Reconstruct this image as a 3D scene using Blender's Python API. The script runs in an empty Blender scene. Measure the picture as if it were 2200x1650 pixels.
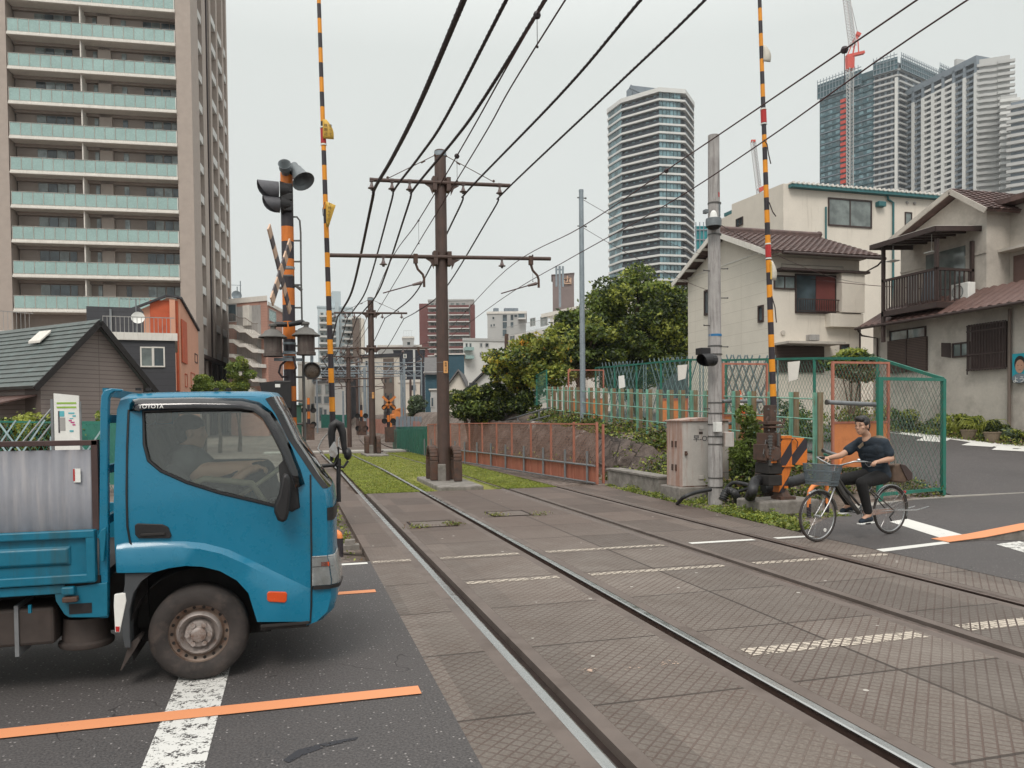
import bpy, bmesh, math, random
import numpy as np
from mathutils import Vector, Matrix
from mathutils.geometry import tessellate_polygon
random.seed(7); RNG = np.random.default_rng(7)
C = bpy.context.scene.collection
R = math.radians
# ------------------------------------------------------------------ camera
F, CX = 1670.0, 1100.0
YAW, PITCH, ROLL, EYE = R(15.72), R(-1.4), R(.58), 1.62
CY = 897.0 + F * math.tan(R(1.4))
fv = Vector((math.sin(YAW) * math.cos(PITCH), math.cos(YAW) * math.cos(PITCH), math.sin(PITCH)))
r0 = Vector((math.cos(YAW), -math.sin(YAW), 0)); u0 = r0.cross(fv)
rv = r0 * math.cos(ROLL) - u0 * math.sin(ROLL); uv = u0 * math.cos(ROLL) + r0 * math.sin(ROLL)
EYEP = Vector((0, 0, EYE))
cam = bpy.data.cameras.new("camera"); cam.lens = F / 2200 * 36; cam.sensor_width = 36
cam.shift_y = (CY - 825) / 2200; cam.clip_end = 6000; cam.clip_start = .05
co = bpy.data.objects.new("camera", cam); C.objects.link(co); bpy.context.scene.camera = co
co.matrix_world = Matrix(((rv.x, uv.x, -fv.x, 0), (rv.y, uv.y, -fv.y, 0), (rv.z, uv.z, -fv.z, EYE), (0, 0, 0, 1)))
# ------------------------------------------------------------------ sky, sun, exposure
SUN_EL, SUN_AZ = R(50), R(205)
w = bpy.data.worlds.new("World"); bpy.context.scene.world = w; w.use_nodes = True
nt = w.node_tree; N = nt.nodes; L = nt.links; N.clear()
out = N.new('ShaderNodeOutputWorld'); bg = N.new('ShaderNodeBackground'); bg.inputs[1].default_value = .1
sky = N.new('ShaderNodeTexSky'); sky.sky_type = 'NISHITA'; sky.sun_disc = False
sky.sun_elevation = SUN_EL; sky.sun_rotation = SUN_AZ
tc = N.new('ShaderNodeTexCoord'); sx = N.new('ShaderNodeSeparateXYZ'); L.new(tc.outputs['Generated'], sx.inputs[0])
rp = N.new('ShaderNodeValToRGB'); L.new(sx.outputs[2], rp.inputs[0])      # overcast: brighter high overhead
e = rp.color_ramp.elements
e[0].position = 0; e[0].color = (.745, .772, .752, 1); e[1].position = 1; e[1].color = (1.9, 1.9, 1.86, 1)
k = rp.color_ramp.elements.new(.42); k.color = (.765, .798, .772, 1)
nz = N.new('ShaderNodeTexNoise'); nz.inputs['Scale'].default_value = 2.2; nz.inputs['Detail'].default_value = 5
L.new(tc.outputs['Generated'], nz.inputs['Vector'])
mr = N.new('ShaderNodeMapRange'); mr.inputs[1].default_value = .3; mr.inputs[2].default_value = .7
mr.inputs[3].default_value = 9.75; mr.inputs[4].default_value = 10.2; L.new(nz.outputs[0], mr.inputs[0])
vm = N.new('ShaderNodeVectorMath'); vm.operation = 'SCALE'; L.new(rp.outputs[0], vm.inputs[0]); L.new(mr.outputs[0], vm.inputs['Scale'])
mx = N.new('ShaderNodeMix'); mx.data_type = 'RGBA'; mx.inputs[0].default_value = .02
L.new(vm.outputs[0], mx.inputs[6]); L.new(sky.outputs[0], mx.inputs[7])
L.new(mx.outputs[2], bg.inputs[0]); L.new(bg.outputs[0], out.inputs[0])
sl = bpy.data.lights.new("sun", 'SUN'); sl.energy = 1.8; sl.angle = R(22); sl.color = (1, .93, .85)
so = bpy.data.objects.new("sun", sl); C.objects.link(so)
sd = Vector((math.sin(SUN_AZ) * math.cos(SUN_EL), math.cos(SUN_AZ) * math.cos(SUN_EL), math.sin(SUN_EL)))
so.rotation_euler = sd.to_track_quat('Z', 'Y').to_euler(); so.location = (0, 0, 60)
vs = bpy.context.scene.view_settings
vs.view_transform = 'Standard'; vs.look = 'None'; vs.exposure = 0; vs.gamma = 1
# ------------------------------------------------------------------ projection of the surveyed photo points onto real planes
def ray(x, y): return fv + rv * ((x - CX) / F) - uv * ((y - CY) / F)
def G(x, y, z=0.): d = ray(x, y); return EYEP + d * ((z - EYE) / d.z)
def P(x, y, dep): return EYEP + ray(x, y) * dep
def AX(x, y, X): d = ray(x, y); return EYEP + d * (X / d.x)
def AY(x, y, Y): d = ray(x, y); return EYEP + d * (Y / d.y)
# ------------------------------------------------------------------ mesh builder
def V3(a): return a if isinstance(a, Vector) else Vector(a)
class MB:
    def __init__(s): s.v = []; s.f = []; s.m = []
    def add(s, vs, fs, m=0):
        b = len(s.v); s.v += [tuple(v) for v in vs]; s.f += [tuple(b + i for i in f) for f in fs]; s.m += [m] * len(fs)
    def box(s, lo, hi, m=0):
        x0, y0, z0 = lo; x1, y1, z1 = hi
        s.add([(x0,y0,z0),(x1,y0,z0),(x1,y1,z0),(x0,y1,z0),(x0,y0,z1),(x1,y0,z1),(x1,y1,z1),(x0,y1,z1)],
              [(0,3,2,1),(4,5,6,7),(0,1,5,4),(1,2,6,5),(2,3,7,6),(3,0,4,7)], m)
    def hexa(s, p, m=0):     # 8 corner points, bottom ring then top ring
        s.add(p, [(0,3,2,1),(4,5,6,7),(0,1,5,4),(1,2,6,5),(2,3,7,6),(3,0,4,7)], m)
    def obox(s, c, sz, rz=0, m=0):
        c = V3(c); a, b, h = sz[0]/2, sz[1]/2, sz[2]/2; cs, sn = math.cos(rz), math.sin(rz)
        s.hexa([(c.x+x*cs-y*sn, c.y+x*sn+y*cs, c.z+z) for z in (-h, h) for x, y in ((-a,-b),(a,-b),(a,b),(-a,b))], m)
    def beam(s, p0, p1, w, h, m=0, up=(0,0,1)):
        p0, p1 = V3(p0), V3(p1); d = (p1-p0).normalized(); u = Vector(up)
        a = d.cross(u)
        if a.length < 1e-3: a = d.cross(Vector((0, 1, 0)))
        a.normalize(); b = a.cross(d).normalized(); a *= w/2; b *= h/2
        s.hexa([p0-a-b, p0+a-b, p1+a-b, p1-a-b, p0-a+b, p0+a+b, p1+a+b, p1-a+b], m)
    def quad(s, a, b, c, d, m=0): s.add([a, b, c, d], [(0, 1, 2, 3)], m)
    def ngon(s, pts, m=0): s.add(pts, [tuple(range(len(pts)))], m)
    def prism(s, pts, vec, m=0):
        n = len(pts); v = V3(vec); a = [V3(p) for p in pts]; b = [p+v for p in a]
        s.add(a+b, [tuple(range(n))[::-1], tuple(range(n, 2*n))] + [(i, (i+1) % n, n+(i+1) % n, n+i) for i in range(n)], m)
    def cyl(s, p0, p1, r, r2=None, n=10, m=0, cap=True):
        s.tube([p0, p1], [r, r if r2 is None else r2], n, m, cap)
    def tube(s, pts, r, n=6, m=0, cap=True, closed=False):
        pts = [V3(p) for p in pts]; k = len(pts); rr = r if isinstance(r, (list, tuple)) else [r]*k
        base = len(s.v); pa = None
        for i, p in enumerate(pts):
            if closed: d = pts[(i+1) % k]-pts[i-1]
            else: d = pts[min(i+1, k-1)]-pts[max(i-1, 0)]
            d.normalize()
            if pa is None:
                pa = d.cross(Vector((0,0,1)))
                if pa.length < .05: pa = d.cross(Vector((0,1,0)))
            else:
                pa = pa-d*pa.dot(d)
                if pa.length < 1e-4: pa = d.cross(Vector((0,1,.3)))
            pa.normalize(); pb = d.cross(pa)
            for j in range(n):
                t = 2*math.pi*(j+.5)/n; s.v.append(tuple(p+(pa*math.cos(t)+pb*math.sin(t))*rr[i]))
        segs = k if closed else k-1
        for i in range(segs):
            a = base+i*n; b = base+((i+1) % k)*n
            for j in range(n): s.f.append((a+j, a+(j+1) % n, b+(j+1) % n, b+j)); s.m.append(m)
        if cap and not closed:
            s.f.append(tuple(base+j for j in range(n))[::-1]); s.f.append(tuple(base+(k-1)*n+j for j in range(n))); s.m += [m, m]
    def lathe(s, prof, c=(0,0,0), ax=(0,0,1), n=24, m=0):   # prof: (radius, height) list; m may be a list per segment
        c = V3(c); d = V3(ax).normalized(); a = d.cross(Vector((0,0,1)))
        if a.length < .05: a = d.cross(Vector((0,1,0)))
        a.normalize(); b = d.cross(a); base = len(s.v)
        for r, h in prof:
            for j in range(n):
                t = 2*math.pi*j/n; s.v.append(tuple(c+d*h+(a*math.cos(t)+b*math.sin(t))*max(r, 1e-4)))
        for i in range(len(prof)-1):
            for j in range(n):
                s.f.append((base+i*n+j, base+i*n+(j+1) % n, base+(i+1)*n+(j+1) % n, base+(i+1)*n+j)); s.m.append(m[i] if isinstance(m, list) else m)
    def sph(s, c, r, n=10, m=0):
        c = V3(c); rr = r if isinstance(r, (tuple, list)) else (r, r, r); base = len(s.v); h = max(4, n//2)
        for i in range(h+1):
            a = math.pi*i/h
            for j in range(n):
                t = 2*math.pi*j/n; s.v.append((c.x+rr[0]*math.sin(a)*math.cos(t), c.y+rr[1]*math.sin(a)*math.sin(t), c.z+rr[2]*math.cos(a)))
        for i in range(h):
            for j in range(n): s.f.append((base+i*n+j, base+(i+1)*n+j, base+(i+1)*n+(j+1) % n, base+i*n+(j+1) % n)); s.m.append(m)
    def build(s, name, mats, parent=None, smooth=None, world=True, bev=0, keep=False):
        me = bpy.data.meshes.new(name); vs = s.v
        if parent is not None and world:
            q = parent
            while q.parent: q = q.parent
            o = q.location; vs = [(v[0]-o.x, v[1]-o.y, v[2]-o.z) for v in vs]
        me.from_pydata(vs, [], s.f); mats = mats if isinstance(mats, (list, tuple)) else [mats]
        for m in mats: me.materials.append(m)
        if len(mats) > 1: me.polygons.foreach_set('material_index', s.m)
        if not keep:
            bm = bmesh.new(); bm.from_mesh(me); bmesh.ops.remove_doubles(bm, verts=bm.verts, dist=1e-5)
            bmesh.ops.recalc_face_normals(bm, faces=bm.faces); bm.to_mesh(me); bm.free()
        if smooth is not None:
            me.polygons.foreach_set('use_smooth', [True]*len(me.polygons)); me.set_sharp_from_angle(angle=R(smooth))
        ob = bpy.data.objects.new(name, me); C.objects.link(ob)
        if parent is not None: ob.parent = parent
        if bev:
            bv = ob.modifiers.new('bevel', 'BEVEL'); bv.width = bev; bv.segments = 2; bv.limit_method = 'ANGLE'; bv.angle_limit = R(40)
        return ob
    def pieces(s):      # connected pieces, as separate builders
        par = list(range(len(s.v)))
        def find(a):
            while par[a] != a: par[a] = par[par[a]]; a = par[a]
            return a
        for f in s.f:
            r_ = find(f[0])
            for i in f[1:]: par[find(i)] = r_
        grp = {}
        for k, f in enumerate(s.f): grp.setdefault(find(f[0]), []).append(k)
        out_ = []
        for ks in grp.values():
            m = MB(); mp = {}
            for k in ks:
                nf = []
                for i in s.f[k]:
                    if i not in mp: mp[i] = len(m.v); m.v.append(s.v[i])
                    nf.append(mp[i])
                m.f.append(tuple(nf)); m.m.append(s.m[k])
            out_.append(m)
        return out_
    def each(s, name, mats, parent, **k): return [m.build(name, mats, parent, **k) for m in s.pieces()]
def tag(o, label=None, cat=None, group=None, kind=None):
    if label: o['label'] = label
    if cat: o['category'] = cat
    if group: o['group'] = group
    if kind: o['kind'] = kind
    return o
def thing(name, label, cat, loc=(0,0,0), group=None):
    o = bpy.data.objects.new(name, None); C.objects.link(o); o.location = loc; o.empty_display_size = .2
    return tag(o, label, cat, group)
def struct(name, mb, mats, **k): return tag(mb.build(name, mats, **k), kind='structure')
def copy_tree(o, parent=None, loc=None, rz=None, label=None):
    c = o.copy(); C.objects.link(c)
    if parent is not None: c.parent = parent
    for ch in list(o.children): copy_tree(ch, c)
    if loc is not None: c.location = loc
    if rz is not None: c.rotation_euler = (0, 0, rz)
    if label: c['label'] = label
    return c
class Plane:      # a vertical wall plane: u runs from p0 towards p1, 'out' points to its front side
    def __init__(s, p0, p1, front=None):
        s.p0 = Vector((p0[0], p0[1], 0)); s.d = Vector((p1[0]-p0[0], p1[1]-p0[1], 0)); s.L = s.d.length; s.d.normalize()
        s.n = Vector((s.d.y, -s.d.x, 0))
        if s.n.dot(s.p0-(Vector(front) if front else EYEP)) > 0: s.n = -s.n
    def pt(s, u, z, o=0): return s.p0+s.d*u+s.n*o+Vector((0, 0, z))
    def px(s, x, y):
        r = ray(x, y); t = (s.p0-EYEP).dot(s.n)/r.dot(s.n); q = EYEP+r*t; return ((q-s.p0).dot(s.d), q.z)
    def box(s, mb, u0, u1, z0, z1, o0, o1, m=0):
        if u0 > u1: u0, u1 = u1, u0
        if z0 > z1: z0, z1 = z1, z0
        mb.hexa([s.pt(u, z, o) for z in (z0, z1) for u, o in ((u0,o0),(u1,o0),(u1,o1),(u0,o1))], m)
    def poly(s, mb, uz, o0, o1, m=0): mb.prism([s.pt(u, z, o0) for u, z in uz], s.n*(o1-o0), m)
def text(body, size, M, mat, parent, name='lettering', depth=.002, align='CENTER'):
    cu = bpy.data.curves.new(name, 'FONT'); cu.body = body; cu.size = size; cu.extrude = depth/2; cu.align_x = align; cu.align_y = 'CENTER'
    cu.resolution_u = 3
    t = bpy.data.objects.new(name, cu); C.objects.link(t)
    me = bpy.data.meshes.new_from_object(t.evaluated_get(bpy.context.evaluated_depsgraph_get())); bpy.data.objects.remove(t)
    q = parent
    while q.parent: q = q.parent
    me.transform(Matrix.Translation(-q.location) @ M); me.materials.clear(); me.materials.append(mat)
    ob = bpy.data.objects.new(name, me); C.objects.link(ob); ob.parent = parent; return ob
def basis(o, x, y):      # matrix with local X along x, local Y along y, at o
    x = V3(x).normalized(); y = V3(y).normalized(); z = x.cross(y); o = V3(o)
    return Matrix(((x.x, y.x, z.x, o.x), (x.y, y.y, z.y, o.y), (x.z, y.z, z.z, o.z), (0, 0, 0, 1)))
# ------------------------------------------------------------------ materials
def S(r, g, b): return tuple(((c/255)/12.92 if c/255 <= .04045 else ((c/255+.055)/1.055)**2.4) for c in (r, g, b))
def newmat(name):
    m = bpy.data.materials.new(name); m.use_nodes = True; n = m.node_tree; n.nodes.clear()
    o = n.nodes.new('ShaderNodeOutputMaterial'); return m, n.nodes, n.links, o
def coords(N, L, sc=(1,1,1)):
    tc = N.new('ShaderNodeTexCoord'); mp = N.new('ShaderNodeMapping'); L.new(tc.outputs['Object'], mp.inputs[0])
    mp.inputs['Scale'].default_value = sc; return mp.outputs[0]
def noise(N, L, v, scale, det=4, rough=.55):
    t = N.new('ShaderNodeTexNoise'); t.inputs['Scale'].default_value = scale; t.inputs['Detail'].default_value = det
    t.inputs['Roughness'].default_value = rough; L.new(v, t.inputs['Vector']); return t.outputs[0]
def ramp(N, L, v, a, b, c0=0, c1=1):
    t = N.new('ShaderNodeMapRange'); L.new(v, t.inputs[0])
    for i, q in zip((1, 2, 3, 4), (a, b, c0, c1)): t.inputs[i].default_value = q
    return t.outputs[0]
def math_(N, L, op, a, b=None, c=None):
    t = N.new('ShaderNodeMath'); t.operation = op
    for i, q in enumerate((a, b, c)):
        if q is None: continue
        if isinstance(q, (int, float)): t.inputs[i].default_value = q
        else: L.new(q, t.inputs[i])
    return t.outputs[0]
def mixc(N, L, f, a, b, blend='MIX'):
    t = N.new('ShaderNodeMix'); t.data_type = 'RGBA'; t.blend_type = blend
    if isinstance(f, (int, float)): t.inputs[0].default_value = f
    else: L.new(f, t.inputs[0])
    for i, q in ((6, a), (7, b)):
        if isinstance(q, tuple): t.inputs[i].default_value = (*q[:3], 1)
        else: L.new(q, t.inputs[i])
    return t.outputs[2]
def pm(name, col, rough=.6, metal=0, var=.12, scale=3., stain=None, samt=.35, sscale=1.5, streak=False, bump=0, bscale=40, coat=0):
    """painted / plain surface: base colour with large and fine mottling, optional stains (or vertical streaks) and bump"""
    m, N, L, o = newmat(name); b = N.new('ShaderNodeBsdfPrincipled'); L.new(b.outputs[0], o.inputs[0])
    v = coords(N, L); n1 = noise(N, L, v, scale, 5); n2 = noise(N, L, v, scale*9, 3)
    f = math_(N, L, 'ADD', math_(N, L, 'MULTIPLY', n1, .7), math_(N, L, 'MULTIPLY', n2, .3))
    lo = tuple(c*(1-var*1.6) for c in col); hi = tuple(min(1, c*(1+var*1.6)) for c in col)
    c = mixc(N, L, ramp(N, L, f, .3, .7), lo, hi)
    if stain:
        sv = coords(N, L, (sscale*4, sscale*4, sscale*.35) if streak else (sscale, sscale, sscale))
        st = noise(N, L, sv, 1.6, 6, .65); c = mixc(N, L, ramp(N, L, st, .62-samt*.4, .72-samt*.1, 0, .85), c, stain)
    L.new(c, b.inputs['Base Color']); b.inputs['Metallic'].default_value = metal
    L.new(ramp(N, L, n2, .3, .7, max(0, rough-.08), min(1, rough+.08)), b.inputs['Roughness'])
    if coat: b.inputs['Coat Weight'].default_value = coat; b.inputs['Coat Roughness'].default_value = .08
    if bump:
        bp = N.new('ShaderNodeBump'); bp.inputs['Strength'].default_value = bump; bp.inputs['Distance'].default_value = .02
        L.new(noise(N, L, v, bscale, 4), bp.inputs['Height']); L.new(bp.outputs[0], b.inputs['Normal'])
    return m
def glass(name, tint=(.8,.86,.84), refl=.12, rough=.03):
    m, N, L, o = newmat(name); t = N.new('ShaderNodeBsdfTransparent'); t.inputs[0].default_value = (*tint, 1)
    g = N.new('ShaderNodeBsdfGlossy'); g.inputs['Roughness'].default_value = rough; fr = N.new('ShaderNodeFresnel'); fr.inputs[0].default_value = 1.5
    f = math_(N, L, 'ADD', fr.outputs[0], refl); mx = N.new('ShaderNodeMixShader')
    L.new(f, mx.inputs[0]); L.new(t.outputs[0], mx.inputs[1]); L.new(g.outputs[0], mx.inputs[2]); L.new(mx.outputs[0], o.inputs[0]); return m
def winglass(name, col=(.03,.04,.045), var=.8, scale=.7):       # window with a dark room behind: glossy pane
    m, N, L, o = newmat(name); b = N.new('ShaderNodeBsdfPrincipled'); L.new(b.outputs[0], o.inputs[0]); v = coords(N, L)
    n = noise(N, L, v, scale, 3); L.new(mixc(N, L, ramp(N, L, n, .4, .62), tuple(c*(1-var*.5) for c in col), tuple(min(1, c*(1+var*3)) for c in col)), b.inputs['Base Color'])
    b.inputs['Roughness'].default_value = .08; b.inputs['Specular IOR Level'].default_value = .8; return m
def lines(name, col, line, period, axis=2, width=.06, rough=.7, var=.08, period2=0, axis2=0, bump=.3, width2=None):
    """siding / tile cladding: line pattern in object space on one or two axes"""
    m, N, L, o = newmat(name); b = N.new('ShaderNodeBsdfPrincipled'); L.new(b.outputs[0], o.inputs[0]); v = coords(N, L)
    s = N.new('ShaderNodeSeparateXYZ'); L.new(v, s.inputs[0])
    def ln(ax, p, wd):
        src = s.outputs[ax] if ax < 3 else math_(N, L, 'ADD', s.outputs[0], s.outputs[1])
        return math_(N, L, 'LESS_THAN', math_(N, L, 'FRACT', math_(N, L, 'DIVIDE', src, p)), wd)
    f = ln(axis, period, width)
    if period2: f = math_(N, L, 'MAXIMUM', f, ln(axis2, period2, width2 or width))
    n1 = noise(N, L, v, 1.2, 5); n2 = noise(N, L, v, 25, 3)
    c = mixc(N, L, ramp(N, L, math_(N, L, 'ADD', math_(N, L, 'MULTIPLY', n1, .6), math_(N, L, 'MULTIPLY', n2, .4)), .35, .65), tuple(q*(1-var*1.5) for q in col), tuple(min(1, q*(1+var*1.5)) for q in col))
    L.new(mixc(N, L, f, c, line), b.inputs['Base Color']); b.inputs['Roughness'].default_value = rough
    if bump:
        bp = N.new('ShaderNodeBump'); bp.inputs['Strength'].default_value = bump; bp.inputs['Distance'].default_value = .02; bp.invert = True
        L.new(f, bp.inputs['Height']); L.new(bp.outputs[0], b.inputs['Normal'])
    return m
def leafmat(name, col, var=.35):
    m, N, L, o = newmat(name); d = N.new('ShaderNodeBsdfPrincipled'); d.inputs['Roughness'].default_value = .55
    t = N.new('ShaderNodeBsdfTranslucent'); mx = N.new('ShaderNodeMixShader'); mx.inputs[0].default_value = .25
    v = coords(N, L); n = noise(N, L, v, 1.3, 4, .7)
    c = mixc(N, L, ramp(N, L, n, .3, .7), tuple(q*(1-var) for q in col), tuple(min(1, q*(1+var)) for q in col))
    L.new(c, d.inputs['Base Color']); L.new(c, t.inputs[0]); L.new(d.outputs[0], mx.inputs[1]); L.new(t.outputs[0], mx.inputs[2]); L.new(mx.outputs[0], o.inputs[0]); return m
def leafmesh(name, pts, size, mats, mi, parent=None, flat=.0, aspect=.5, sz=None):
    n = len(pts); pts = np.asarray(pts, float)
    if parent is not None:
        q = parent
        while q.parent: q = q.parent
        pts = pts-np.array(q.location)
    a = RNG.normal(size=(n, 3)); a[:, 2] *= (1-flat)*.8; a /= np.linalg.norm(a, axis=1)[:, None]
    b = RNG.normal(size=(n, 3)); b[:, 2] *= (1-flat); b -= a*(a*b).sum(1)[:, None]; b /= np.linalg.norm(b, axis=1)[:, None]
    nn = np.cross(a, b); s = (size*RNG.uniform(.6, 1.4, n) if sz is None else sz)[:, None]
    vs = np.stack([pts-a*s*.5, pts+b*s*aspect*.5+nn*s*.08, pts+a*s*.5, pts-b*s*aspect*.5+nn*s*.08], 1).reshape(-1, 3)
    me = bpy.data.meshes.new(name); me.vertices.add(4*n); me.vertices.foreach_set('co', vs.ravel())
    me.loops.add(4*n); me.loops.foreach_set('vertex_index', np.arange(4*n)); me.polygons.add(n)
    me.polygons.foreach_set('loop_start', np.arange(n)*4); me.update()
    for m in mats: me.materials.append(m)
    me.polygons.foreach_set('material_index', np.asarray(mi, dtype=np.int32)); me.update(calc_edges=True); me.validate()
    ob = bpy.data.objects.new(name, me); C.objects.link(ob)
    if parent is not None: ob.parent = parent
    return ob
M = {}
M['blue'] = pm('truck_blue_paint', (.001,.150,.260), .30, 0, .05, 1.5, coat=.4, stain=(.01,.13,.2), samt=.1, bump=.015, bscale=90)
M['blue2'] = pm('truck_bed_blue', (.001,.135,.22), .45, 0, .08, 3, stain=(.02,.09,.12), samt=.3, streak=True)
M['black'] = pm('black_plastic', (.012,.011,.012), .5, 0, .2, 6)
M['dark'] = pm('dark_underbody', (.022,.019,.018), .8, 0, .3, 8)
M['tyre'] = pm('tyre_rubber', (.035,.029,.027), .85, 0, .3, 7, stain=(.075,.058,.05), samt=.4, sscale=6, bump=.15)
M['rim'] = pm('dusty_steel_rim', (.20,.15,.12), .5, .3, .2, 9, stain=(.13,.06,.035), samt=.4, sscale=9)
M['rimL'] = pm('worn_bare_steel', (.34,.30,.28), .45, .4, .15, 9, stain=(.16,.09,.06), samt=.25, sscale=9)
M['chrome'] = pm('chrome', (.6,.6,.6), .15, 1, .05)
M['lens'] = glass('headlight_lens', (.9,.92,.92), .2)
M['amber'] = pm('amber_lens', (.6,.07,.01), .2, 0, .05, coat=.5)
M['red'] = pm('red_plastic', (.42,.02,.02), .35, 0, .1)
M['white'] = pm('white_paint', (.72,.72,.69), .6, 0, .08, 2)
M['visor'] = glass('smoked_visor', (.16,.14,.17), .05, .12)
M['cabglass'] = glass('cab_glass', (.90,.93,.91), .045)
M['screenglass'] = glass('windscreen_glass', (.45,.55,.5), .25)
M['seat'] = pm('beige_vinyl', (.28,.25,.17), .6, 0, .12, 5)
M['interior'] = pm('grey_interior', (.05,.047,.042), .8, 0, .15, 4)
M['corr'] = pm('grey_corrugated_board', (.20,.205,.23), .6, 0, .08, 4, stain=(.27,.26,.27), samt=.3, sscale=3, streak=True)
M['brown'] = pm('brown_angle_steel', (.055,.03,.027), .6, 0, .2, 6)
M['skin'] = pm('skin', (.46,.27,.185), .5, 0, .06, 8)
M['hair'] = pm('black_hair', (.010,.008,.008), .45, 0, .3, 30, bump=.4, bscale=90)
M['navy'] = pm('navy_cotton', (.013,.022,.034), .85, 0, .3, 7, bump=.7, bscale=14)
M['blackcloth'] = pm('black_cotton', (.008,.0075,.008), .9, 0, .2, 9, bump=.3, bscale=30)
M['greycloth'] = pm('grey_work_shirt', (.10,.10,.10), .9, 0, .2, 9)
M['canvas'] = pm('brown_canvas', (.10,.065,.045), .85, 0, .2, 12)
M['webbing'] = pm('tan_webbing', (.17,.13,.09), .85, 0, .15, 12)
M['silver'] = pm('brushed_silver', (.36,.36,.36), .3, .9, .1, 9)
M['gunmetal'] = pm('gunmetal_frame', (.12,.115,.11), .35, .6, .1, 9)
M['basket'] = pm('grey_basket_mesh', (.12,.145,.16), .6, .2, .1, 20)
# ---- railway and street furniture
M['orange'] = pm('orange_warning_paint', (.60,.165,.018), .5, 0, .1, 4, stain=(.34,.09,.02), samt=.2, streak=True)
M['yellow'] = pm('yellow_warning_paint', (.72,.27,.01), .5, 0, .08, 4)
M['stripe'] = pm('black_warning_paint', (.028,.022,.028), .5, 0, .2, 4)
M['xboard'] = pm('faded_crossbuck', (.58,.40,.29), .7, 0, .12, 6)
M['xband'] = pm('faded_crossbuck_band', (.10,.085,.09), .7, 0, .12, 6)
M['flag'] = pm('yellow_vinyl_flag', (.62,.38,.06), .6, 0, .08, 8)
M['flagw'] = pm('pale_flag_back', (.55,.52,.45), .6, 0, .08, 8)
M['horn'] = pm('grey_horn_enamel', (.16,.18,.19), .45, .2, .15, 8)
M['hood'] = pm('lamp_hood_grey', (.09,.09,.10), .6, .2, .2, 8)
M['lampbrown'] = pm('weathered_bronze', (.105,.085,.075), .65, .2, .25, 9, stain=(.06,.035,.03), samt=.4, streak=True, sscale=4)
M['poleb'] = pm('brown_painted_pole', (.072,.046,.038), .55, .1, .18, 5, stain=(.10,.055,.042), samt=.35, sscale=4, streak=True)
M['rust'] = pm('rusty_brown_steel', (.075,.048,.038), .75, .1, .25, 7, stain=(.11,.05,.03), samt=.45, sscale=5, bump=.1)
M['galv'] = pm('galvanised_steel', (.23,.27,.30), .5, .3, .12, 5, stain=(.33,.37,.40), samt=.3, sscale=14)
M['galvd'] = pm('dull_galvanised_pipe', (.20,.21,.22), .55, .3, .12, 8)
M['conc'] = pm('concrete_pole', (.36,.345,.335), .85, 0, .12, 5, stain=(.17,.155,.15), samt=.35, sscale=3, streak=True, bump=.15)
M['concb'] = pm('old_concrete', (.24,.22,.20), .9, 0, .18, 4, stain=(.11,.10,.085), samt=.5, sscale=3, bump=.3, bscale=20)
M['cab'] = pm('cabinet_cream', (.46,.43,.40), .6, 0, .08, 3, stain=(.34,.23,.19), samt=.28, streak=True, sscale=2)
M['cabr'] = pm('cabinet_rusty_side', (.43,.34,.30), .65, 0, .1, 4, stain=(.30,.12,.07), samt=.5, streak=True, sscale=1.8)
M['cable'] = pm('cable', (.035,.024,.028), .6, 0, .15, 6)
M['wire'] = pm('contact_wire', (.07,.03,.03), .5, .3, .15, 6)
M['insul'] = pm('insulator', (.12,.085,.08), .35, 0, .2, 9)
M['teal'] = pm('green_fence_paint', (.018,.155,.112), .5, 0, .12, 4, stain=(.05,.12,.08), samt=.25, sscale=4)
M['mesh'] = pm('galvanised_mesh_wire', (.16,.17,.155), .6, .3, .15, 9)
M['meshg'] = pm('green_mesh_wire', (.035,.13,.09), .6, 0, .15, 9)
M['mesho'] = pm('rusty_orange_mesh_wire', (.22,.11,.075), .7, 0, .2, 9)
M['salmon'] = pm('faded_orange_post', (.40,.155,.105), .6, 0, .12, 5, stain=(.30,.09,.05), samt=.35, streak=True)
M['orpanel'] = pm('faded_orange_panel', (.37,.135,.085), .65, 0, .1, 2, stain=(.25,.075,.045), samt=.45, streak=True, sscale=1.5)
M['oplate'] = pm('orange_steel_plate', (.56,.20,.07), .6, 0, .08, 2, stain=(.40,.13,.05), samt=.25)
M['mint'] = pm('mint_paint', (.20,.42,.33), .6, 0, .12, 5, stain=(.19,.09,.045), samt=.28, streak=True, sscale=3)
M['mintr'] = pm('rusted_mint_paint', (.22,.25,.165), .75, 0, .2, 5, stain=(.17,.08,.04), samt=1.15, streak=True, sscale=3)
M['lattice'] = pm('grey_lattice_bar', (.17,.235,.255), .6, .1, .12, 6)
M['latticel'] = pm('light_lattice_bar', (.33,.44,.46), .6, .1, .12, 6)
M['cone'] = pm('cone_orange', (.75,.12,.02), .5, 0, .08)
M['hose'] = pm('black_corrugated_hose', (.025,.025,.027), .5, 0, .2, 9)
M['bollard'] = pm('bollard_orange', (.75,.23,.06), .45, 0, .08, 6)
M['plate'] = pm('orange_number_plate', (.75,.38,.14), .5, 0, .05)
M['ink'] = pm('black_ink', (.015,.012,.012), .7, 0, .05)
M['inkf'] = pm('faded_ink', (.05,.05,.06), .7, 0, .3, 30)
M['tank'] = pm('dusty_brown_tank', (.055,.043,.038), .75, .1, .25, 5)
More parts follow.
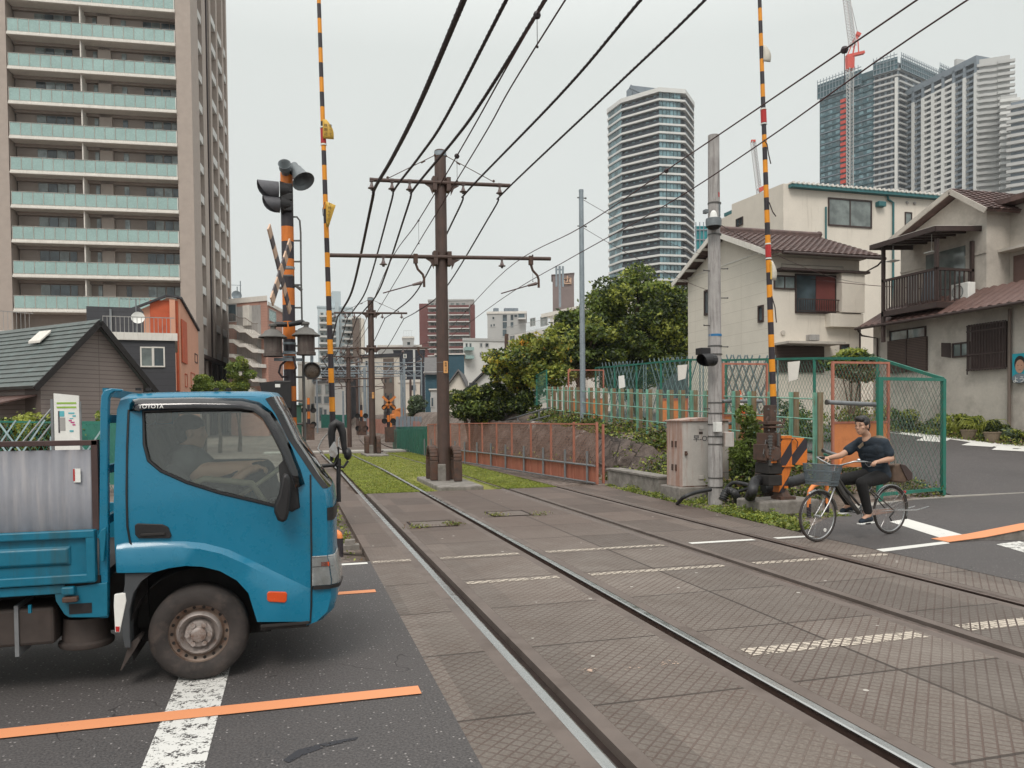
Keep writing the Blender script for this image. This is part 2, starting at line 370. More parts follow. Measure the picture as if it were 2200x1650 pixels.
# ---- buildings
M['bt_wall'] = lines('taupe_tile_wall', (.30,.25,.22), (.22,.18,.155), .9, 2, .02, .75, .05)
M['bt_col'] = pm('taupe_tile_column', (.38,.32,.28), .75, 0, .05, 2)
M['bt_dark'] = pm('darker_taupe_render', (.27,.22,.19), .8, 0, .06, 2)  # deeper taupe tone for the balcony beams and the side wall
M['white_c'] = pm('offwhite_concrete', (.68,.65,.60), .8, 0, .06, 2, stain=(.55,.51,.46), samt=.25, streak=True)
M['frost'] = pm('frosted_green_glass', (.30,.43,.41), .25, 0, .08, .8)
M['win'] = winglass('window_glass', (.035,.048,.055), .45)
M['winl'] = winglass('curtained_window', (.12,.14,.135), .22, 1.2)
M['wing'] = winglass('frosted_window', (.16,.19,.19), .3, 1.2)
M['dbrown'] = pm('dark_brown_trim', (.045,.028,.025), .6, 0, .15, 5)
M['tblack'] = pm('tower_charcoal', (.022,.028,.038), .5, 0, .1, .3)
M['twhite'] = pm('tower_white', (.60,.60,.58), .7, 0, .04, .3)
M['tglass'] = winglass('tower_blue_glass', (.065,.115,.13), .5, .25)
M['tgrey'] = pm('tower_pale_grey', (.42,.42,.41), .7, 0, .05, .3)
M['tgrey2'] = pm('tower_blue_grey', (.17,.20,.23), .7, 0, .08, .3)
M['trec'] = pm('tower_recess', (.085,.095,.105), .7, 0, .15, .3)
M['tnet'] = pm('green_safety_net', (.045,.10,.12), .7, 0, .25, .12)
M['tnet2'] = pm('teal_safety_net', (.012,.22,.24), .7, 0, .2, .3)
M['crane_r'] = pm('crane_red', (.55,.05,.025), .5, 0, .1, 1)
M['crane_w'] = pm('crane_white', (.50,.48,.48), .5, 0, .1, 1)
M['cream'] = pm('cream_render', (.66,.61,.535), .85, 0, .05, .8, stain=(.50,.45,.385), samt=.12, streak=True, sscale=.6)
M['sidec'] = lines('cream_siding', (.66,.615,.535), (.48,.43,.36), .455, 2, .025, .75, .04, 1.82, 1, .15, .007)
M['stucco'] = pm('dirty_stucco', (.49,.45,.40), .9, 0, .1, 1.5, stain=(.33,.295,.26), samt=.3, streak=False, sscale=.7, bump=.25, bscale=30)
M['tile'] = pm('brown_roof_tile', (.092,.056,.050), .6, 0, .22, 3, stain=(.17,.10,.085), samt=.3, sscale=3)
M['corrb'] = pm('brown_corrugated_roof', (.12,.07,.06), .55, 0, .18, 3, stain=(.10,.05,.04), samt=.4, sscale=3)
M['shutter'] = lines('brown_louvre', (.085,.055,.045), (.02,.012,.01), .055, 2, .3, .6, .1)
M['maroon'] = pm('maroon_shutter', (.15,.04,.035), .6, 0, .1, 2)
M['greensd'] = pm('teal_roof_edge', (.03,.13,.14), .5, 0, .1, 2)
M['roofg'] = pm('grey_green_roof', (.088,.103,.098), .5, 0, .12, 3, stain=(.11,.15,.145), samt=.3)
M['sidg'] = lines('grey_brown_siding', (.24,.20,.185), (.12,.095,.085), .16, 2, .14, .75, .05, 3.03, 3, .2, .008)
M['charc'] = lines('charcoal_siding', (.045,.045,.052), (.028,.028,.032), .3, 2, .06, .7, .08)
M['terra'] = pm('terracotta_wall', (.50,.10,.04), .8, 0, .1, 1.5, stain=(.35,.06,.03), samt=.2)
M['peach'] = pm('peach_wall', (.60,.31,.21), .85, 0, .05, 1)
M['pinkt'] = lines('pink_brick_tile', (.42,.235,.185), (.34,.19,.15), .25, 2, .12, .8, .06, .5, 3, .1, .04)
M['greyc'] = pm('grey_concrete', (.33,.32,.31), .85, 0, .08, 1.5, stain=(.22,.21,.20), samt=.3, streak=True)
M['bluew'] = pm('pale_blue_white_wall', (.45,.52,.55), .8, 0, .05, .5)
M['redt'] = pm('dark_red_tile', (.15,.058,.055), .7, 0, .08, .5)
M['navyb'] = pm('navy_black_cladding', (.022,.024,.036), .6, 0, .1, .8)
M['tealw'] = pm('teal_metal_cladding', (.025,.075,.105), .6, 0, .12, 1.2)
M['slate'] = pm('grey_slate_roof', (.12,.115,.115), .8, 0, .15, 3)
M['brownc'] = pm('taupe_cladding', (.16,.125,.105), .75, 0, .08, 1)
M['signg'] = pm('grey_sign_tower', (.205,.165,.16), .8, 0, .06, 1)
M['tarp'] = pm('green_tarp', (.015,.14,.11), .6, 0, .2, 2)
M['dgreen'] = pm('dark_green_sheet', (.03,.17,.13), .6, 0, .15, 2)
M['exc'] = pm('excavator_orange', (.58,.19,.04), .5, 0, .1, 3)
M['paving'] = pm('concrete_paving', (.34,.32,.29), .9, 0, .1, 2)
# ---- leaves
M['lf_d'] = leafmat('leaf_dark_green', (.034,.054,.014)); M['lf_m'] = leafmat('leaf_mid_green', (.112,.16,.03))
M['lf_l'] = leafmat('leaf_light_olive', (.29,.32,.055)); M['lf_y'] = leafmat('leaf_yellow', (.44,.36,.05))
M['lf_o'] = leafmat('leaf_orange', (.62,.27,.02)); M['lf_g'] = leafmat('leaf_fresh_green', (.16,.22,.04))
M['lf_b'] = leafmat('leaf_dry_brown', (.16,.10,.05)); M['lf_s'] = leafmat('leaf_grey_green', (.10,.14,.08))
M['lf_w'] = leafmat('leaf_weed', (.27,.30,.05))
M['bark'] = pm('bark', (.09,.065,.045), .9, 0, .25, 6, bump=.5, bscale=12)
# ---- ground
def asphalt():
    m, N, L, o = newmat('asphalt'); b = N.new('ShaderNodeBsdfPrincipled'); L.new(b.outputs[0], o.inputs[0]); v = coords(N, L)
    big = noise(N, L, v, .55, 5, .6); fine = noise(N, L, v, 70, 4, .7)
    c = mixc(N, L, ramp(N, L, big, .35, .65), (.030,.027,.028), (.054,.048,.048))
    c = mixc(N, L, ramp(N, L, fine, .36, .64, 0, .85), c, (.115,.105,.102))
    vo = N.new('ShaderNodeTexVoronoi'); vo.inputs['Scale'].default_value = 42; L.new(v, vo.inputs['Vector'])
    pick = N.new('ShaderNodeSeparateColor'); L.new(vo.outputs['Color'], pick.inputs[0])
    sp = math_(N, L, 'MULTIPLY', math_(N, L, 'LESS_THAN', vo.outputs['Distance'], .24), math_(N, L, 'GREATER_THAN', pick.outputs[0], .86))
    c = mixc(N, L, sp, c, (.28,.26,.25))
    vc = N.new('ShaderNodeTexVoronoi'); vc.feature = 'DISTANCE_TO_EDGE'; vc.inputs['Scale'].default_value = .32
    dv = N.new('ShaderNodeVectorMath'); dv.operation = 'ADD'; L.new(v, dv.inputs[0])
    nn = N.new('ShaderNodeTexNoise'); nn.inputs['Scale'].default_value = 2.5; L.new(v, nn.inputs['Vector'])
    L.new(nn.outputs['Color'], dv.inputs[1]); L.new(dv.outputs[0], vc.inputs['Vector'])
    ck = math_(N, L, 'MULTIPLY', math_(N, L, 'LESS_THAN', vc.outputs['Distance'], .0016), math_(N, L, 'GREATER_THAN', big, .46))
    c = mixc(N, L, math_(N, L, 'MULTIPLY', ck, .7), c, (.018,.015,.015))
    L.new(c, b.inputs['Base Color']); L.new(ramp(N, L, big, .35, .65, .62, .82), b.inputs['Roughness'])
    bp = N.new('ShaderNodeBump'); bp.inputs['Strength'].default_value = .45; bp.inputs['Distance'].default_value = .006
    L.new(fine, bp.inputs['Height']); L.new(bp.outputs[0], b.inputs['Normal']); return m
M['asphalt'] = asphalt()
def slab(name, tread=True, joints=True):
    m, N, L, o = newmat(name); b = N.new('ShaderNodeBsdfPrincipled'); L.new(b.outputs[0], o.inputs[0]); v = coords(N, L)
    s = N.new('ShaderNodeSeparateXYZ'); L.new(v, s.inputs[0]); X, Y = s.outputs[0], s.outputs[1]
    big = noise(N, L, v, .45, 6, .62); mid = noise(N, L, v, 3.2, 5, .6); fine = noise(N, L, v, 60, 3, .6)
    c = mixc(N, L, ramp(N, L, big, .36, .64), (.105,.086,.073), (.182,.156,.135))
    c = mixc(N, L, ramp(N, L, mid, .35, .7, 0, .55), c, (.088,.066,.054))
    c = mixc(N, L, ramp(N, L, fine, .4, .7, 0, .45), c, (.25,.215,.185))
    # far slabs turn darker and browner beyond the road, unevenly
    far = ramp(N, L, Y, 8.4, 11.5, 0, 1); c = mixc(N, L, math_(N, L, 'MULTIPLY', far, ramp(N, L, mid, .32, .62, .85, .35)), c, (.082,.051,.039))
    if tread:
        p = .062
        def dl(sg):
            a = math_(N, L, 'ADD', X, Y) if sg > 0 else math_(N, L, 'SUBTRACT', X, Y)
            return math_(N, L, 'ABSOLUTE', math_(N, L, 'SUBTRACT', math_(N, L, 'FRACT', math_(N, L, 'DIVIDE', a, p*1.414)), .5))
        g = math_(N, L, 'MINIMUM', dl(1), dl(-1)); gr = ramp(N, L, g, .045, .11, 1, 0)
        wear = ramp(N, L, noise(N, L, v, 1.1, 4, .7), .33, .6, .35, .95)
        c = mixc(N, L, math_(N, L, 'MULTIPLY', gr, wear), c, (.095,.062,.05))
        bp = N.new('ShaderNodeBump'); bp.inputs['Strength'].default_value = .5; bp.inputs['Distance'].default_value = .008; bp.invert = True
        L.new(gr, bp.inputs['Height']); L.new(bp.outputs[0], b.inputs['Normal'])
    if joints:
        jy = math_(N, L, 'ABSOLUTE', math_(N, L, 'SUBTRACT', math_(N, L, 'FRACT', math_(N, L, 'DIVIDE', math_(N, L, 'SUBTRACT', Y, 4.04-.585), 1.17)), .5))
        jx = math_(N, L, 'ABSOLUTE', math_(N, L, 'SUBTRACT', X, 3.665))
        j = math_(N, L, 'MAXIMUM', math_(N, L, 'LESS_THAN', jy, .010), math_(N, L, 'LESS_THAN', jx, .014))
        c = mixc(N, L, math_(N, L, 'MULTIPLY', j, .9), c, (.04,.028,.022))
        ch = math_(N, L, 'FLOOR', math_(N, L, 'DIVIDE', math_(N, L, 'SUBTRACT', Y, 4.04), 1.17))   # every slab its own tone
        cx = math_(N, L, 'FLOOR', math_(N, L, 'DIVIDE', X, .92))
        wn = N.new('ShaderNodeTexWhiteNoise'); wn.noise_dimensions = '2D'; cb = N.new('ShaderNodeCombineXYZ'); L.new(ch, cb.inputs[0]); L.new(cx, cb.inputs[1]); L.new(cb.outputs[0], wn.inputs['Vector'])
        hs = N.new('ShaderNodeHueSaturation'); L.new(c, hs.inputs['Color']); L.new(ramp(N, L, wn.outputs[0], 0, 1, .80, 1.18), hs.inputs['Value']); c = hs.outputs[0]
    vo = N.new('ShaderNodeTexVoronoi'); vo.inputs['Scale'].default_value = 2.6; L.new(v, vo.inputs['Vector'])
    c = mixc(N, L, math_(N, L, 'LESS_THAN', vo.outputs['Distance'], .045), c, (.45,.42,.38))
    L.new(c, b.inputs['Base Color']); L.new(ramp(N, L, mid, .3, .7, .6, .8), b.inputs['Roughness']); return m
M['slab'] = slab('crossing_slab'); M['strip'] = pm('rail_edge_strip', (.135,.108,.094), .75, 0, .12, 2, stain=(.09,.068,.056), samt=.3)
def worn(name, col, under, thr, sc, tread=False):      # paint partly worn off
    m, N, L, o = newmat(name); b = N.new('ShaderNodeBsdfPrincipled'); v = coords(N, L)
    n = math_(N, L, 'ADD', math_(N, L, 'MULTIPLY', noise(N, L, v, sc, 5, .7), .6), math_(N, L, 'MULTIPLY', noise(N, L, v, sc*7, 3, .6), .4))
    f = ramp(N, L, n, thr, thr+.05)
    if tread:
        s = N.new('ShaderNodeSeparateXYZ'); L.new(v, s.inputs[0])
        for op in ('ADD', 'SUBTRACT'):
            g = math_(N, L, 'ABSOLUTE', math_(N, L, 'SUBTRACT', math_(N, L, 'FRACT', math_(N, L, 'DIVIDE', math_(N, L, op, s.outputs[0], s.outputs[1]), .0877)), .5))
            f = math_(N, L, 'MAXIMUM', f, math_(N, L, 'LESS_THAN', g, .1))
    L.new(mixc(N, L, n, col, tuple(q*.9 for q in col)), b.inputs['Base Color']); b.inputs['Roughness'].default_value = .7
    t = N.new('ShaderNodeBsdfTransparent'); mx = N.new('ShaderNodeMixShader'); L.new(f, mx.inputs[0]); L.new(b.outputs[0], mx.inputs[1]); L.new(t.outputs[0], mx.inputs[2]); L.new(mx.outputs[0], o.inputs[0]); return m
M['p_white'] = worn('road_white', (.70,.69,.65), None, .62, 6)
M['p_whitew'] = worn('road_white_worn', (.66,.65,.62), None, .515, 12)
M['p_whitet'] = worn('slab_white_worn', (.56,.49,.41), None, .52, 5, True)
M['p_whitef'] = worn('slab_pink_worn', (.50,.36,.28), None, .42, 6, True)
M['p_orange'] = worn('road_orange', (.74,.295,.135), None, .64, 11)
M['p_smear'] = worn('rubber_smear', (.03,.03,.036), None, .52, 5)
M['head'] = pm('polished_rail_head', (.55,.55,.54), .26, 1, .03, .8)
M['rail'] = pm('rusty_rail_side', (.075,.045,.035), .7, .1, .25, 9)
M['railt'] = pm('dull_rail_head', (.20,.15,.13), .36, .8, .15, 1)
M['groove'] = pm('flangeway_dirt', (.022,.012,.009), .95, 0, .25, 9)
def groundm():
    m, N, L, o = newmat('earth_and_ballast'); b = N.new('ShaderNodeBsdfPrincipled'); L.new(b.outputs[0], o.inputs[0]); v = coords(N, L)
    big = noise(N, L, v, .6, 6, .65); vo = N.new('ShaderNodeTexVoronoi'); vo.inputs['Scale'].default_value = 11; L.new(v, vo.inputs['Vector'])
    sc = N.new('ShaderNodeSeparateColor'); L.new(vo.outputs['Color'], sc.inputs[0])
    c = mixc(N, L, sc.outputs[0], (.10,.078,.066), (.25,.205,.18)); c = mixc(N, L, ramp(N, L, big, .42, .62, 0, .8), c, (.085,.062,.045))
    L.new(c, b.inputs['Base Color']); b.inputs['Roughness'].default_value = .95
    bp = N.new('ShaderNodeBump'); bp.inputs['Strength'].default_value = .8; bp.inputs['Distance'].default_value = .03
    L.new(vo.outputs['Distance'], bp.inputs['Height']); L.new(bp.outputs[0], b.inputs['Normal']); return m
M['earth'] = groundm()
def grassm():
    m, N, L, o = newmat('lawn'); b = N.new('ShaderNodeBsdfPrincipled'); L.new(b.outputs[0], o.inputs[0]); v = coords(N, L)
    big = noise(N, L, v, .7, 5, .6); f = noise(N, L, v, 30, 4, .7)
    c = mixc(N, L, ramp(N, L, big, .38, .62), (.20,.21,.035), (.28,.27,.06)); c = mixc(N, L, ramp(N, L, f, .3, .7), tuple((.12,.12,.02)), c)
    L.new(c, b.inputs['Base Color']); b.inputs['Roughness'].default_value = .95; return m
M['grass'] = grassm()
def rockm():
    m, N, L, o = newmat('old_stone_wall'); b = N.new('ShaderNodeBsdfPrincipled'); L.new(b.outputs[0], o.inputs[0]); v = coords(N, L)
    vo = N.new('ShaderNodeTexVoronoi'); vo.feature = 'DISTANCE_TO_EDGE'; vo.inputs['Scale'].default_value = 1.7; L.new(v, vo.inputs['Vector'])
    n = noise(N, L, v, 2.5, 7, .7); c = mixc(N, L, ramp(N, L, n, .36, .64), (.045,.032,.026), (.135,.105,.09))
    c = mixc(N, L, ramp(N, L, noise(N, L, v, .9, 5, .7), .60, .66, 0, .9), c, (.26,.235,.21))
    c = mixc(N, L, math_(N, L, 'LESS_THAN', vo.outputs['Distance'], .025), c, (.025,.018,.015)); L.new(c, b.inputs['Base Color']); b.inputs['Roughness'].default_value = .95
    bp = N.new('ShaderNodeBump'); bp.inputs['Strength'].default_value = 1; bp.inputs['Distance'].default_value = .08; L.new(n, bp.inputs['Height']); L.new(bp.outputs[0], b.inputs['Normal']); return m
M['rock'] = rockm()
# ================================================================== terrain
def lerp_tab(t, tab):
    if t <= tab[0][0]: return tab[0][1]
    for (a, u), (b, v) in zip(tab, tab[1:]):
        if t <= b: return u+(v-u)*(t-a)/(b-a)
    return tab[-1][1]
ZR = [(25,0),(38,-.12),(54,-.3),(66,-.22),(100,.40),(135,.85),(165,1.2),(900,1.3)]
HS = [(12.2,0),(14,.40),(16,.64),(18,.79),(20,.93),(22,1.1),(25,1.22),(29,1.36),(33.6,1.55),(45,1.9),(60,2.1),(900,2.1)]
BC = [(11.8,0),(13,.55),(16,.82),(20,1.15),(24,1.42),(29,1.72),(34,1.9),(60,2.1),(900,2.1)]
RX = [(42,0),(50,.08),(57,.36),(68,.95),(80,1.8),(100,3.3),(130,7.8),(160,14.5),(200,26)]
def zr(y): return lerp_tab(y, ZR)
def railx(y): return lerp_tab(y, RX)
def sstep(t): t = max(0, min(1, t)); return t*t*(3-2*t)
def TZ(x, y):
    a = zr(y)
    if x < 7.3: return a
    b = lerp_tab(y, BC); h = lerp_tab(y, HS)
    if x < 9.3: return a+(b-a)*sstep((x-7.3)/2.0)
    return b+(h-b)*sstep((x-9.8)/2.4)
xs = sorted(set([-690,-500,-300,-150,-80,-50,-30,-20,-14,-9,-5,-2.5,-1,0,.4,.78,.86,3,6.6,6.72,7,7.15,7.3]+[round(7.3+.25*i, 2) for i in range(1, 20)]+[12.4,13,14,15,16,17,18,19,20,22,25,30,40,60,100,200,450,690]))
ys = sorted(set([-60,-20,-9,-4,0,4,8,8.9,9.5,10.4,11,11.6]+[round(12+.5*i, 1) for i in range(0, 56)]+[42,45,50,54,58,62,66,70,80,90,100,115,130,150,165,200,300,450,600,790]))
mb = MB(); nx = len(xs)
for y in ys:
    for x in xs:
        low = .09 if (.7 < x < 6.9 and y < 41.5) else (.03 if y < 12.3 or (12.3 < x < 19.2 and y < 40) else 0)
        mb.v.append((x, y, TZ(x, y)-low))
for j in range(len(ys)-1):
    for i in range(nx-1): mb.f.append((j*nx+i, j*nx+i+1, (j+1)*nx+i+1, (j+1)*nx+i)); mb.m.append(0)
struct('ground', mb, M['earth'], smooth=60)
# asphalt
mb = MB(); mb.ngon([(-70,-9,0),(.82,-9,0),(.82,8.93,0),(-70,8.93,0)]); struct('road', mb, M['asphalt'])
mb = MB(); mb.ngon([(6.7,-9,0),(70,-9,0),(70,12.25,0),(14,12.2,0),(11,11.95,0),(9.3,11.2,0),(7.9,10.25,0),(6.66,9.15,0)]); struct('road', mb, M['asphalt'])
mb = MB(); sx_ = [12.36,13,14,15,16,17,18,19]; sy_ = [12.22]+[12.6+.6*i for i in range(46)]
for y in sy_:
    for x in sx_: mb.v.append((x, y, TZ(x, y)+.004))
for j in range(len(sy_)-1):
    for i in range(7): mb.f.append((j*8+i, j*8+i+1, (j+1)*8+i+1, (j+1)*8+i)); mb.m.append(0)
struct('side_street', mb, M['asphalt'], smooth=60)
# crossing slabs between flangeways
RAILS = [(1.385,1,'head'),(2.765,-1,'head'),(4.59,1,'railt'),(5.95,-1,'railt')]
cuts = []
for x, s, _ in RAILS:
    a, b = (x-.037, x+.118) if s > 0 else (x-.118, x+.037); cuts.append((a, b))
edges = [.82]+[q for c in cuts for q in c]+[6.68]
mb = MB(); ms = MB()
Y1 = 17.05
for k in range(5):
    a, b = edges[2*k], edges[2*k+1]
    la = .095 if k > 0 else 0; lb = .095 if k < 4 else 0
    mb.box((a+la, -9, -.07), (b-lb, Y1, 0))
    if la: ms.box((a, -9, -.07), (a+la, Y1, -.001))
    if lb: ms.box((b-lb, -9, -.07), (b, Y1, -.001))
mb.prism([(6.68, 9.2, 0), (6.98, Y1, 0), (6.68, Y1, 0)], (0, 0, -.07))
mb.box((.82, Y1, -.07), (1.19, 24.2, 0)); mb.box((.95, 24.2, -.07), (1.19, 24.9, -.01))
struct('crossing_slabs', mb, M['slab']); struct('rail_edge_paving', ms, M['strip'])
mb = MB()
for a, b in cuts: mb.quad((a, -9, -.055), (b, -9, -.055), (b, Y1, -.055), (a, Y1, -.055))
struct('flangeway_channels', mb, M['groove'])
# rails, each one an object
pos = ['leftmost rail of the near track, polished bright', 'second rail from the left, polished bright, left of the brown pole', 'dull third rail from the left, right of the brown pole', 'dull rusty rail nearest the fences on the right']
for (x, s, mt), ps in zip(RAILS, pos):
    t = thing('tram_rail', ps, 'rail', (x, 0, 0), 'four steel rails of the tramway')
    yy = [-9,0,Y1,25,32,38,42,46,50,54,57,62,68,74,80,86,92,100,108,116,124,130,140,150,160]
    h = MB(); g = MB()
    for y0, y1 in zip(yy, yy[1:]):
        a = Vector((x+railx(y0), y0, zr(y0)+.002)); b = Vector((x+railx(y1), y1, zr(y1)+.002))
        lift = Vector((0, 0, .0 if y0 < 42 else .07))
        h.prism([a+lift+Vector((dx,0,dz)) for dx, dz in ((-.034,-.014),(-.034,-.005),(-.022,-.001),(.022,0),(.034,-.005),(.034,-.014))], b-a)
        g.beam(a+lift-Vector((0,0,.047)), b+lift-Vector((0,0,.047)), .05, .07)
    h.build('rail_head', M[mt], t); g.build('rail_web', M['rail'], t)
# lawn beds between the rails
mb = MB(); beds = [(1.50,2.65),(2.83,4.53),(4.70,5.84)]
for a, b in beds:
    for y0, y1 in ((Y1,25),(25,32),(32,41)):
        mb.quad((a, y0, zr(y0)-.015), (b, y0, zr(y0)-.015), (b, y1, zr(y1)-.015), (a, y1, zr(y1)-.015))
mb.quad((6.02, 33, -.08), (6.9, 33, -.06), (7.0, 41, -.15), (6.02, 41, -.17))
struct('lawn_beds', mb, M['grass'])
pts = []
for a, b in beds:
    n = 16000; x = RNG.uniform(a-.02, b+.02, n); y = Y1+24*RNG.uniform(0, 1, n)**1.8
    keep = ~((x > 3.0) & (x < 4.45) & (y < 20.9)); pts.append(np.stack([x[keep], y[keep], np.array([zr(q) for q in y[keep]])+.005], 1))
pts = np.concatenate(pts); mi = RNG.choice(3, len(pts), p=[.5,.32,.18])
tag(leafmesh('lawn_grass', pts, .055, [M['lf_w'], M['lf_g'], M['lf_l']], mi, aspect=.22), 'short mown yellow-green grass between the tram rails', 'grass', kind='stuff')
# second small crossing far down the line
mb = MB()
for a, b in ((-1.5,1.33),(1.5,2.7),(2.83,4.53),(4.7,5.88),(6.0,8.2)): mb.box((a, 42, zr(43)-.05), (b, 44.2, zr(43)+.08))
struct('far_crossing_slabs', mb, M['paving'])
# ------------------------------------------------------------------ painted markings (each sheet 4 mm up)
def paint(name, pts, mat, z=.004): m_ = MB(); m_.ngon([(p[0], p[1], z) for p in pts]); return struct(name, m_, M[mat])
def strip(name, x0, x1, y0, y1, mat, z=.004, skew=0): return paint(name, [(x0, y0, 0), (x1, y0+skew, 0), (x1, y1+skew, 0), (x0, y1, 0)], mat, z)
strip('orange_centre_line', -9, .70, 4.50, 4.64, 'p_orange', .008)
a = G(307,1650); b = G(440,1650)
paint('white_stop_line', [(a.x, a.y-.6), (b.x, b.y-.6), (G(482,1457).x+.02, 6.4), (G(382,1468).x-.02, 6.4)], 'p_whitew')
strip('orange_lane_dash', -6, G(808,1272).x, 7.30, 7.42, 'p_orange')
strip('white_edge_line', -9, G(790,1211).x, 8.76, 8.86, 'p_white')
for x0, x1 in ((.84,1.27),(1.61,2.56),(2.90,4.44),(4.82,5.74),(6.06,6.62)):
    strip('white_edge_line', x0, x1, 8.79, 8.90, 'p_whitet' if x1 < 4.5 else 'p_white')
for x0, x1 in ((1.61,2.56),(2.90,4.44),(4.82,5.74),(6.10,6.55)): strip('worn_lane_dash', x0, x1, 7.36, 7.47, 'p_whitet')
strip('worn_centre_dash', 2.95, 4.40, 4.56, 4.72, 'p_whitet'); strip('worn_centre_dash', 4.82, 5.74, 4.60, 4.77, 'p_whitet')
strip('faded_centre_dash', 1.72, 2.42, 4.55, 4.65, 'p_whitef'); strip('worn_centre_dash', 6.1, 6.6, 4.62, 4.78, 'p_whitet')
paint('white_gore_wedge', [G(*q) for q in ((1911,1121),(2036,1161),(2085,1154),(1949,1115))], 'p_white')
paint('white_edge_line', [G(*q) for q in ((1882,1181),(1898,1186),(2040,1168),(2035,1163))], 'p_white')
paint('worn_white_block', [G(*q) for q in ((2140,1170),(2230,1196),(2300,1190),(2190,1163))], 'p_whitew')
# zigzag along the far side of the side street
def onTZ(x, y, dz=.008):
    r = ray(x, y); t = 8
    for _ in range(4000):
        p = EYEP+r*t
        if p.z <= TZ(p.x, p.y)+dz: return p
        t += .02
    return p
zz = [(1880,918),(1990,930),(2100,940),(2230,957),(2230,974),(2190,968),(2150,964),(2172,956),(2125,951),(2085,955),(2060,949),(2090,946),(2040,942),(2010,941),(1960,938),(1880,926)]
mb = MB()
top = [(1880,918),(1940,924),(1990,930),(2045,935),(2100,940),(2150,948),(2230,958)]
for k in range(6):
    (xa, ya), (xb, yb) = top[k], top[k+1]; w_ = (7, 9, 10, 9, 12, 14, 16)
    mb.quad(onTZ(xa, ya), onTZ(xb, yb), onTZ(xb, yb+w_[k+1]), onTZ(xa, ya+w_[k]))
for x0, y0, x1, y1 in ((1988,938,2045,950),(2085,950,2150,960),(2150,956,2225,970)):
    mb.quad(onTZ(x0, y0, .012), onTZ(x1, y0+4, .012), onTZ(x1-18, y1, .012), onTZ(x0-20, y1-4, .012))
struct('zigzag_edge_marking', mb, M['p_white'])
# faint rubber smears on the asphalt
paint('tyre_smear', [G(*q) for q in ((608,1634),(640,1612),(700,1596),(770,1584),(764,1590),(704,1604),(650,1624),(620,1640))], 'p_smear', .003)
for i, (x, y, n_) in enumerate(((2.3,11.5,160),(1.75,11.42,110),(3.2,12.35,120),(3.9,12.2,80))):
    q = RNG.normal(size=(n_,3))*[.09,.05,.02]+[x,y,.03]; q[:,2] = np.abs(q[:,2]); tag(leafmesh('weed_tuft', q, .05, [M['lf_m'],M['lf_w'],M['lf_b']], RNG.choice(3, n_), aspect=.2), ('grassy tuft at the right corner of the nearer slab cover','grassy tuft at the left corner of the nearer slab cover','grassy tuft left of the mossy slab cover','small tuft above the mossy slab cover')[i], 'weed', 'weed tufts in the slab joints')
# gutter strip and pavement edge where the side street meets the road
mb = MB(); gp = [(9.3,11.2),(11,11.95),(12.4,12.15),(14,12.2),(19,12.25),(40,12.3)]
for (x0, y0), (x1, y1) in zip(gp, gp[1:]): mb.prism([(x0,y0,.012),(x1,y1,.012),(x1,y1+.32,.012),(x0,y0+.32,.012)], (0,0,-.08))
struct('concrete_gutter', mb, M['paving'])
# orange painted kerb of the traffic island
t = thing('painted_kerb', 'orange topped kerb ramping up at the right edge of the road', 'kerb', G(2120,1158))
p = [G(2036,1166), G(2113,1160), G(2230,1160), G(2500,1120)]
body = MB(); topm = MB(); hh = [.01, .035, .17, .17]
for i in range(3):
    a, b = p[i], p[i+1]; w_ = Vector((0, .26, 0)); za, zb = Vector((0,0,hh[i])), Vector((0,0,hh[i+1]))
    body.hexa([a, b, b+w_, a+w_, a+za, b+zb, b+w_+zb, a+w_+za])
    e_ = Vector((0, 0, .006)); f_ = Vector((0, .02, 0))
    topm.hexa([a+za-f_, b+zb-f_, b+w_+zb, a+w_+za, a+za+e_-f_, b+zb+e_-f_, b+w_+zb+e_, a+w_+za+e_])
body.build('kerb_stone', M['concb'], t); topm.build('painted_top', M['p_orange'], t)
# concrete pole plinth, manhole panels in the slabs
t = thing('slab_cover', 'weedy concrete cover panel between the two left rails', 'cover', (2.0,11.75,0), 'concrete access covers in the slabs')
m1 = MB(); m1.box((1.72,11.45,0),(2.32,12.05,.006)); m1.build('panel', M['slab'], t)
m2 = MB()
for q in ((1.68,11.4,1.72,12.1),(2.32,11.4,2.36,12.1),(1.68,11.41,2.36,11.45),(1.68,12.05,2.36,12.09)): m2.box((q[0],q[1],.001),(q[2],q[3],.009))
m2.build('frame', M['groove'], t)
copy_tree(t, loc=(3.45,12.6,0), label='mossy concrete cover panel right of the second rail')
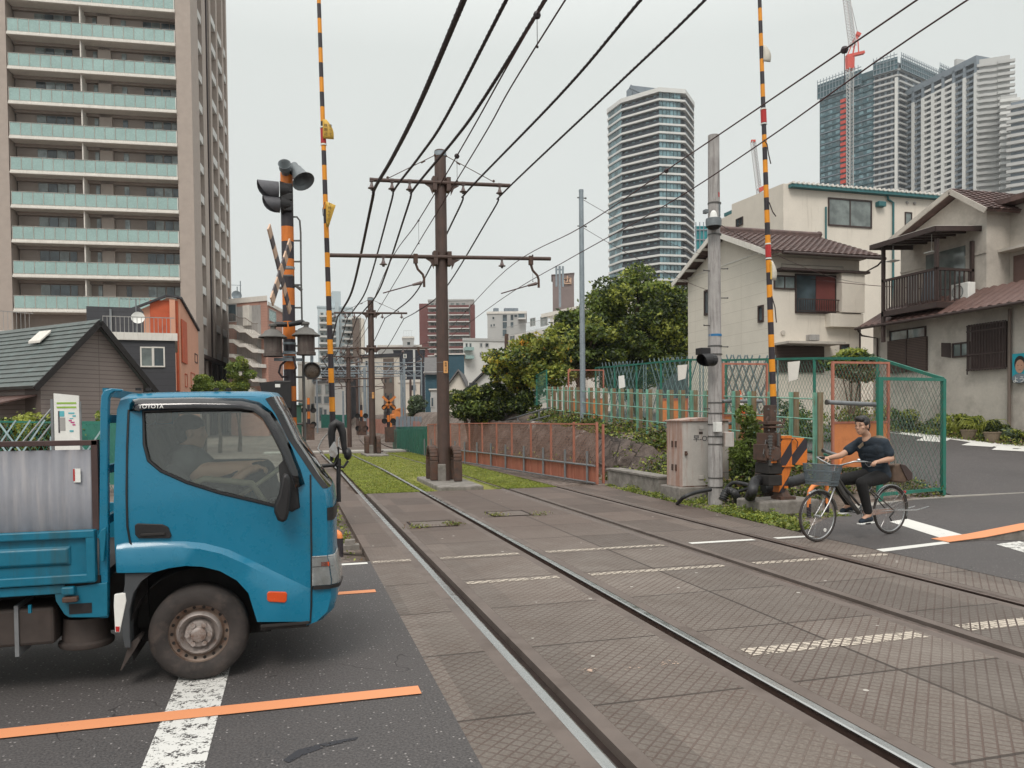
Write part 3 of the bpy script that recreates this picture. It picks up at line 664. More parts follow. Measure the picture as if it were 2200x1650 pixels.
# ================================================================== catenary poles and wires
def catenary_pole(label, X, Y, zb, zt, b1, b2, tilt=0., loops=True, plate=True):
    t = thing('catenary_pole', label, 'pole', (X, Y, zb), 'brown catenary poles between the tracks')
    m = MB(); m.tube([(X,Y,zb),(X,Y,zt)], [.155,.14], 18); m.lathe([(.0,zt+.02),(.12,zt+.02),(.14,zt)], (X,Y,0), n=18); m.build('shaft', M['poleb'], t, smooth=50)
    m = MB(); m.cyl((X,Y,zt-.13), (X,Y,zt-.02), .148, n=18); m.build('cap_band', M['galv'], t, smooth=50)
    ends = []
    for z, hw, nm in ((b1,1.72,'upper'),(b2,2.76,'lower')):
        a, b = Vector((X-hw, Y-.16, z-hw*tilt)), Vector((X+hw, Y-.16, z+hw*tilt)); ends.append((a, b))
        m = MB(); m.cyl(a, b, .048, n=10); m.build('crossarm', M['poleb'], t, smooth=50)
        m = MB(); m.box((X-.22,Y-.2,z-.19),(X-.12,Y+.05,z+.14)); m.box((X+.12,Y-.2,z-.19),(X+.22,Y+.05,z+.14))
        for s in (-1, 1): m.prism([(X+s*.22,Y-.165,z-.04),(X+s*.44,Y-.165,z-.04),(X+s*.40,Y-.165,z-.07),(X+s*.30,Y-.165,z-.13),(X+s*.22,Y-.165,z-.3)], (0,.02,0))
        m.each('arm_bracket', M['poleb'], t)
    a, b = ends[0]; m = MB()
    for e in (a+Vector((.42,0,0)), b-Vector((.42,0,0))):
        top = Vector((X+(.13 if e.x > X else -.13), Y-.05, zt-.12)); m.cyl(e+Vector((0,0,.06)), top, .010, n=5)
        m.sph(e+Vector((0,0,.08)), .035, 6); m.sph(top, .035, 6); m.tube([top.lerp(e, .22), top.lerp(e, .3)], .022, 6)
    m.build('stay_wires', M['rust'], t)
    def ins(x, z, arm):
        m_ = MB(); p = Vector((x, Y-.16, z)); m_.box((x-.045,Y-.2,z-.02),(x+.045,Y-.11,z+.06))
        m_.lathe([(.025,-.02),(.03,-.08),(.055,-.15),(.09,-.17),(.09,-.185),(.035,-.19),(.03,-.23)], p, n=12); m_.build('insulator', M['insul'], t, smooth=50)
    for dx in (-1.68,-1.2,-.78,.53,1.45): ins(X+dx, b1+dx*tilt-.02, 0)
    for dx in (-1.43, 1.49): ins(X+dx, b2+dx*tilt-.02, 0)
    for s, x0, x1 in ((-1, X-.66, X-1.45), (1, X+2.24, X+1.46)):
        z = b2+(x0-X)*tilt; m = MB(); y = Y-.16
        m.tube([(x0,y,z-.02),(x0,y,z-.16),(x0+.05,y,z-.30),(x0+.17,y,z-.42),(x0+.2,y,z-.52),(x0+.2,y,z-.72)], .03, 8); m.box((x0-.05,y-.05,z-.16),(x0+.05,y+.05,z+.06)); m.build('drop_bracket', M['rust'], t, smooth=50)
        m = MB(); m.cyl((x0+.14,y,z-.62), (x0-.08,y,z-.68), .045, .03, n=8); m.cyl((x0+.2,y,z-.6),(x0+.1,y,z-.63), .02, n=6); m.build('arm_insulator', M['insul'], t, smooth=50)
        m = MB(); m.cyl((x0-.05,y,z-.67), (x1,y,z-.9), .014, n=6); m.build('registration_arm', M['wire'], t)
    if loops:
        m = MB()
        for s, r_, dy in ((-1,.0,.28),(1,.0,-.22)):
            cx_ = X+s*(.25 if s < 0 else .24); w_ = .20
            prof = []
            for i in range(13):
                a_ = math.pi*i/12; prof.append((-math.cos(a_)*.42, .55+math.sin(a_)*.42))
            prof = [(-.42, 0)]+prof+[(.42, 0)]
            # curved steel guard: an inverted U band across the track direction
            outer = [(y_, z_) for y_, z_ in prof]; inner = [(y_*.76, z_ if z_ < .01 else .55+(z_-.55)*.76) for y_, z_ in prof]
            for k in range(len(outer)-1):
                o0, o1, i0, i1 = outer[k], outer[k+1], inner[k], inner[k+1]
                P_ = lambda q, xx: (cx_+xx, Y+dy+q[0]*.85, zb+.10+q[1]*.88)
                m.hexa([P_(o0,-w_/2),P_(o1,-w_/2),P_(o1,w_/2),P_(o0,w_/2),P_(i0,-w_/2),P_(i1,-w_/2),P_(i1,w_/2),P_(i0,w_/2)])
        m.each('pole_guard', M['rust'], t, smooth=35, bev=.02)
        m = MB(); m.box((X-.17,Y-.18,zb),(X+.02,Y+.18,zb+.5)); m.build('foot_collar', M['concb'], t, bev=.02)
        m = MB(); m.box((X-.45,Y-1.75,zb-.1),(X+.58,Y+1.5,zb+.09)); m.build('plinth', M['concb'], t, bev=.03)
    if plate:
        z0 = zb+ (2.72 if loops else 2.85); m = MB()
        m.box((X-.01,Y-.175,z0),(X+.09,Y-.158,z0+.29)); pl = m.build('number_plate', M['plate'], t)
        for i, ch in enumerate(('面','橋','15','号')):
            text(ch, .062, basis((X+.04, Y-.177, z0+.235-i*.062), (1,0,0), (0,0,1)), M['ink'], pl)
        m = MB(); m.lathe([(.157,z0+.03),(.157,z0+.04)], (X,Y,0), n=18); m.lathe([(.157,z0+.26),(.157,z0+.27)], (X,Y,0), n=18); m.each('plate_band', M['galvd'], t)
    return t
catenary_pole('nearest and tallest brown catenary pole, with steel hoop guards at its foot', 3.56, 18.86, 0, 8.13, 7.32, 5.53, .030)
catenary_pole('second brown catenary pole along the grass track', 3.66, 37.7, -.12, 7.4, 6.66, 4.99, .02)
catenary_pole('third brown catenary pole, where the rails begin to curve', 3.69, 54, -.3, 6.56, 5.86, 4.37, .01, False, False)
m = MB()
t4 = thing('catenary_pole', 'fourth and farthest brown catenary pole by the curve', 'pole', (6.3, 80, .05), 'brown catenary poles between the tracks')
m = MB(); m.tube([(6.3,80,.0),(6.3,80,7.2)], .14, 10); m.build('shaft', M['poleb'], t4, smooth=50)
m = MB(); m.cyl((3.6,79.8,4.9),(9,79.8,4.9), .05, n=6); m.cyl((4.6,79.8,6.4),(8,79.8,6.4), .05, n=6); m.build('crossarm', M['poleb'], t4)
def smoothpts(tab, n=8):
    out_ = []
    for i in range(len(tab)-1):
        p0 = tab[max(i-1,0)]; p1 = tab[i]; p2 = tab[i+1]; p3 = tab[min(i+2, len(tab)-1)]
        for k in range(n):
            t = k/n; out_.append(tuple(.5*((2*p1[j])+(-p0[j]+p2[j])*t+(2*p0[j]-5*p1[j]+4*p2[j]-p3[j])*t*t+(-p0[j]+3*p1[j]-3*p2[j]+p3[j])*t**3) for j in range(len(p1))))
    out_.append(tuple(tab[-1])); return out_
cablab = {'c1':'thickest black cable bundle, leftmost overhead','c2':'second black overhead cable from the left','c3':'third black overhead cable, over the pole top','c4':'black overhead cable right of the nearest pole','c5':'rightmost of the spiral wrapped overhead cables'}
for key, X, near, r_ in (('c1',1.95,[(-9,7.2),(-2,6.6),(4,6.35),(8.8,6.38),(12.2,6.46),(15.5,6.72)],.042),('c2',2.42,[(-9,7.2),(-2,6.6),(4,6.36),(8.7,6.38),(12.4,6.41),(15,6.65)],.026),
      ('c3',2.86,[(-9,7.2),(-2,6.65),(4,6.42),(8.6,6.4),(11.8,6.46),(13.8,6.6)],.028),('c4',4.17,[(-9,7.3),(-2,6.85),(4,6.7),(8.9,6.7),(11.9,6.74)],.024),('c5',5.08,[(-9,7.35),(-2,7),(4,6.85),(8.9,6.85),(11.8,6.93)],.022)):
    tab = [(X, y, z) for y, z in near]+[(X, 18.7, 7.11+(X-3.5)*.03), (X, 19.6, 6.95+(X-3.5)*.03), (X+.1, 27, 6.12), (X+.12, 33, 6.2), (X+.14, 37.5, 6.42), (X+.14, 38.2, 6.35), (X+.12, 46, 5.55), (X+.1, 53.8, 5.66), (X+.1,54.5,5.6), (X+1.5, 66, 5.1), (X+3, 80, 6.3)]
    pts_ = smoothpts(tab); m = MB(); m.tube(pts_, [r_*.85]*len(pts_), 8)
    o = m.build('overhead_cable', M['cable'], None, smooth=60); tag(o, cablab[key], 'cable', 'overhead cables along the tramway')
    if r_ > .02:       # spiral lashing wound on the cable
        near_ = [p for p in pts_ if 4 < p[1] < 34]; h = MB(); hp = []
        for a, b in zip(near_, near_[1:]):
            n_ = max(2, int((Vector(b)-Vector(a)).length/.022))
            for i in range(n_):
                p = Vector(a).lerp(Vector(b), i/n_); s_ = p.y/.13*2*math.pi; hp.append(p+Vector((math.cos(s_), 0, math.sin(s_)))*(r_*.85+.003))
        h.tube(hp, .004, 3, cap=False); h.build('spiral_wrap', M['cable'], o, world=False, keep=True)
def wire(label, tab, r_, hang=()):
    pts_ = smoothpts(tab); m = MB(); m.tube(pts_, r_, 5); o = m.build('contact_wire', M['wire'], None, smooth=60); tag(o, label, 'wire', 'contact and messenger wires'); return o
wl = wire('messenger wire over the left track', [(2.22,-9,5.6),(2.22,0,5.45),(2.23,7,5.34),(2.23,10,5.24),(2.23,14,5.18),(2.23,18.7,5.24),(2.25,28,4.5),(2.3,37.6,4.78),(2.3,46,4.0),(2.3,53.8,4.2),(3.5,67,4.2),(5.2,80,4.7)], .009)
wc = wire('contact wire over the left track', [(2.2,-9,5.1),(2.22,0,5.1),(2.22,7,5.05),(2.22,9.1,4.94),(2.22,14,4.77),(2.22,18.7,4.58),(2.25,28,4.3),(2.3,37.6,4.2),(2.3,46,3.8),(2.3,53.8,3.7),(3.5,67,3.8),(5.2,80,4.1)], .008)
wr = wire('messenger wire over the right track', [(5.2,-9,5.4),(5.17,0,5.2),(5.15,6,5.12),(5.15,10.1,5.1),(5.15,13.5,5.1),(5.15,18.7,5.28),(5.2,28,4.6),(5.2,37.6,4.85),(5.2,46,4.1),(5.2,53.8,4.3),(6.4,67,4.2),(8.1,80,4.7)], .009)
wq = wire('contact wire over the right track', [(5.1,-9,5.0),(5.12,0,4.9),(5.12,5,4.84),(5.12,7.7,4.68),(5.12,10,4.6),(5.12,14,4.63),(5.12,18.7,4.62),(5.15,28,4.3),(5.15,37.6,4.2),(5.15,46,3.8),(5.15,53.8,3.7),(6.4,67,3.8),(8.1,80,4.1)], .008)
def dropper(par, X, Y, z0, z1, big):
    m = MB(); m.sph((X,Y,z0), .038 if big else .02, 8); m.cyl((X,Y,z0),(X,Y,z1), .0035, n=4); m.sph((X,Y,z1), .014, 6)
    m.build('dropper', M['cable'], par, world=False)
for Y, z0, z1 in ((6.94,5.34,5.05),(10.6,5.23,4.89),(14.0,5.18,4.77),(23,4.83,4.45),(28,4.5,4.3),(33,4.55,4.25)): dropper(wl, 2.235, Y, z0, z1, Y < 12)
for Y, z0, z1 in ((6.4,5.12,4.8),(10.1,5.1,4.6),(16.5,5.2,4.63),(23.5,4.9,4.45),(30,4.62,4.28)): dropper(wr, 5.16, Y, z0, z1, Y < 15)
# far gantries over the junction (truss beams on slim posts)
def gantry(label, x0, x1, ytop, dep, posts, base):
    a, b = P(x0, ytop, dep), P(x1, ytop, dep); t = thing('line_gantry', label, 'gantry', (a.x, a.y, base), 'gantries over the far junction')
    m = MB(); m.cyl(a, b, .05, n=6); lo = Vector((0,0,-.55)); m.cyl(a+lo, b+lo, .05, n=6); n_ = 16
    for i in range(n_): m.cyl(a.lerp(b, i/n_)+(lo if i % 2 else Vector()), a.lerp(b, (i+1)/n_)+(Vector() if i % 2 else lo), .03, n=4)
    m.build('truss_beam', M['galv'], t)
    for p in posts:
        q = P(p, ytop, dep); m = MB(); m.cyl((q.x,q.y,base),(q.x,q.y,q.z+.6), .1, n=8); m.build('post', M['galv'], t)
gantry('nearest blue grey truss gantry behind the second pole', 650, 868, 787, 62, (716, 868), -.2)
gantry('middle truss gantry over the curved rails', 655, 905, 797, 84, (680, 790), .1)
gantry('farthest truss gantry in front of the beige block', 690, 925, 779, 105, (770, 905), .4)
# ================================================================== striped crossing furniture
def bands(m, p0, p1, r0, r1, step, n=12, ph=0, cols=(0, 1)):
    p0, p1 = V3(p0), V3(p1); Ln = (p1-p0).length; k = int(Ln/step)+1
    for i in range(k):
        a, b = i*step/Ln, min(1, (i+1)*step/Ln)
        if b <= a: break
        m.tube([p0.lerp(p1, a), p0.lerp(p1, b)], [r0+(r1-r0)*a, r0+(r1-r0)*b], n, cols[(i+ph) % 2])
def hood(m, c, d, r, ln, n=16):      # lamp visor: full at the back, long at the top, cut away below
    c = V3(c); d = V3(d).normalized(); sidev = d.cross(Vector((0,0,1))).normalized(); rings = []
    for k in range(2):
        for i in range(n):
            a = 2*math.pi*i/n; u = (sidev*math.cos(a)+Vector((0,0,1))*math.sin(a))*r; rings.append(c+u+d*(0 if k == 0 else ln*(.04+.96*math.sqrt(max(0, 1-((1-math.sin(a))/2)**2)))))
    m.add(rings, [(i, (i+1) % n, n+(i+1) % n, n+i) for i in range(n)]+[tuple(range(n))])
SP = Vector((-.03, 11, 0))
M['lidg'] = pm('weathered_lid', (.13,.125,.115), .6, .1, .2, 8)
t = thing('crossing_signal', 'orange and black striped crossing signal post with crossbuck behind the truck', 'signal post', (SP.x, SP.y, 0))
m = MB(); zs = [0,.55,.75,.99] + [AY(618, y, 11).z for y in (897,862,830,794,762,729,691,656,620,594,557,520,488,400,372)]
zs = sorted(zs)
for i, (a, b) in enumerate(zip(zs, zs[1:])): m.tube([(SP.x,11,a),(SP.x,11,b)], .083, 16, (len(zs)-2-i) % 2)
m.build('post', [M['orange'], M['stripe']], t, smooth=50)
def sp(x, y, Y=11.): return AY(x, y, Y)
# crossbuck: two faded boards in a plane nearly edge-on to the viewer
cc = sp(603, 582, 10.25); hd = Vector((.27, .963, 0)); 
for sgn in (1, -1):
    m = MB(); d = (hd*sgn*.70+Vector((0,0,.74))).normalized(); nrm = Vector((hd.y, -hd.x, 0))*-1; side_ = d.cross(nrm).normalized()
    for k in range(9):
        a = cc+d*(-.62+k*1.24/9)-nrm*(.01*sgn); b = cc+d*(-.62+(k+1)*1.24/9)-nrm*(.01*sgn); m.beam(a, b, .018, .125, k % 2, up=side_)
    m.build('crossbuck_board', [M['xboard'], M['xband']], t)
m = MB()
for y in (577, 592): m.tube([sp(596,y,10.25), sp(610,y,10.6), sp(628,y,10.9)], .012, 6)
m.each('crossbuck_clamp', M['galvd'], t)
# hooded flashing lamps on the left
for x, y, r_ in ((598,410,.12),(601,440,.105)):
    m = MB(); c = sp(x, y, 10.95); hood(m, c, (-1,-.12,0), r_, .27 if y < 420 else .22); m.build('lamp_visor', M['hood'], t, smooth=50)
    m = MB(); m.cyl(c+Vector((.02,0,0)), c+Vector((.14,0,0)), .13, .10, 14); m.build('lamp_body', M['black'], t, smooth=50)
m = MB()
for y0, y1, w_ in ((398,415,.1),(418,432,.12),(436,455,.11)):
    a, b = sp(603,y1,10.95), sp(628,y0,10.95); m.box((a.x,10.86,a.z),(b.x,11.05,b.z))
m.build('lamp_junction_box', M['black'], t, bev=.01)
# horn loudspeakers on top
for (x0,y0),(x1,y1),r_ in (((632,357),(652,390),.155),((614,372),(611,352),.085)):
    a, b = sp(x0,y0,10.95), sp(x1,y1,10.8); m = MB(); d = (b-a).normalized(); ln = (b-a).length
    m.lathe([(.0,-.02),(.055,-.02),(.06,.06),(.075,.07),(.08,.10),(r_*.72,ln*.8),(r_,ln),(r_*.9,ln*.97),(r_*.4,ln*.45),(.02,ln*.4)], a, d, 20); m.build('horn_speaker', M['horn'], t, smooth=40)
m = MB(); m.cyl(sp(612,370,10.95), sp(632,372,10.95), .03, n=8); m.box(tuple(sp(609,385,10.98)), tuple(sp(622,362,11.08))); m.tube([sp(630,385,10.9), sp(637,370,10.85), sp(634,362,10.9)], .012, 5); m.build('speaker_mount', M['black'], t)
# drum shaped bell housings
for x, ya, yb, arm in ((587,721,766,((617,697),(592,697),(587,703),(587,718))),(658,717,763,((620,697),(650,692),(658,698),(658,714)))):
    top, bot = sp(x,ya,10.75), sp(x,yb,10.75); h = top.z-bot.z; m = MB()
    m.lathe([(.125,0),(.125,.04),(.113,.045),(.113,h-.02)], bot, n=22); b_ = m.build('bell_housing', M['lampbrown'], t, smooth=40)
    m = MB(); m.lathe([(.185,h-.03),(.185,h-.02),(.12,h+.03),(.10,h+.06),(.03,h+.09),(.03,h+.12),(.05,h+.125),(.05,h+.15),(.02,h+.16)], bot, n=22); m.build('lid', M['lidg'], b_, smooth=40)
    m = MB(); m.tube([sp(q[0],q[1],10.8) for q in arm], .036, 8); m.build('bell_arm', M['black'], t, smooth=60)
m = MB(); c = sp(670, 797, 10.7); m.lathe([(.0,-.06),(.11,-.06),(.115,.05),(.105,.05),(.10,.0),(.0,-.01)], c, (0,-1,0), 24); m.build('round_lamp', M['black'], t, smooth=40)
m = MB(); m.lathe([(.0,.012),(.06,.01),(.095,.0)], c, (0,-1,0), 20); m.build('lamp_lens', pm('dark_lens', (.07,.05,.035), .3), t, smooth=50)
m = MB(); m.cyl(sp(670,765,10.72), sp(670,783,10.72), .022, n=8)
for y in (577,739,758,768): m.lathe([(.088,-.01),(.088,.02)], (SP.x,11,sp(618,y).z), n=16)
m.tube([sp(576,758,10.75),sp(600,760,10.85),sp(660,758,10.75)], .012, 6); m.box((SP.x-.2,10.86,sp(618,777).z),(SP.x+.17,10.9,sp(618,771).z)); m.each('bracket', M['galv'], t)
# side ladder rungs and rail
m = MB(); m.tube([sp(630,466),sp(638,466),sp(644,474),sp(646,500),sp(647,600),sp(649,700)], .012, 6); m.cyl(sp(651,705), (sp(653,960).x,11,0), .02, n=8)
for y in (517,562,612,661,711,743): m.cyl(sp(628,y), sp(648,y), .012, n=6)
for y in (810,861,911): m.cyl(sp(630,y), sp(653,y), .014, n=6)
m.tube([sp(600,620),sp(612,616),sp(636,614),sp(649,624)], .022, 6); m.build('ladder', M['gunmetal'], t)
m = MB(); m.tube([sp(614,775,10.9),sp(603,785,10.85),sp(599,800,10.85),sp(606,810,10.85),sp(617,808,10.9)], .016, 6); m.tube([sp(630,766,10.85),sp(636,790,10.85),sp(630,800,10.9)], .014, 6); m.each('cable_loop', M['cable'], t)
m = MB(); a, b = sp(590,879,10.8), sp(626,819,10.8); m.box((a.x,10.6,a.z),(b.x,10.95,b.z)); m.build('signal_box', M['black'], t, bev=.015)
m = MB(); m.prism([sp(590,819,10.6),sp(557,822,10.6),sp(562,842,10.6),sp(590,868,10.6)], (0,.35,0)); m.build('box_visor', M['black'], t)
m = MB(); a, b = sp(591,832,10.59), sp(602,825,10.59); m.box((a.x,10.59,a.z),(b.x,10.6,b.z)); m.build('sticker', M['white'], t)
# --- barrier arms, raised
def arm(name_lab, pts_px, Y, r0, r1, red, grp='raised crossing barrier arms'):
    ps = [AY(x, y, Y) for x, y in pts_px]; base, top = ps[0], ps[-1]; t = thing('crossing_barrier', name_lab, 'barrier', base, grp)
    d = (top-base).normalized(); top = top+d*.9; m = MB(); bands(m, base, top, r0, r1, .205, 12); m.build('striped_tube', [M['stripe'], M['yellow']], t, smooth=50)
    for f in red:
        c = base.lerp(top, f); m = MB(); m.tube([c, c+d*.2], r0*.85+.004, 12); m.build('red_reflector', M['red'], t, smooth=50)
        m = MB(); m.tube([c-d*.03, c-d*.01], r0*.85+.008, 12); m.tube([c+d*.21, c+d*.23], r0*.85+.008, 12); m.each('reflector_ring', M['white'], t, smooth=50)
    return t, base, top, d
tl, b_, t_, d_ = arm('left raised yellow and black barrier arm behind the truck cab', [(715,915),(685,0)], 11.4, .042, .026, (.58,.88))
def flag(par, c, w_, h, mat, back=None, cols=(), size=.075, lean=0, rotate=False, yaw=0):
    c = V3(c); m = MB(); xd = Vector((math.cos(yaw), math.sin(yaw), 0)); n_ = 6; vs = []
    for j in range(n_+1):
        f = j/n_; ww = w_*(.35+.65*math.sin(min(1, f*1.3)*math.pi/2)) if not lean else w_*(1-.75*f)
        vs += [c-Vector((0,0,h*f)), c-Vector((0,0,h*f))+xd*ww+Vector((0,-.03*math.sin(f*3),-.05*(1-f) if lean else 0))]
    m.add(vs, [(2*j, 2*j+1, 2*j+3, 2*j+2) for j in range(n_)]); fo = m.build('warning_flag', M[mat], par, smooth=60); s_ = fo.modifiers.new('t', 'SOLIDIFY'); s_.thickness = .004
    for i, col in enumerate(cols):
        for k, ch in enumerate(col):
            ps_ = c+xd*(w_*(.68-.42*i) if not rotate else w_*(.42-.055*k))-Vector((0,.045,h*.38+k*size*1.12 if not rotate else h*.15+k*size*1.1))
            text(ch, size, basis(ps_, xd, (0,0,1)), M['ink'], fo)
flag(tl, AY(693,256,11.34), .15, .27, 'flag', cols=('待って','横断止'), size=.052)
flag(tl, AY(700,432,11.34), .135, .36, 'flag', cols=('お待ち下さい',), size=.05, lean=1, rotate=True)
m = MB(); c = [AY(698,434,11.33), AY(693,450,11.33), AY(694,462,11.33), AY(699,470,11.33)]; m.tube(c, .006, 4); m.build('tie_cord', M['cable'], tl)
tr_, b_, t_, d_ = arm('right raised yellow and black barrier arm beside the striped machine', [(1662,878),(1632,0)], 11.3, .052, .028, (.33,.62))
flag(tr_, AY(1640,96,11.25), .13, .27, 'flagw'); flag(tr_, AY(1656,560,11.25), .10, .32, 'flagw')
m = MB(); m.box(tuple(AY(1655,600,11.24)-Vector((0,.01,0))), tuple(AY(1657.5,562,11.24))); m.build('flag_edge', M['flag'], tr_)
m = MB()
for c in (((1641,300),(1648,310),(1651,330),(1656,352)),((1648,430),(1653,436),(1660,455),(1667,465)),((1658,636),(1665,660),(1668,693))): m.tube([AY(x,y,11.22) for x, y in c], .009, 4)
m.each('hanging_cord', M['cable'], tr_)
# --- right barrier machine
BP = G(1685,1085); MY = 11.25
t = thing('barrier_machine', 'orange and black striped barrier machine with counterweights on a concrete block', 'barrier machine', (7.75, 11.2, 0))
def mp(x, y, Y=MY-.15): return AY(x, y, Y)
m = MB(); m.box((7.22,10.95,-.02),(8.35,11.65,.22)); m.build('concrete_base', M['concb'], t, bev=.03)
m = MB(); m.tube([(7.83,11.2,.22),(7.83,11.2,.27)], .2, 4); m.tube([(7.8,11.2,.25),(7.76,11.2,.40)], [.15,.08], 8); m.build('pedestal', M['rust'], t)
def stripe_poly(m, poly, y0, y1, ang=0.9, step=.19, ph=0):
    """prism cut into diagonal orange / black bands"""
    bm = bmesh.new(); n_ = len(poly); a = [bm.verts.new((p[0], y0, p[1])) for p in poly]; b = [bm.verts.new((p[0], y1, p[1])) for p in poly]
    bm.faces.new(a); bm.faces.new(b[::-1])
    for i in range(n_): bm.faces.new((a[i], b[i], b[(i+1) % n_], a[(i+1) % n_]))
    nn = Vector((-math.sin(ang), 0, math.cos(ang))); lo = min(Vector((p[0],0,p[1])).dot(nn) for p in poly); hi = max(Vector((p[0],0,p[1])).dot(nn) for p in poly); k = lo+ph
    while k < hi:
        bmesh.ops.bisect_plane(bm, geom=bm.verts[:]+bm.edges[:]+bm.faces[:], plane_co=nn*k, plane_no=nn); k += step/2
    bmesh.ops.recalc_face_normals(bm, faces=bm.faces)
    base = len(m.v); bm.verts.index_update(); m.v += [tuple(v.co) for v in bm.verts]
    for f in bm.faces:
        c = f.calc_center_median().dot(nn); m.f.append(tuple(base+v.index for v in f.verts)); m.m.append(int(math.floor((c-lo-ph)/(step/2)) % 2))
    bm.free()
def pz(*px): return [(mp(x,y).x, mp(x,y).z) for x, y in px]
m = MB(); stripe_poly(m, pz((1678,940),(1701,940),(1702,1000),(1690,1042),(1686,1060),(1673,1058),(1680,1010),(1678,1000)), MY-.15, MY+.02, .95, .30, .1); m.build('front_casing', [M['orange'], M['stripe']], t, bev=.004)
m = MB(); stripe_poly(m, pz((1702,942),(1731,941),(1736,948),(1736,996),(1731,1000),(1702,998)), MY-.13, MY+.3, .85, .30, .02); m.build('motor_box', [M['orange'], M['stripe']], t, bev=.004)
m = MB(); m.box((mp(1675,1003).x,MY-.18,mp(1675,1003).z),(mp(1704,1003).x,MY+.02,mp(1704,1000).z)); m.box((mp(1677,942).x,MY-.17,mp(1677,942).z),(mp(1700,942).x,MY+.03,mp(1700,936).z)); m.each('casing_lip', M['orange'], t)
m = MB(); a, b = mp(1684,1049), mp(1692,1044); m.box((a.x,MY-.17,a.z),(b.x,MY-.15,b.z)); m.build('latch', M['orange'], t)
m = MB()
for (x0,y0,x1,y1,o) in ((1648,930,1678,1000,-.22),(1655,870,1668,935,-.12),(1645,955,1655,990,-.28),(1668,945,1676,990,-.26),(1650,905,1680,912,-.2),(1653,915,1684,920,-.2)):
    a, b = mp(x0,y1,MY+o), mp(x1,y0,MY+o); m.box((a.x,MY+o,a.z),(b.x,MY+.08,b.z))
m.cyl(mp(1662,975,MY-.35), mp(1662,975,MY+.1), .12, n=14); m.tube([mp(1648,912),mp(1647,902),mp(1651,895)], .02, 6); m.tube([mp(1680,912),mp(1685,905),mp(1684,898)], .02, 6); m.build('arm_mechanism', M['rust'], t, bev=.006)
m = MB()
for k in range(8): a_ = k*math.pi/4; q = mp(1662,975,MY-.36)+Vector((math.cos(a_)*.085,0,math.sin(a_)*.085)); m.cyl(q, q-Vector((0,.02,0)), .012, n=6)
for x, y in ((1651,880),(1665,884),(1652,925),(1667,928),(1650,948),(1676,952)): q = mp(x,y,MY-.24); m.sph(q, .018, 6)
m.tube([mp(1652,1000,MY-.25),mp(1640,975,MY-.25),mp(1646,945,MY-.2)], .012, 6); m.cyl(mp(1655,935,MY-.3), mp(1655,1000,MY-.3), .03, n=8); m.cyl(mp(1672,932,MY-.28), mp(1672,958,MY-.28), .022, n=8)
for k in range(9): m.lathe([(.036,-.006),(.042,0),(.036,.006)], mp(1655,938+k*6.5,MY-.3), n=10)
m.each('linkage', M['gunmetal'], t)
for i, y in enumerate((1018,1043)):
    a, b = mp(1640,y), mp(1669,y-24); m = MB(); m.box((a.x,MY-.3,a.z),(b.x,MY+.1,b.z)); m.build('counterweight', M['dark'], t, bev=.015)
m = MB(); a, b = mp(1656,995,MY-.32), mp(1668,984,MY-.32); m.box((a.x,MY-.33,a.z),(b.x,MY-.3,b.z)); m.build('orange_tag', M['orange'], t)
m = MB(); m.tube([mp(1701,944,MY-.16),mp(1708,942,MY-.18),mp(1714,950,MY-.17),mp(1712,962,MY-.16)], .008, 5); m.build('cable', M['cable'], t)
# corrugated hoses on the ground
def hose(label, pts, r_):
    ps = smoothpts([tuple(p) for p in pts], 10); full = []; rr = []
    for i in range(len(ps)-1):
        a, b = Vector(ps[i]), Vector(ps[i+1]); n_ = max(1, int((b-a).length/(r_*.28)))
        for j in range(n_): full.append(a.lerp(b, j/n_)); rr.append(r_*(1 if len(full) % 2 else .82))
    m_ = MB(); m_.tube(full, rr, 10); o = m_.build('corrugated_hose', M['hose'], None, smooth=60); return tag(o, label, 'hose', 'black corrugated cable hoses')
hose('thick ribbed black hose curling down in front of the concrete block', [AY(1640,1030,11.3),AY(1622,1035,11.1),AY(1615,1060,10.9),G(1606,1085)+Vector((0,0,.06))], .085)
hose('black ribbed hose coiled at the foot of the concrete pole', [AY(1552,1075,12),AY(1562,1055,12),AY(1580,1062,11.9),G(1586,1085,.05)], .075)
hose('black ribbed hose behind the machine', [AY(1640,1048,11.8),AY(1700,1035,11.8),AY(1735,1025,11.9)], .10)
def cable(label, pts, r_): 
    m_ = MB(); m_.tube(smoothpts([tuple(p) for p in pts], 8), r_, 8); return tag(m_.build('ground_cable', M['hose'], None, smooth=60), label, 'cable', 'black cables by the cabinet')
cable('black cable drooping from the cabinet base', [AY(1527,1052,12.5),AY(1495,1058,12.4),AY(1470,1068,12.4),G(1455,1082,.02)], .035)
cable('black cable arching between pole and machine', [AY(1560,1050,12.3),AY(1575,1037,12.2),AY(1600,1040,12),AY(1625,1048,11.8)], .035)
cable('black cable lying on the weeds near the pole', [AY(1575,1058,12.2),AY(1600,1052,12),AY(1630,1040,11.7)], .03)
def upipe(label, pts, r_=.033, grp='orange and black guard pipes'):
    t_ = thing('guard_pipe', label, 'bollard', pts[0], grp); ps = [V3(p) for p in pts]; z0 = min(p.z for p in ps)
    m_ = MB(); m_.tube(smoothpts([tuple(p) for p in ps], 6), r_, 10); m_.build('orange_pipe', M['bollard'], t_, smooth=60)
    m_ = MB()
    for p in (ps[0], ps[-1]): m_.tube([p+Vector((0,0,-.001)), p+Vector((0,0,.22))], r_+.004, 10)
    m_.each('black_sleeve', M['stripe'], t_, smooth=60)
b = G(1738,1112); upipe('orange guard pipe seen through the bicycle front wheel', [b, b+Vector((0,0,.34)), b+Vector((.06,.02,.46)), b+Vector((.2,.1,.5)), b+Vector((.55,.35,.5)), b+Vector((.66,.43,.44)), b+Vector((.68,.45,0))])
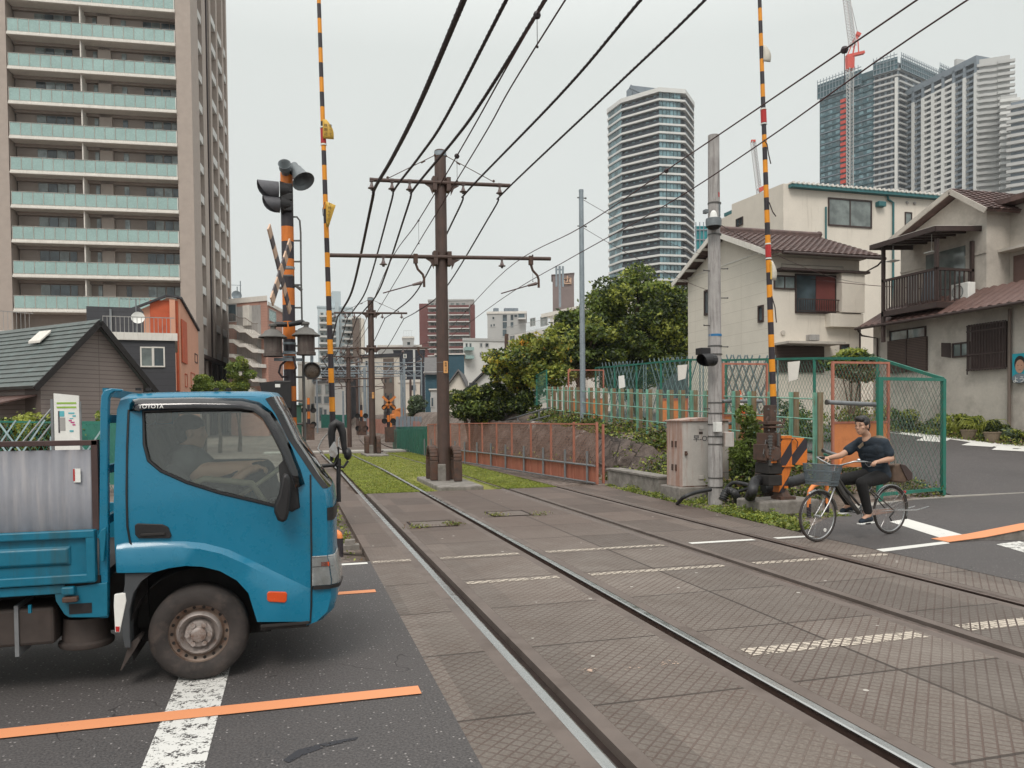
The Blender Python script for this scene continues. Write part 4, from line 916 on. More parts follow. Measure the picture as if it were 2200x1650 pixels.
b = G(1804,1074); upipe('tall orange guard pipe behind the bicycle basket', [b, b+Vector((0,0,.62)), b+Vector((.04,.0,.78)), b+Vector((.2,.05,.82)), b+Vector((.55,.12,.82)), b+Vector((.68,.15,.76)), b+Vector((.7,.15,0))])
b = G(1572,1062); upipe('orange guard pipe right of the concrete pole', [b+Vector((-.1,0,0)), b+Vector((-.1,0,.45)), b+Vector((-.05,0,.5)), b+Vector((.02,0,.5)), b+Vector((.07,0,.45)), b+Vector((.07,0,0))], .03)
b = G(731,1196); upipe('orange guard pipe just ahead of the truck bumper', [b, b+Vector((0,0,.22)), b+Vector((-.03,.03,.28)), b+Vector((-.14,.1,.3)), b+Vector((-.5,.3,.3)), b+Vector((-.6,.35,.24)), b+Vector((-.6,.35,0))], .034)
t = thing('concrete_marker', 'small concrete boundary block ahead of the truck', 'block', G(752,1180)); m = MB(); c = G(752,1180); m.obox(c+Vector((0,0,.03)), (.22,.16,.06)); m.build('lower_block', M['concb'], t); m = MB(); m.obox(c+Vector((0,0,.09)), (.12,.1,.06)); m.build('top_block', M['concb'], t)
# --- concrete pole with lamp and signal
t = thing('concrete_pole', 'grey concrete utility pole with a round lamp and blue band beside the cabinet', 'utility pole', (7.385, 12.6, 0)); X0, Y0 = 7.385, 12.6
def cp(x, y, Y=12.45): return AY(x, y, Y)
m = MB(); m.tube([(X0,Y0,-.05),(X0-.01,Y0,6.66)], [.132,.10], 22); m.build('shaft', M['conc'], t, smooth=50)
m = MB(); m.tube([(X0,Y0,cp(1535,721).z),(X0,Y0,cp(1535,716).z)], .122, 20); m.build('blue_band', pm('blue_band', (.02,.16,.36), .5), t, smooth=50)
m = MB()
for y in (432,500,742,760,865,888,912,938,955,1028,1048): z = cp(1535,y).z; m.tube([(X0,Y0,z-.012),(X0,Y0,z+.012)], .112+.02*(1-z/6.6)+.005, 20)
m.each('steel_band', M['gunmetal'], t, smooth=50)
m = MB()
for i, y in enumerate((577,583,640,700,745,878,1015)):
    s_ = -1 if i % 2 else 1; p = cp(1535, y, Y0); m.cyl((X0,Y0,p.z),(X0+s_*.24,Y0-.04,p.z), .010, n=5); m.sph((X0+s_*.24,Y0-.04,p.z), .016, 6)
m.each('climbing_rung', M['gunmetal'], t)
m = MB(); c = cp(1533,476,12.4); m.lathe([(.135,-.09),(.14,.0),(.135,.05),(.10,.06)], c, n=22); m.build('lamp_ring', M['horn'], t, smooth=40)
m = MB(); m.lathe([(.13,-.085),(.09,-.13),(.0,-.15)], c, n=20); m.build('lamp_glass', M['black'], t, smooth=40)
m = MB(); m.lathe([(.075,.06),(.055,.15),(.03,.19),(.0,.2)], c, n=16); m.build('lamp_cap', M['white'], t, smooth=40)
m = MB(); a, b = cp(1546,463), cp(1551,434); m.box((a.x,12.5,a.z),(b.x,12.6,b.z)); m.box((cp(1519,455).x,12.5,cp(1519,455).z),(cp(1526,448).x,12.6,cp(1526,448).z)); m.each('small_box', M['horn'], t)
m = MB(); a, b = cp(1543,421), cp(1549,411); m.box((a.x,12.5,a.z),(b.x,12.58,b.z)); m.build('red_tag', M['red'], t)
m = MB(); c = cp(1523,773,12.3); hood(m, c, (-1,-.35,-.1), .115, .22); m.build('signal_visor', M['black'], t, smooth=50)
m = MB(); m.cyl(c, c+Vector((.12,.06,0)), .11, n=14); a, b = cp(1500,762), cp(1521,748); m.box((a.x,12.35,a.z),(b.x,12.55,b.z)); m.build('signal_body', M['black'], t, bev=.01)
m = MB(); a, b = cp(1538,928,12.4), cp(1550,907,12.4); m.box((a.x,12.38,a.z),(b.x,12.5,b.z)); m.build('white_junction_box', M['white'], t, bev=.005)
m = MB(); a, b = cp(1551,960,12.6), cp(1571,928,12.6); m.box((a.x,12.5,a.z),(b.x,12.75,b.z)); m.build('grey_meter_box', M['cab'], t, bev=.008)
m = MB(); m.cyl((cp(1556,960).x,12.62,cp(1556,960).z),(cp(1556,960).x,12.62,0), .02, n=6); m.cyl((cp(1551,1030).x,12.6,cp(1551,1035).z),(cp(1551,960).x,12.6,cp(1551,800).z), .016, n=6); m.build('conduit', M['gunmetal'], t)
# --- control cabinet
fl, fr = G(1466,1084), G(1550,1090)
t = thing('control_cabinet', 'rust streaked cream control cabinet on a concrete footing', 'cabinet', fl)
cy0 = 13.25; pl = AY(1465,1000,cy0); prr = AY(1548,1000,cy0); zt = AY(1465,905,cy0).z; zb = AY(1465,1047,cy0).z
cw, cd = 1.0, .62
x0, x1 = pl.x, pl.x+cw
m = MB(); m.box((x0-.1,cy0-.08,-.05),(x1+.1,cy0+cd+.1,zb)); m.build('footing', M['concb'], t, bev=.02)
m = MB(); m.box((x0,cy0,zb),(x1,cy0+cd,zt)); m.build('cabinet_body', [M['cabr']], t, bev=.008)
m = MB(); m.box((x0+.012,cy0-.012,zb+.02),(x1-.012,cy0+.001,zt-.02)); dr = m.build('door', M['cab'], t, bev=.004)
m = MB(); m.prism([(x0-.03,cy0-.05,zt),(x1+.03,cy0-.05,zt),(x1+.03,cy0-.05,zt+.02),((x0+x1)/2,cy0-.05,zt+.07),(x0-.03,cy0-.05,zt+.02)], (0,cd+.1,0)); m.build('lid', M['cabr'], t)
m = MB(); zh = AY(1470,975,cy0).z; m.box((x0+.05,cy0-.05,zh-.03),(x0+.09,cy0-.012,zh+.05)); m.cyl((x0+.07,cy0-.03,zh),(x0+.07,cy0-.08,zh), .018, n=8); m.build('handle', M['rust'], dr)
m = MB(); a = AY(1501,923,cy0); m.box((a.x,cy0-.03,a.z),(a.x+.10,cy0-.012,a.z+.07)); a = AY(1500,1030,cy0); m.box((a.x,cy0-.03,a.z),(a.x+.12,cy0-.012,a.z+.07)); m.each('vent_cover', M['cab'], dr, bev=.006)
m = MB(); a = AY(1501,933,cy0); m.box((a.x,cy0-.016,a.z),(a.x+.08,cy0-.012,a.z+.05)); m.build('maker_plate', M['dbrown'], dr)
text('早-OS', .14, basis(AY(1489,943,cy0-.018), (1,0,0), (0,0,1)), M['inkf'], dr, align='LEFT')
m = MB()
for z in (.3,.75): m.prism([(x0-.002,cy0+.2,zb+z),(x0-.002,cy0+.26,zb+z),(x0-.002,cy0+.26,zb+z+.12),(x0-.002,cy0+.2,zb+z+.12)], (-.012,0,0)); m.prism([(x0-.002,cy0+.34,zb+z),(x0-.002,cy0+.4,zb+z),(x0-.002,cy0+.4,zb+z+.12),(x0-.002,cy0+.34,zb+z+.12)], (-.012,0,0))
m.each('vent', M['rust'], t)
# --- galvanised pole on the bank
q = P(1252,840,26); t = thing('galvanised_pole', 'tall galvanised steel pole on the bank in front of the big tree', 'pole', (q.x,q.y,TZ(q.x,q.y)))
m = MB(); zt = P(1249,412,26).z; zz_ = TZ(q.x,q.y)-.3; m.tube([(q.x,q.y,zz_),(q.x,q.y,zt)], [.1,.075], 12); m.lathe([(0,zt+.02),(.08,zt+.02),(.08,zt-.05)], (q.x,q.y,0), n=12); m.build('shaft', M['galv'], t, smooth=50)
m = MB()
for y in (428,488): p = P(1249,y,26); m.cyl((q.x-.14,q.y,p.z),(q.x+.14,q.y,p.z), .02, n=6); m.sph((q.x+.16,q.y,p.z), .035, 6)
m.each('clamp', M['gunmetal'], t)
def slackwire(label, a, b, sag, r_=.008, grp='slack service wires'):
    ps = [V3(a).lerp(V3(b), i/12)-Vector((0,0,sag*4*(i/12)*(1-i/12))) for i in range(13)]; m_ = MB(); m_.tube(ps, r_, 4); return tag(m_.build('service_wire', M['wire'], None), label, 'wire', grp)
slackwire('upper thin wire from the galvanised pole', P(1251,428,26), (17.5,29,8.1), .25); slackwire('lower thin wire from the galvanised pole', P(1251,488,26), (17.5,29,6.6), .2)
slackwire('service wire across the roof gable to the brown gutter', P(1525,470,14), (21.1,25,6.6), .25); slackwire('dark service cable in front of the cream wall', (17.6,28,7.6), (21.5,19.8,5.5), .2, .014)
# ================================================================== fences
def chain(m, A, B, hA, hB, pitch=.11, k=.6, r_=.0035):
    """diamond mesh between the bottom line A-B and the tops A+hA, B+hB"""
    A, B = V3(A), V3(B); Ln = (B-A).length; H = (hA+hB)/2
    def pt(u, v): f = u/Ln; return A.lerp(B, f)+Vector((0,0,(hA+(hB-hA)*f)*v/H))
    for sg in (1, -1):
        c = -H*k
        while c < Ln:
            u0, v0, u1, v1 = c, 0., c+H*k, H
            if u0 < 0: v0 = -u0/k; u0 = 0
            if u1 > Ln: v1 -= (u1-Ln)/k; u1 = Ln
            if v1 > v0+.01:
                if sg < 0: u0, u1 = Ln-u0, Ln-u1
                m.tube([pt(u0,v0), pt(u1,v1)], r_, 3, cap=False)
            c += pitch
GR = 'posts and mesh panels'
# upper green chain link fence along the side street
XF = 12.18; TOP = [(12.27,2.28),(13.85,2.80),(16.2,2.98),(18.1,3.10),(20.2,3.23),(22.3,3.40),(24.3,3.47),(29.3,3.61),(33.6,3.8)]
t = thing('chain_link_fence', 'long green chain link fence along the top of the bank beside the side street', 'fence', (XF, 12.3, 0))
py = [12.3,14.06,16.17,18.08,20.16,22.28,24.32,26.3,28.3,30.3]
for i, y in enumerate(py):
    zt = lerp_tab(y, TOP); m = MB(); m.cyl((XF,y,TZ(XF,y)-.05),(XF,y,zt), .038 if i else .045, n=10); m.build('post', M['teal'], t, smooth=50)
m = MB(); mm = MB()
for a, b in zip(py, py[1:]):
    za, zb = lerp_tab(a, TOP), lerp_tab(b, TOP); m.beam((XF,a,za),(XF,b,zb), .05, .06); m.beam((XF,a,TZ(XF,a)+.06),(XF,b,TZ(XF,b)+.06), .03, .04)
    chain(mm, (XF,a,TZ(XF,a)+.06),(XF,b,TZ(XF,b)+.06), za-TZ(XF,a)-.06, zb-TZ(XF,b)-.06, .12)
m.each('rail', M['teal'], t); mm.build('wire_mesh', M['meshg'], t, keep=True)
t = thing('fence_gate', 'green framed chain link panel facing the road behind the cyclist', 'gate', (10.32,11.85,0)); A, B = Vector((10.32,11.85,.02)), Vector((12.16,12.26,.03))
m = MB(); m.beam(A, A+Vector((0,0,2.27)), .10, .06); m.beam(B, B+Vector((0,0,2.25)), .07, .06); m.each('post', M['teal'], t)
m = MB(); 
for z in (.12,2.24): m.beam(A+Vector((0,0,z)), B+Vector((0,0,z)), .05, .06)
m.each('rail', M['teal'], t); m = MB(); chain(m, A+Vector((0,0,.12)), B+Vector((0,0,.12)), 2.1, 2.1, .10, .6, .003); m.build('wire_mesh', M['mesh'], t, keep=True)
# expanding lattice barrier just behind it
def lattice(m, A, B, h, step, w_=.06, k=.62):
    A, B = V3(A), V3(B); Ln = (Vector((B.x,B.y,0))-Vector((A.x,A.y,0))).length; c = -h*k
    while c < Ln:
        for sg in (1, -1):
            u0, u1 = (c, c+h*k) if sg > 0 else (c+h*k, c)
            if min(u0,u1) < -.02 or max(u0,u1) > Ln+.02: continue
            off = Vector((0,0,0)); d = (B-A).normalized(); nrm = Vector((-d.y, d.x, 0))*.012*sg
            m.beam(A.lerp(B, u0/Ln)+nrm, A.lerp(B, u1/Ln)+Vector((0,0,h))+nrm, .008, w_, up=Vector((d.x,d.y,.3)) if 0 else d)
        c += step
for i, (y0, y1) in enumerate(((18.0,21.9),(22.1,26),(26.2,30.5))):
    t = thing('lattice_barrier', ('nearest','middle','farthest')[i]+' grey criss-cross barrier section behind the green fence', 'barrier', (12.42,y0,TZ(12.4,y0)), 'expanding lattice barriers behind the green fence')
    m = MB(); lattice(m, (12.42,y0,TZ(12.4,y0)+.25), (12.42,y1,TZ(12.4,y1)+.3), 2.15, .36); m.build('lattice', M['lattice'], t, keep=True)
    m = MB(); m.cyl((12.42,y0,TZ(12.4,y0)),(12.42,y0,TZ(12.4,y0)+2.3), .02, n=6); m.cyl((12.42,y1,TZ(12.4,y1)),(12.42,y1,TZ(12.4,y1)+2.3), .02, n=6); m.each('upright', M['lattice'], t)
# orange framed mesh panels with solid lower plates
def opanel(label, x0, x1, ytop, ymid, ybot, Y, split=None):
    a, b = AY(x0,ybot,Y), AY(x1,ybot,Y); zt, zm, zb = AY((x0+x1)/2,ytop,Y).z, AY((x0+x1)/2,ymid,Y).z, AY((x0+x1)/2,ybot,Y).z
    t_ = thing('orange_fence', label, 'fence', (a.x, Y, zb), 'orange framed mesh panels'); s_ = .045
    m_ = MB()
    for x in [a.x, b.x]+([AY(split,ybot,Y).x] if split else []): m_.box((x-s_/2,Y-s_/2,zb-.1),(x+s_/2,Y+s_/2,zt))
    m_.each('post', M['salmon'], t_)
    m_ = MB()
    for z in (zt, zm): m_.box((a.x,Y-.02,z-.04),(b.x,Y+.02,z))
    m_.each('rail', M['salmon'], t_)
    m_ = MB(); chain(m_, (a.x,Y,zm), (b.x,Y,zm), zt-zm, zt-zm, .075, .6, .0035); m_.build('wire_mesh', M['mesho'], t_, keep=True)
    m_ = MB(); m_.box((a.x+.02,Y-.01,zb),(b.x-.02,Y+.01,zm-.04)); m_.build('solid_plate', M['oplate'], t_)
    return t_
opanel('orange mesh panel between the concrete pole and the barrier machine', 1554, 1648, 780, 890, 957, 15.5)
opanel('large orange mesh panel directly behind the cyclist', 1789, 1908, 777, 905, 1003, 12.45)
opanel('small far orange mesh panel at the galvanised pole', 1222, 1297, 794, 856, 900, 26.5, 1252)
opanel('narrow orange panel half hidden by the mint rail posts', 1418, 1476, 856, 858, 905, 21.5)
for lab, a, b, r_ in (('upper grey pipe rail beside the concrete pole', AY(1550,862,15.3), AY(1636,862,15.3), .04), ('lower grey pipe rail beside the concrete pole', AY(1550,909,15.3), AY(1640,911,15.3), .04), ('grey pipe rail across the panel behind the cyclist', AY(1776,864,12.2), AY(1893,870,12.2), .042),('short brown pipe stub above the bicycle basket', AY(1768,968,12), AY(1800,978,12), .03)):
    t = thing('pipe_rail', lab, 'rail', a, 'grey pipe rails'); m = MB(); m.cyl(a, b, r_, n=10); m.build('pipe', M['galvd'], t, smooth=50); m = MB(); m.cyl(a-Vector((.01,0,0)), a+Vector((.03,0,0)), r_+.008, n=10); m.build('end_cap', M['gunmetal'], t)
# mint green rusty H-post fence on the bank
t = thing('steel_rail_fence', 'rusty mint green fence of closely set steel H posts on the bank', 'fence', (9.4,12.4,.6)); ys_ = []; y = 12.38
while y < 28.6: ys_.append(y); y += .72 if y < 14 else .62
FT = [(12.38,2.03),(18.2,2.29),(21.5,2.45),(25,2.63),(28.4,2.8)]
for i, y in enumerate(ys_):
    zt = lerp_tab(y, FT); hgt = 1.5 if y < 14 else 1.3; z0 = zt-hgt-(.12 if i % 3 == 0 else 0); X = 9.4; m = MB()
    w_ = .085
    for dy in (-w_, w_-.012): m.box((X-.055,y+dy,z0),(X+.055,y+dy+.012,zt), 0 if dy > 0 else 1)
    m.box((X-.006,y-w_+.013,z0),(X+.006,y+.01,zt), 1); m.box((X-.007,y+.01,z0),(X+.007,y+w_-.013,zt-.001), 0)
    m.build('post', [M['mint'], M['mintr']], t)
for dz in (.12,.5,.86):
    m = MB(); pts_ = [(9.3,y,lerp_tab(y, FT)-dz) for y in (12.38,18.2,21.5,25,28.5)]; m.tube(pts_, .014, 5); m.build('rail', M['mint'], t)
# near pair of mint posts right of the barrier machine
# low orange fence beside the track
t = thing('low_track_fence', 'low faded orange fence with mesh over solid panels along the right of the track', 'fence', (7,17.3,0))
def OF(y): return lerp_tab(y, [(17.3,7.0),(23.1,6.42),(27.2,6.1),(35,5.85)])
fy = [17.35,18.6,20,21.4,22.9,24.3,25.8,27.3,28.8,30.3,31.8,33.3,34.8]
mmesh = MB(); pan = MB(); rl = MB(); gp_ = MB()
for i, y in enumerate(fy):
    x = OF(y); z = zr(y); zt = z+1.44; m = MB(); m.box((x-.025,y-.025,z),(x+.025,y+.025,zt+(.05 if i < 2 else 0))); m.build('post', M['salmon'], t)
    m = MB(); m.cyl((x-.1,y+.4,z),(x-.1,y+.4,z+.78), .03, n=8); m.build('grey_stake', M['galvd'], t)
    if i+1 < len(fy):
        y2 = fy[i+1]; x2 = OF(y2); z2 = zr(y2)
        rl.beam((x,y,zt),(x2,y2,z2+1.44), .03, .035)
        chain(mmesh, (x,y,z+.42),(x2,y2,z2+.42), 1.0, 1.0, .085, .6, .0038)
        p = MB(); p.hexa([(x-.012,y+.03,z),(x2-.012,y2-.03,z2),(x2+.012,y2-.03,z2),(x+.012,y+.03,z),(x-.012,y+.03,z+.42),(x2-.012,y2-.03,z2+.42),(x2+.012,y2-.03,z2+.42),(x+.012,y+.03,z+.42)]); p.build('solid_panel', M['orpanel'], t)
rl.build('top_rail', M['salmon'], t); mmesh.build('wire_mesh', M['mesho'], t, keep=True)
for dz, r_ in ((.44,.026),(.03,.022)):
    m = MB(); m.tube([(OF(y)-.06,y,zr(y)+dz) for y in fy], r_, 8); m.build('pipe_rail', M['galvd'], t, smooth=60)
y = 17.35; m = MB(); m.box((7.2,17.5,0),(7.25,17.55,1.44)); m.build('post', M['salmon'], t)
# green tarpaulin fence further on, with slats
t = thing('tarp_fence', 'green sheeted fence beyond the orange one at the far bend', 'fence', (6,36,-.1)); m = MB()
for i in range(10):
    a, b = (5.95+.02*i, 35.3+1.3*i), (5.97+.02*i, 35.3+1.3*(i+1)); m.hexa([(a[0],a[1],zr(a[1])),(b[0],b[1],zr(b[1])),(b[0]+.03,b[1],zr(b[1])),(a[0]+.03,a[1],zr(a[1])),(a[0]-.05*(i%2),a[1],zr(a[1])+1.35),(b[0]-.05*((i+1)%2),b[1],zr(b[1])+1.35),(b[0]+.03-.05*((i+1)%2),b[1],zr(b[1])+1.35),(a[0]+.03-.05*(i%2),a[1],zr(a[1])+1.35)])
m.build('green_sheet', M['tarp'], t)
m = MB()
for i in range(22): y = 35.3+.6*i; m.beam((5.9,y,zr(y)),(5.9,y,zr(y)+1.2), .05, .05)
m.build('slats', M['meshg'], t)
# handrail climbing the bank
t = thing('handrail', 'sloping grey pipe handrail climbing the bank below the yellow tree', 'handrail', AX(1042,913,8.8))
for ya, yb in ((914,876),(929,893)):
    m = MB(); m.cyl(AX(1020,ya+8,8.8), AX(1180,yb,8.8), .03, n=8); m.build('pipe', M['galvd'], t)
m = MB()
for x, y in ((1080,903),(1113,897),(1158,884)): p = AX(x,y,8.8); m.cyl(p, p-Vector((0,0,.9)), .03, n=8)
m.each('post', M['galvd'], t)
# dark green mesh fence at the top of the steps
t = thing('chain_link_fence', 'short green mesh fence at the foot of the yellow tree', 'fence', P(1145,870,33)); a, b = P(1100,885,36), P(1175,865,30); m = MB(); chain(m, a, b, 1.1, 1.25, .14, .6, .006); m.build('wire_mesh', M['meshg'], t, keep=True)
m = MB()
for f in (0,.25,.5,.75,1): p = a.lerp(b, f); m.cyl(p, p+Vector((0,0,1.12+.13*f)), .03, n=6)
m.each('post', M['teal'], t); m = MB(); m.cyl(a+Vector((0,0,1.1)), b+Vector((0,0,1.25)), .025, n=6); m.build('rail', M['teal'], t)
# ================================================================== stone bank
m = MB(); ny, nz = 60, 12; rs = random.Random(3)
for j in range(nz+1):
    for i in range(ny+1):
        y = 14.6+20.5*i/ny; f = j/nz; zb_, zt_ = zr(y)-.1, (.62 if y < 17.2 else min(1.5, max(.62, lerp_tab(y, BC)-.02))); x0 = max(7.45, OF(max(y,17.3))+.75)
        n_ = rs.random(); m.v.append((x0+.75*f**1.6+(n_-.5)*.11*(f > 0), y+(rs.random()-.5)*.15, zb_+(zt_-zb_)*f+(rs.random()-.5)*.08))
for j in range(nz):
    for i in range(ny): a = j*(ny+1)+i; m.f.append((a, a+1, a+ny+2, a+ny+1)); m.m.append(0)
struct('rocky_bank', m, M['rock'], smooth=50)
t = thing('retaining_wall', 'low old concrete retaining wall at the foot of the bank beside the cabinet', 'wall', (7.3,14.5,0)); m = MB(); m.hexa([(7.15,17.1,-.05),(7.25,14.6,-.05),(7.55,14.6,-.05),(7.45,17.1,-.05),(7.15,17.1,.36),(7.25,14.6,.33),(7.55,14.6,.33),(7.45,17.1,.36)]); m.build('wall', M['concb'], t, bev=.02)
m = MB(); m.hexa([(7.12,17.12,.36),(7.22,14.58,.33),(7.6,14.58,.33),(7.5,17.12,.36),(7.12,17.12,.40),(7.22,14.58,.37),(7.6,14.58,.37),(7.5,17.12,.40)]); m.build('coping', M['concb'], t)
rr_ = random.Random(11)
for i, (x, y, s_) in enumerate(((8.6,12.6,.5),(8.1,12.0,.35),(8.3,12.4,.42))):
    m = MB(); m.sph((x,y,.25+s_*.3), (s_*.45,s_*.4,s_*.85), 12); m.v = [(a+rr_.uniform(-.05,.05), b+rr_.uniform(-.05,.05), c+rr_.uniform(-.06,.06)) for a,b,c in m.v]
    o = m.build('boulder', M['rock'], None, smooth=30); tag(o, ('tallest pale boulder behind the machine','small boulder right of the thick ribbed hose','middle boulder behind the machine pedestal')[i], 'rock', 'rocks behind the barrier machine')
t = thing('traffic_cone', 'orange traffic cone with white bands behind the mesh panel', 'cone', AY(1590,889,16.2)); c = AY(1590,889,16.2); m = MB(); m.lathe([(.12,0),(.10,.12),(.085,.2)], c, n=16); m.lathe([(.062,.32),(.05,.38)], c, n=16); m.lathe([(.038,.45),(.02,.55),(0,.56)], c, n=16); m.box((c.x-.15,c.y-.15,c.z-.03),(c.x+.15,c.y+.15,c.z)); m.build('cone_body', M['cone'], t, smooth=40); m = MB(); m.lathe([(.085,.2),(.062,.32)], c, n=16); m.lathe([(.05,.38),(.038,.45)], c, n=16); m.each('white_band', M['white'], t, smooth=40)
for i, (x, y, Y) in enumerate(((1693,778,14.5),(1456,785,19.5),(1329,808,24))):
    a = AY(x,y,Y); m = MB(); m.hexa([a, a+Vector((.3 if i<2 else .2,0,.03)), a+Vector((.3 if i<2 else .2,.02,.03)), a+Vector((0,.02,0)), a+Vector((.02,0,-.42)), a+Vector((.24,0,-.36)), a+Vector((.24,.02,-.36)), a+Vector((.02,.02,-.42))])
    tag(m.build('cloth_rag', M['white'] if i == 2 else M['canvas'] if 0 else M['webbing'] if 0 else M['white_c'], None), ('pale tattered cloth hanging on the green fence left of the cyclist','pale cloth on the fence left of the concrete pole','small white cloth on the far lattice barrier')[i], 'cloth', 'cloths hung on the fence')
# ================================================================== vegetation
def blob_pts(cs, n, shell=.55):
    """points spread through ellipsoid clumps: cs = [(x,y,z, rx,ry,rz)], denser towards each clump's outside"""
    cs = np.array(cs, float); vol = (cs[:,3]*cs[:,4]*cs[:,5])**.75; k = RNG.choice(len(cs), n, p=vol/vol.sum())
    d = RNG.normal(size=(n,3)); d /= np.linalg.norm(d,axis=1)[:,None]; r_ = RNG.uniform(0,1,n)**(1/3)*(1-shell)+shell*RNG.uniform(.75,1.08,n)
    far = RNG.uniform(size=n) < .10; r_[far] *= RNG.uniform(1.0,1.45,far.sum()); return cs[k,:3]+d*cs[k,3:]*r_[:,None], k
def clumpmi(k, nk, nm, w_, spread=.9):
    """every clump leans to its own leaf tone"""
    pref = RNG.choice(nm, nk, p=w_); out_ = RNG.choice(nm, len(k), p=w_); keep = RNG.uniform(size=len(k)) < spread*.6; out_[keep] = pref[k[keep]]; return out_
def crown(cx, cy, cz, rx, ry, rz, nclump, cr, seed, zmin=-1):
    r_ = np.random.default_rng(seed); out_ = []
    while len(out_) < nclump:
        d = r_.normal(size=3); d /= np.linalg.norm(d)
        if d[2] < zmin: continue
        f = r_.uniform(.45, 1)**.6; s_ = cr*r_.uniform(.6, 1.3); out_.append((cx+d[0]*rx*f, cy+d[1]*ry*f, cz+d[2]*rz*f, s_*1.15, s_*1.15, s_*.8))
    return out_
def tree(name, label, cat, base, trunk_h, cs, n, leaf, mats, w_, tr=.25, group=None, core=None, limbs=6):
    t_ = thing(name, label, cat, base, group); b = V3(base); m_ = MB()
    cc_ = Vector((sum(c[0] for c in cs)/len(cs), sum(c[1] for c in cs)/len(cs), sum(c[2] for c in cs)/len(cs)))
    fork = b+Vector((0,0,trunk_h)); m_.tube([b-Vector((0,0,.3)), b.lerp(fork,.5)+Vector((.05,0,0)), fork], [tr*1.3, tr, tr*.8], 10)
    for c in cs[:limbs]:
        e_ = Vector(c[:3]); mid = fork.lerp(e_, .5)+Vector((0,0,.1*trunk_h)); m_.tube([fork-Vector((0,0,.1)), mid, e_], [tr*.5, tr*.3, tr*.1], 6)
    m_.build('trunk', M['bark'], t_, smooth=60); pts_, k = blob_pts(cs, n)
    if core is not None: keep = pts_[:,2] > core; pts_, k = pts_[keep], k[keep]
    leafmesh('crown', pts_, leaf, [M[q] for q in mats], clumpmi(k, len(cs), len(mats), w_), t_)
    return t_
# the big tree on the bank (two joined crowns) about 40 m away
bc = P(1362, 720, 42); px42 = 42/F
cs = crown(bc.x, bc.y, bc.z, 112*px42, 3.2, 128*px42, 130, .62, 1)+crown(P(1275,745,42).x, P(1275,745,42).y, P(1275,745,42).z, 95*px42, 2.8, 75*px42, 60, .6, 2)+crown(P(1435,690,42).x, P(1435,690,42).y, P(1435,690,42).z, 55*px42, 2.2, 85*px42, 36, .5, 3)
tree('broadleaf_tree', 'largest dark green tree with olive highlights left of the cream house', 'tree', (bc.x, bc.y, TZ(bc.x,bc.y)), 2.2, cs, 56000, .21, ['lf_d','lf_m','lf_l','lf_g'], [.33,.33,.26,.08], .35)
bc = P(1245, 738, 40)
cs = crown(bc.x, bc.y, bc.z, 62*40/F, 2.2, 62*40/F, 55, .48, 4)+crown(P(1215,690,41).x, P(1215,690,41).y, P(1215,700,41).z, 28*40/F, 1.2, 30*40/F, 8, .5, 14)
tree('broadleaf_tree', 'mid green tree just left of the largest tree', 'tree', (bc.x, bc.y, TZ(bc.x,bc.y)), 1.6, cs, 16000, .22, ['lf_d','lf_m','lf_l'], [.45,.35,.20], .25)
bc = P(1115, 790, 33)
cs = crown(bc.x, bc.y, bc.z, 70*33/F, 1.8, 48*33/F, 60, .34, 5)+crown(P(1160,750,33).x, P(1160,750,33).y, P(1160,750,33).z, 55*33/F, 1.4, 28*33/F, 30, .32, 6)+crown(P(1170,800,33).x, P(1170,800,33).y, P(1170,800,33).z, 50*33/F, 1.3, 36*33/F, 14, .45, 7)
tree('maple_tree', 'yellowing tree with orange leaf tips below the grey building', 'tree', (bc.x, bc.y, TZ(bc.x,bc.y)), 1.5, cs, 17000, .17, ['lf_m','lf_l','lf_y','lf_d','lf_o'], [.24,.41,.11,.21,.03], .16)
bc = P(1010, 868, 34)
cs = crown(bc.x, bc.y, bc.z, 42*34/F, 1.4, 34*34/F, 36, .32, 8)+crown(P(1055,865,34).x, P(1055,865,34).y, P(1055,865,34).z, 36*34/F, 1.2, 36*34/F, 14, .4, 9)+crown(P(1110,862,33).x, P(1110,862,33).y, P(1110,862,33).z, 36*34/F, 1.2, 26*34/F, 12, .4, 19)
tree('round_shrub', 'dark round shrub right of the nearest catenary pole', 'shrub', (bc.x, bc.y, TZ(bc.x,bc.y)-.3), .8, cs, 15000, .15, ['lf_d','lf_m','lf_l'], [.52,.34,.14], .12)
bc = P(896, 872, 60); cs = crown(bc.x, bc.y, bc.z, 13*60/F, .6, 26*60/F, 14, .35, 10)
tree('olive_tree', 'small grey green tree beside the teal house', 'tree', (bc.x, bc.y, .3), .6, cs, 2500, .2, ['lf_s','lf_m'], [.8,.2], .08)
for i, (x, y, d, w_, h, nm) in enumerate(((437,832,44,12,26,'conical green tree left of the pink stair block'),(512,805,46,26,40,'bushy green tree in front of the pink stair block'),(470,840,44,12,18,'low green shrub between the two trees above the cab'))):
    bc = P(x, y, d); cs = crown(bc.x, bc.y, bc.z, w_*d/F, .7, h*d/F, 16, .35, 20+i, -.9); tree('conifer_tree', nm, 'tree', (bc.x, bc.y, 0), 1.2, cs, 5000, .16, ['lf_g','lf_m','lf_l'], [.4,.35,.25], .1, 'green trees above the cab')
bc = P(1830, 765, 21.5); cs = [(bc.x+dx, bc.y, bc.z+dz, .45, .4, .22) for dx, dz in ((-.4,-.2),(0,0),(.35,-.15),(-.1,-.4),(.3,-.5))]
tree('pine_shrub', 'bushy pine top poking over the fence between the houses', 'shrub', (bc.x, bc.y, TZ(bc.x,bc.y)), .6, cs, 2600, .16, ['lf_s','lf_l','lf_m'], [.5,.3,.2], .06)
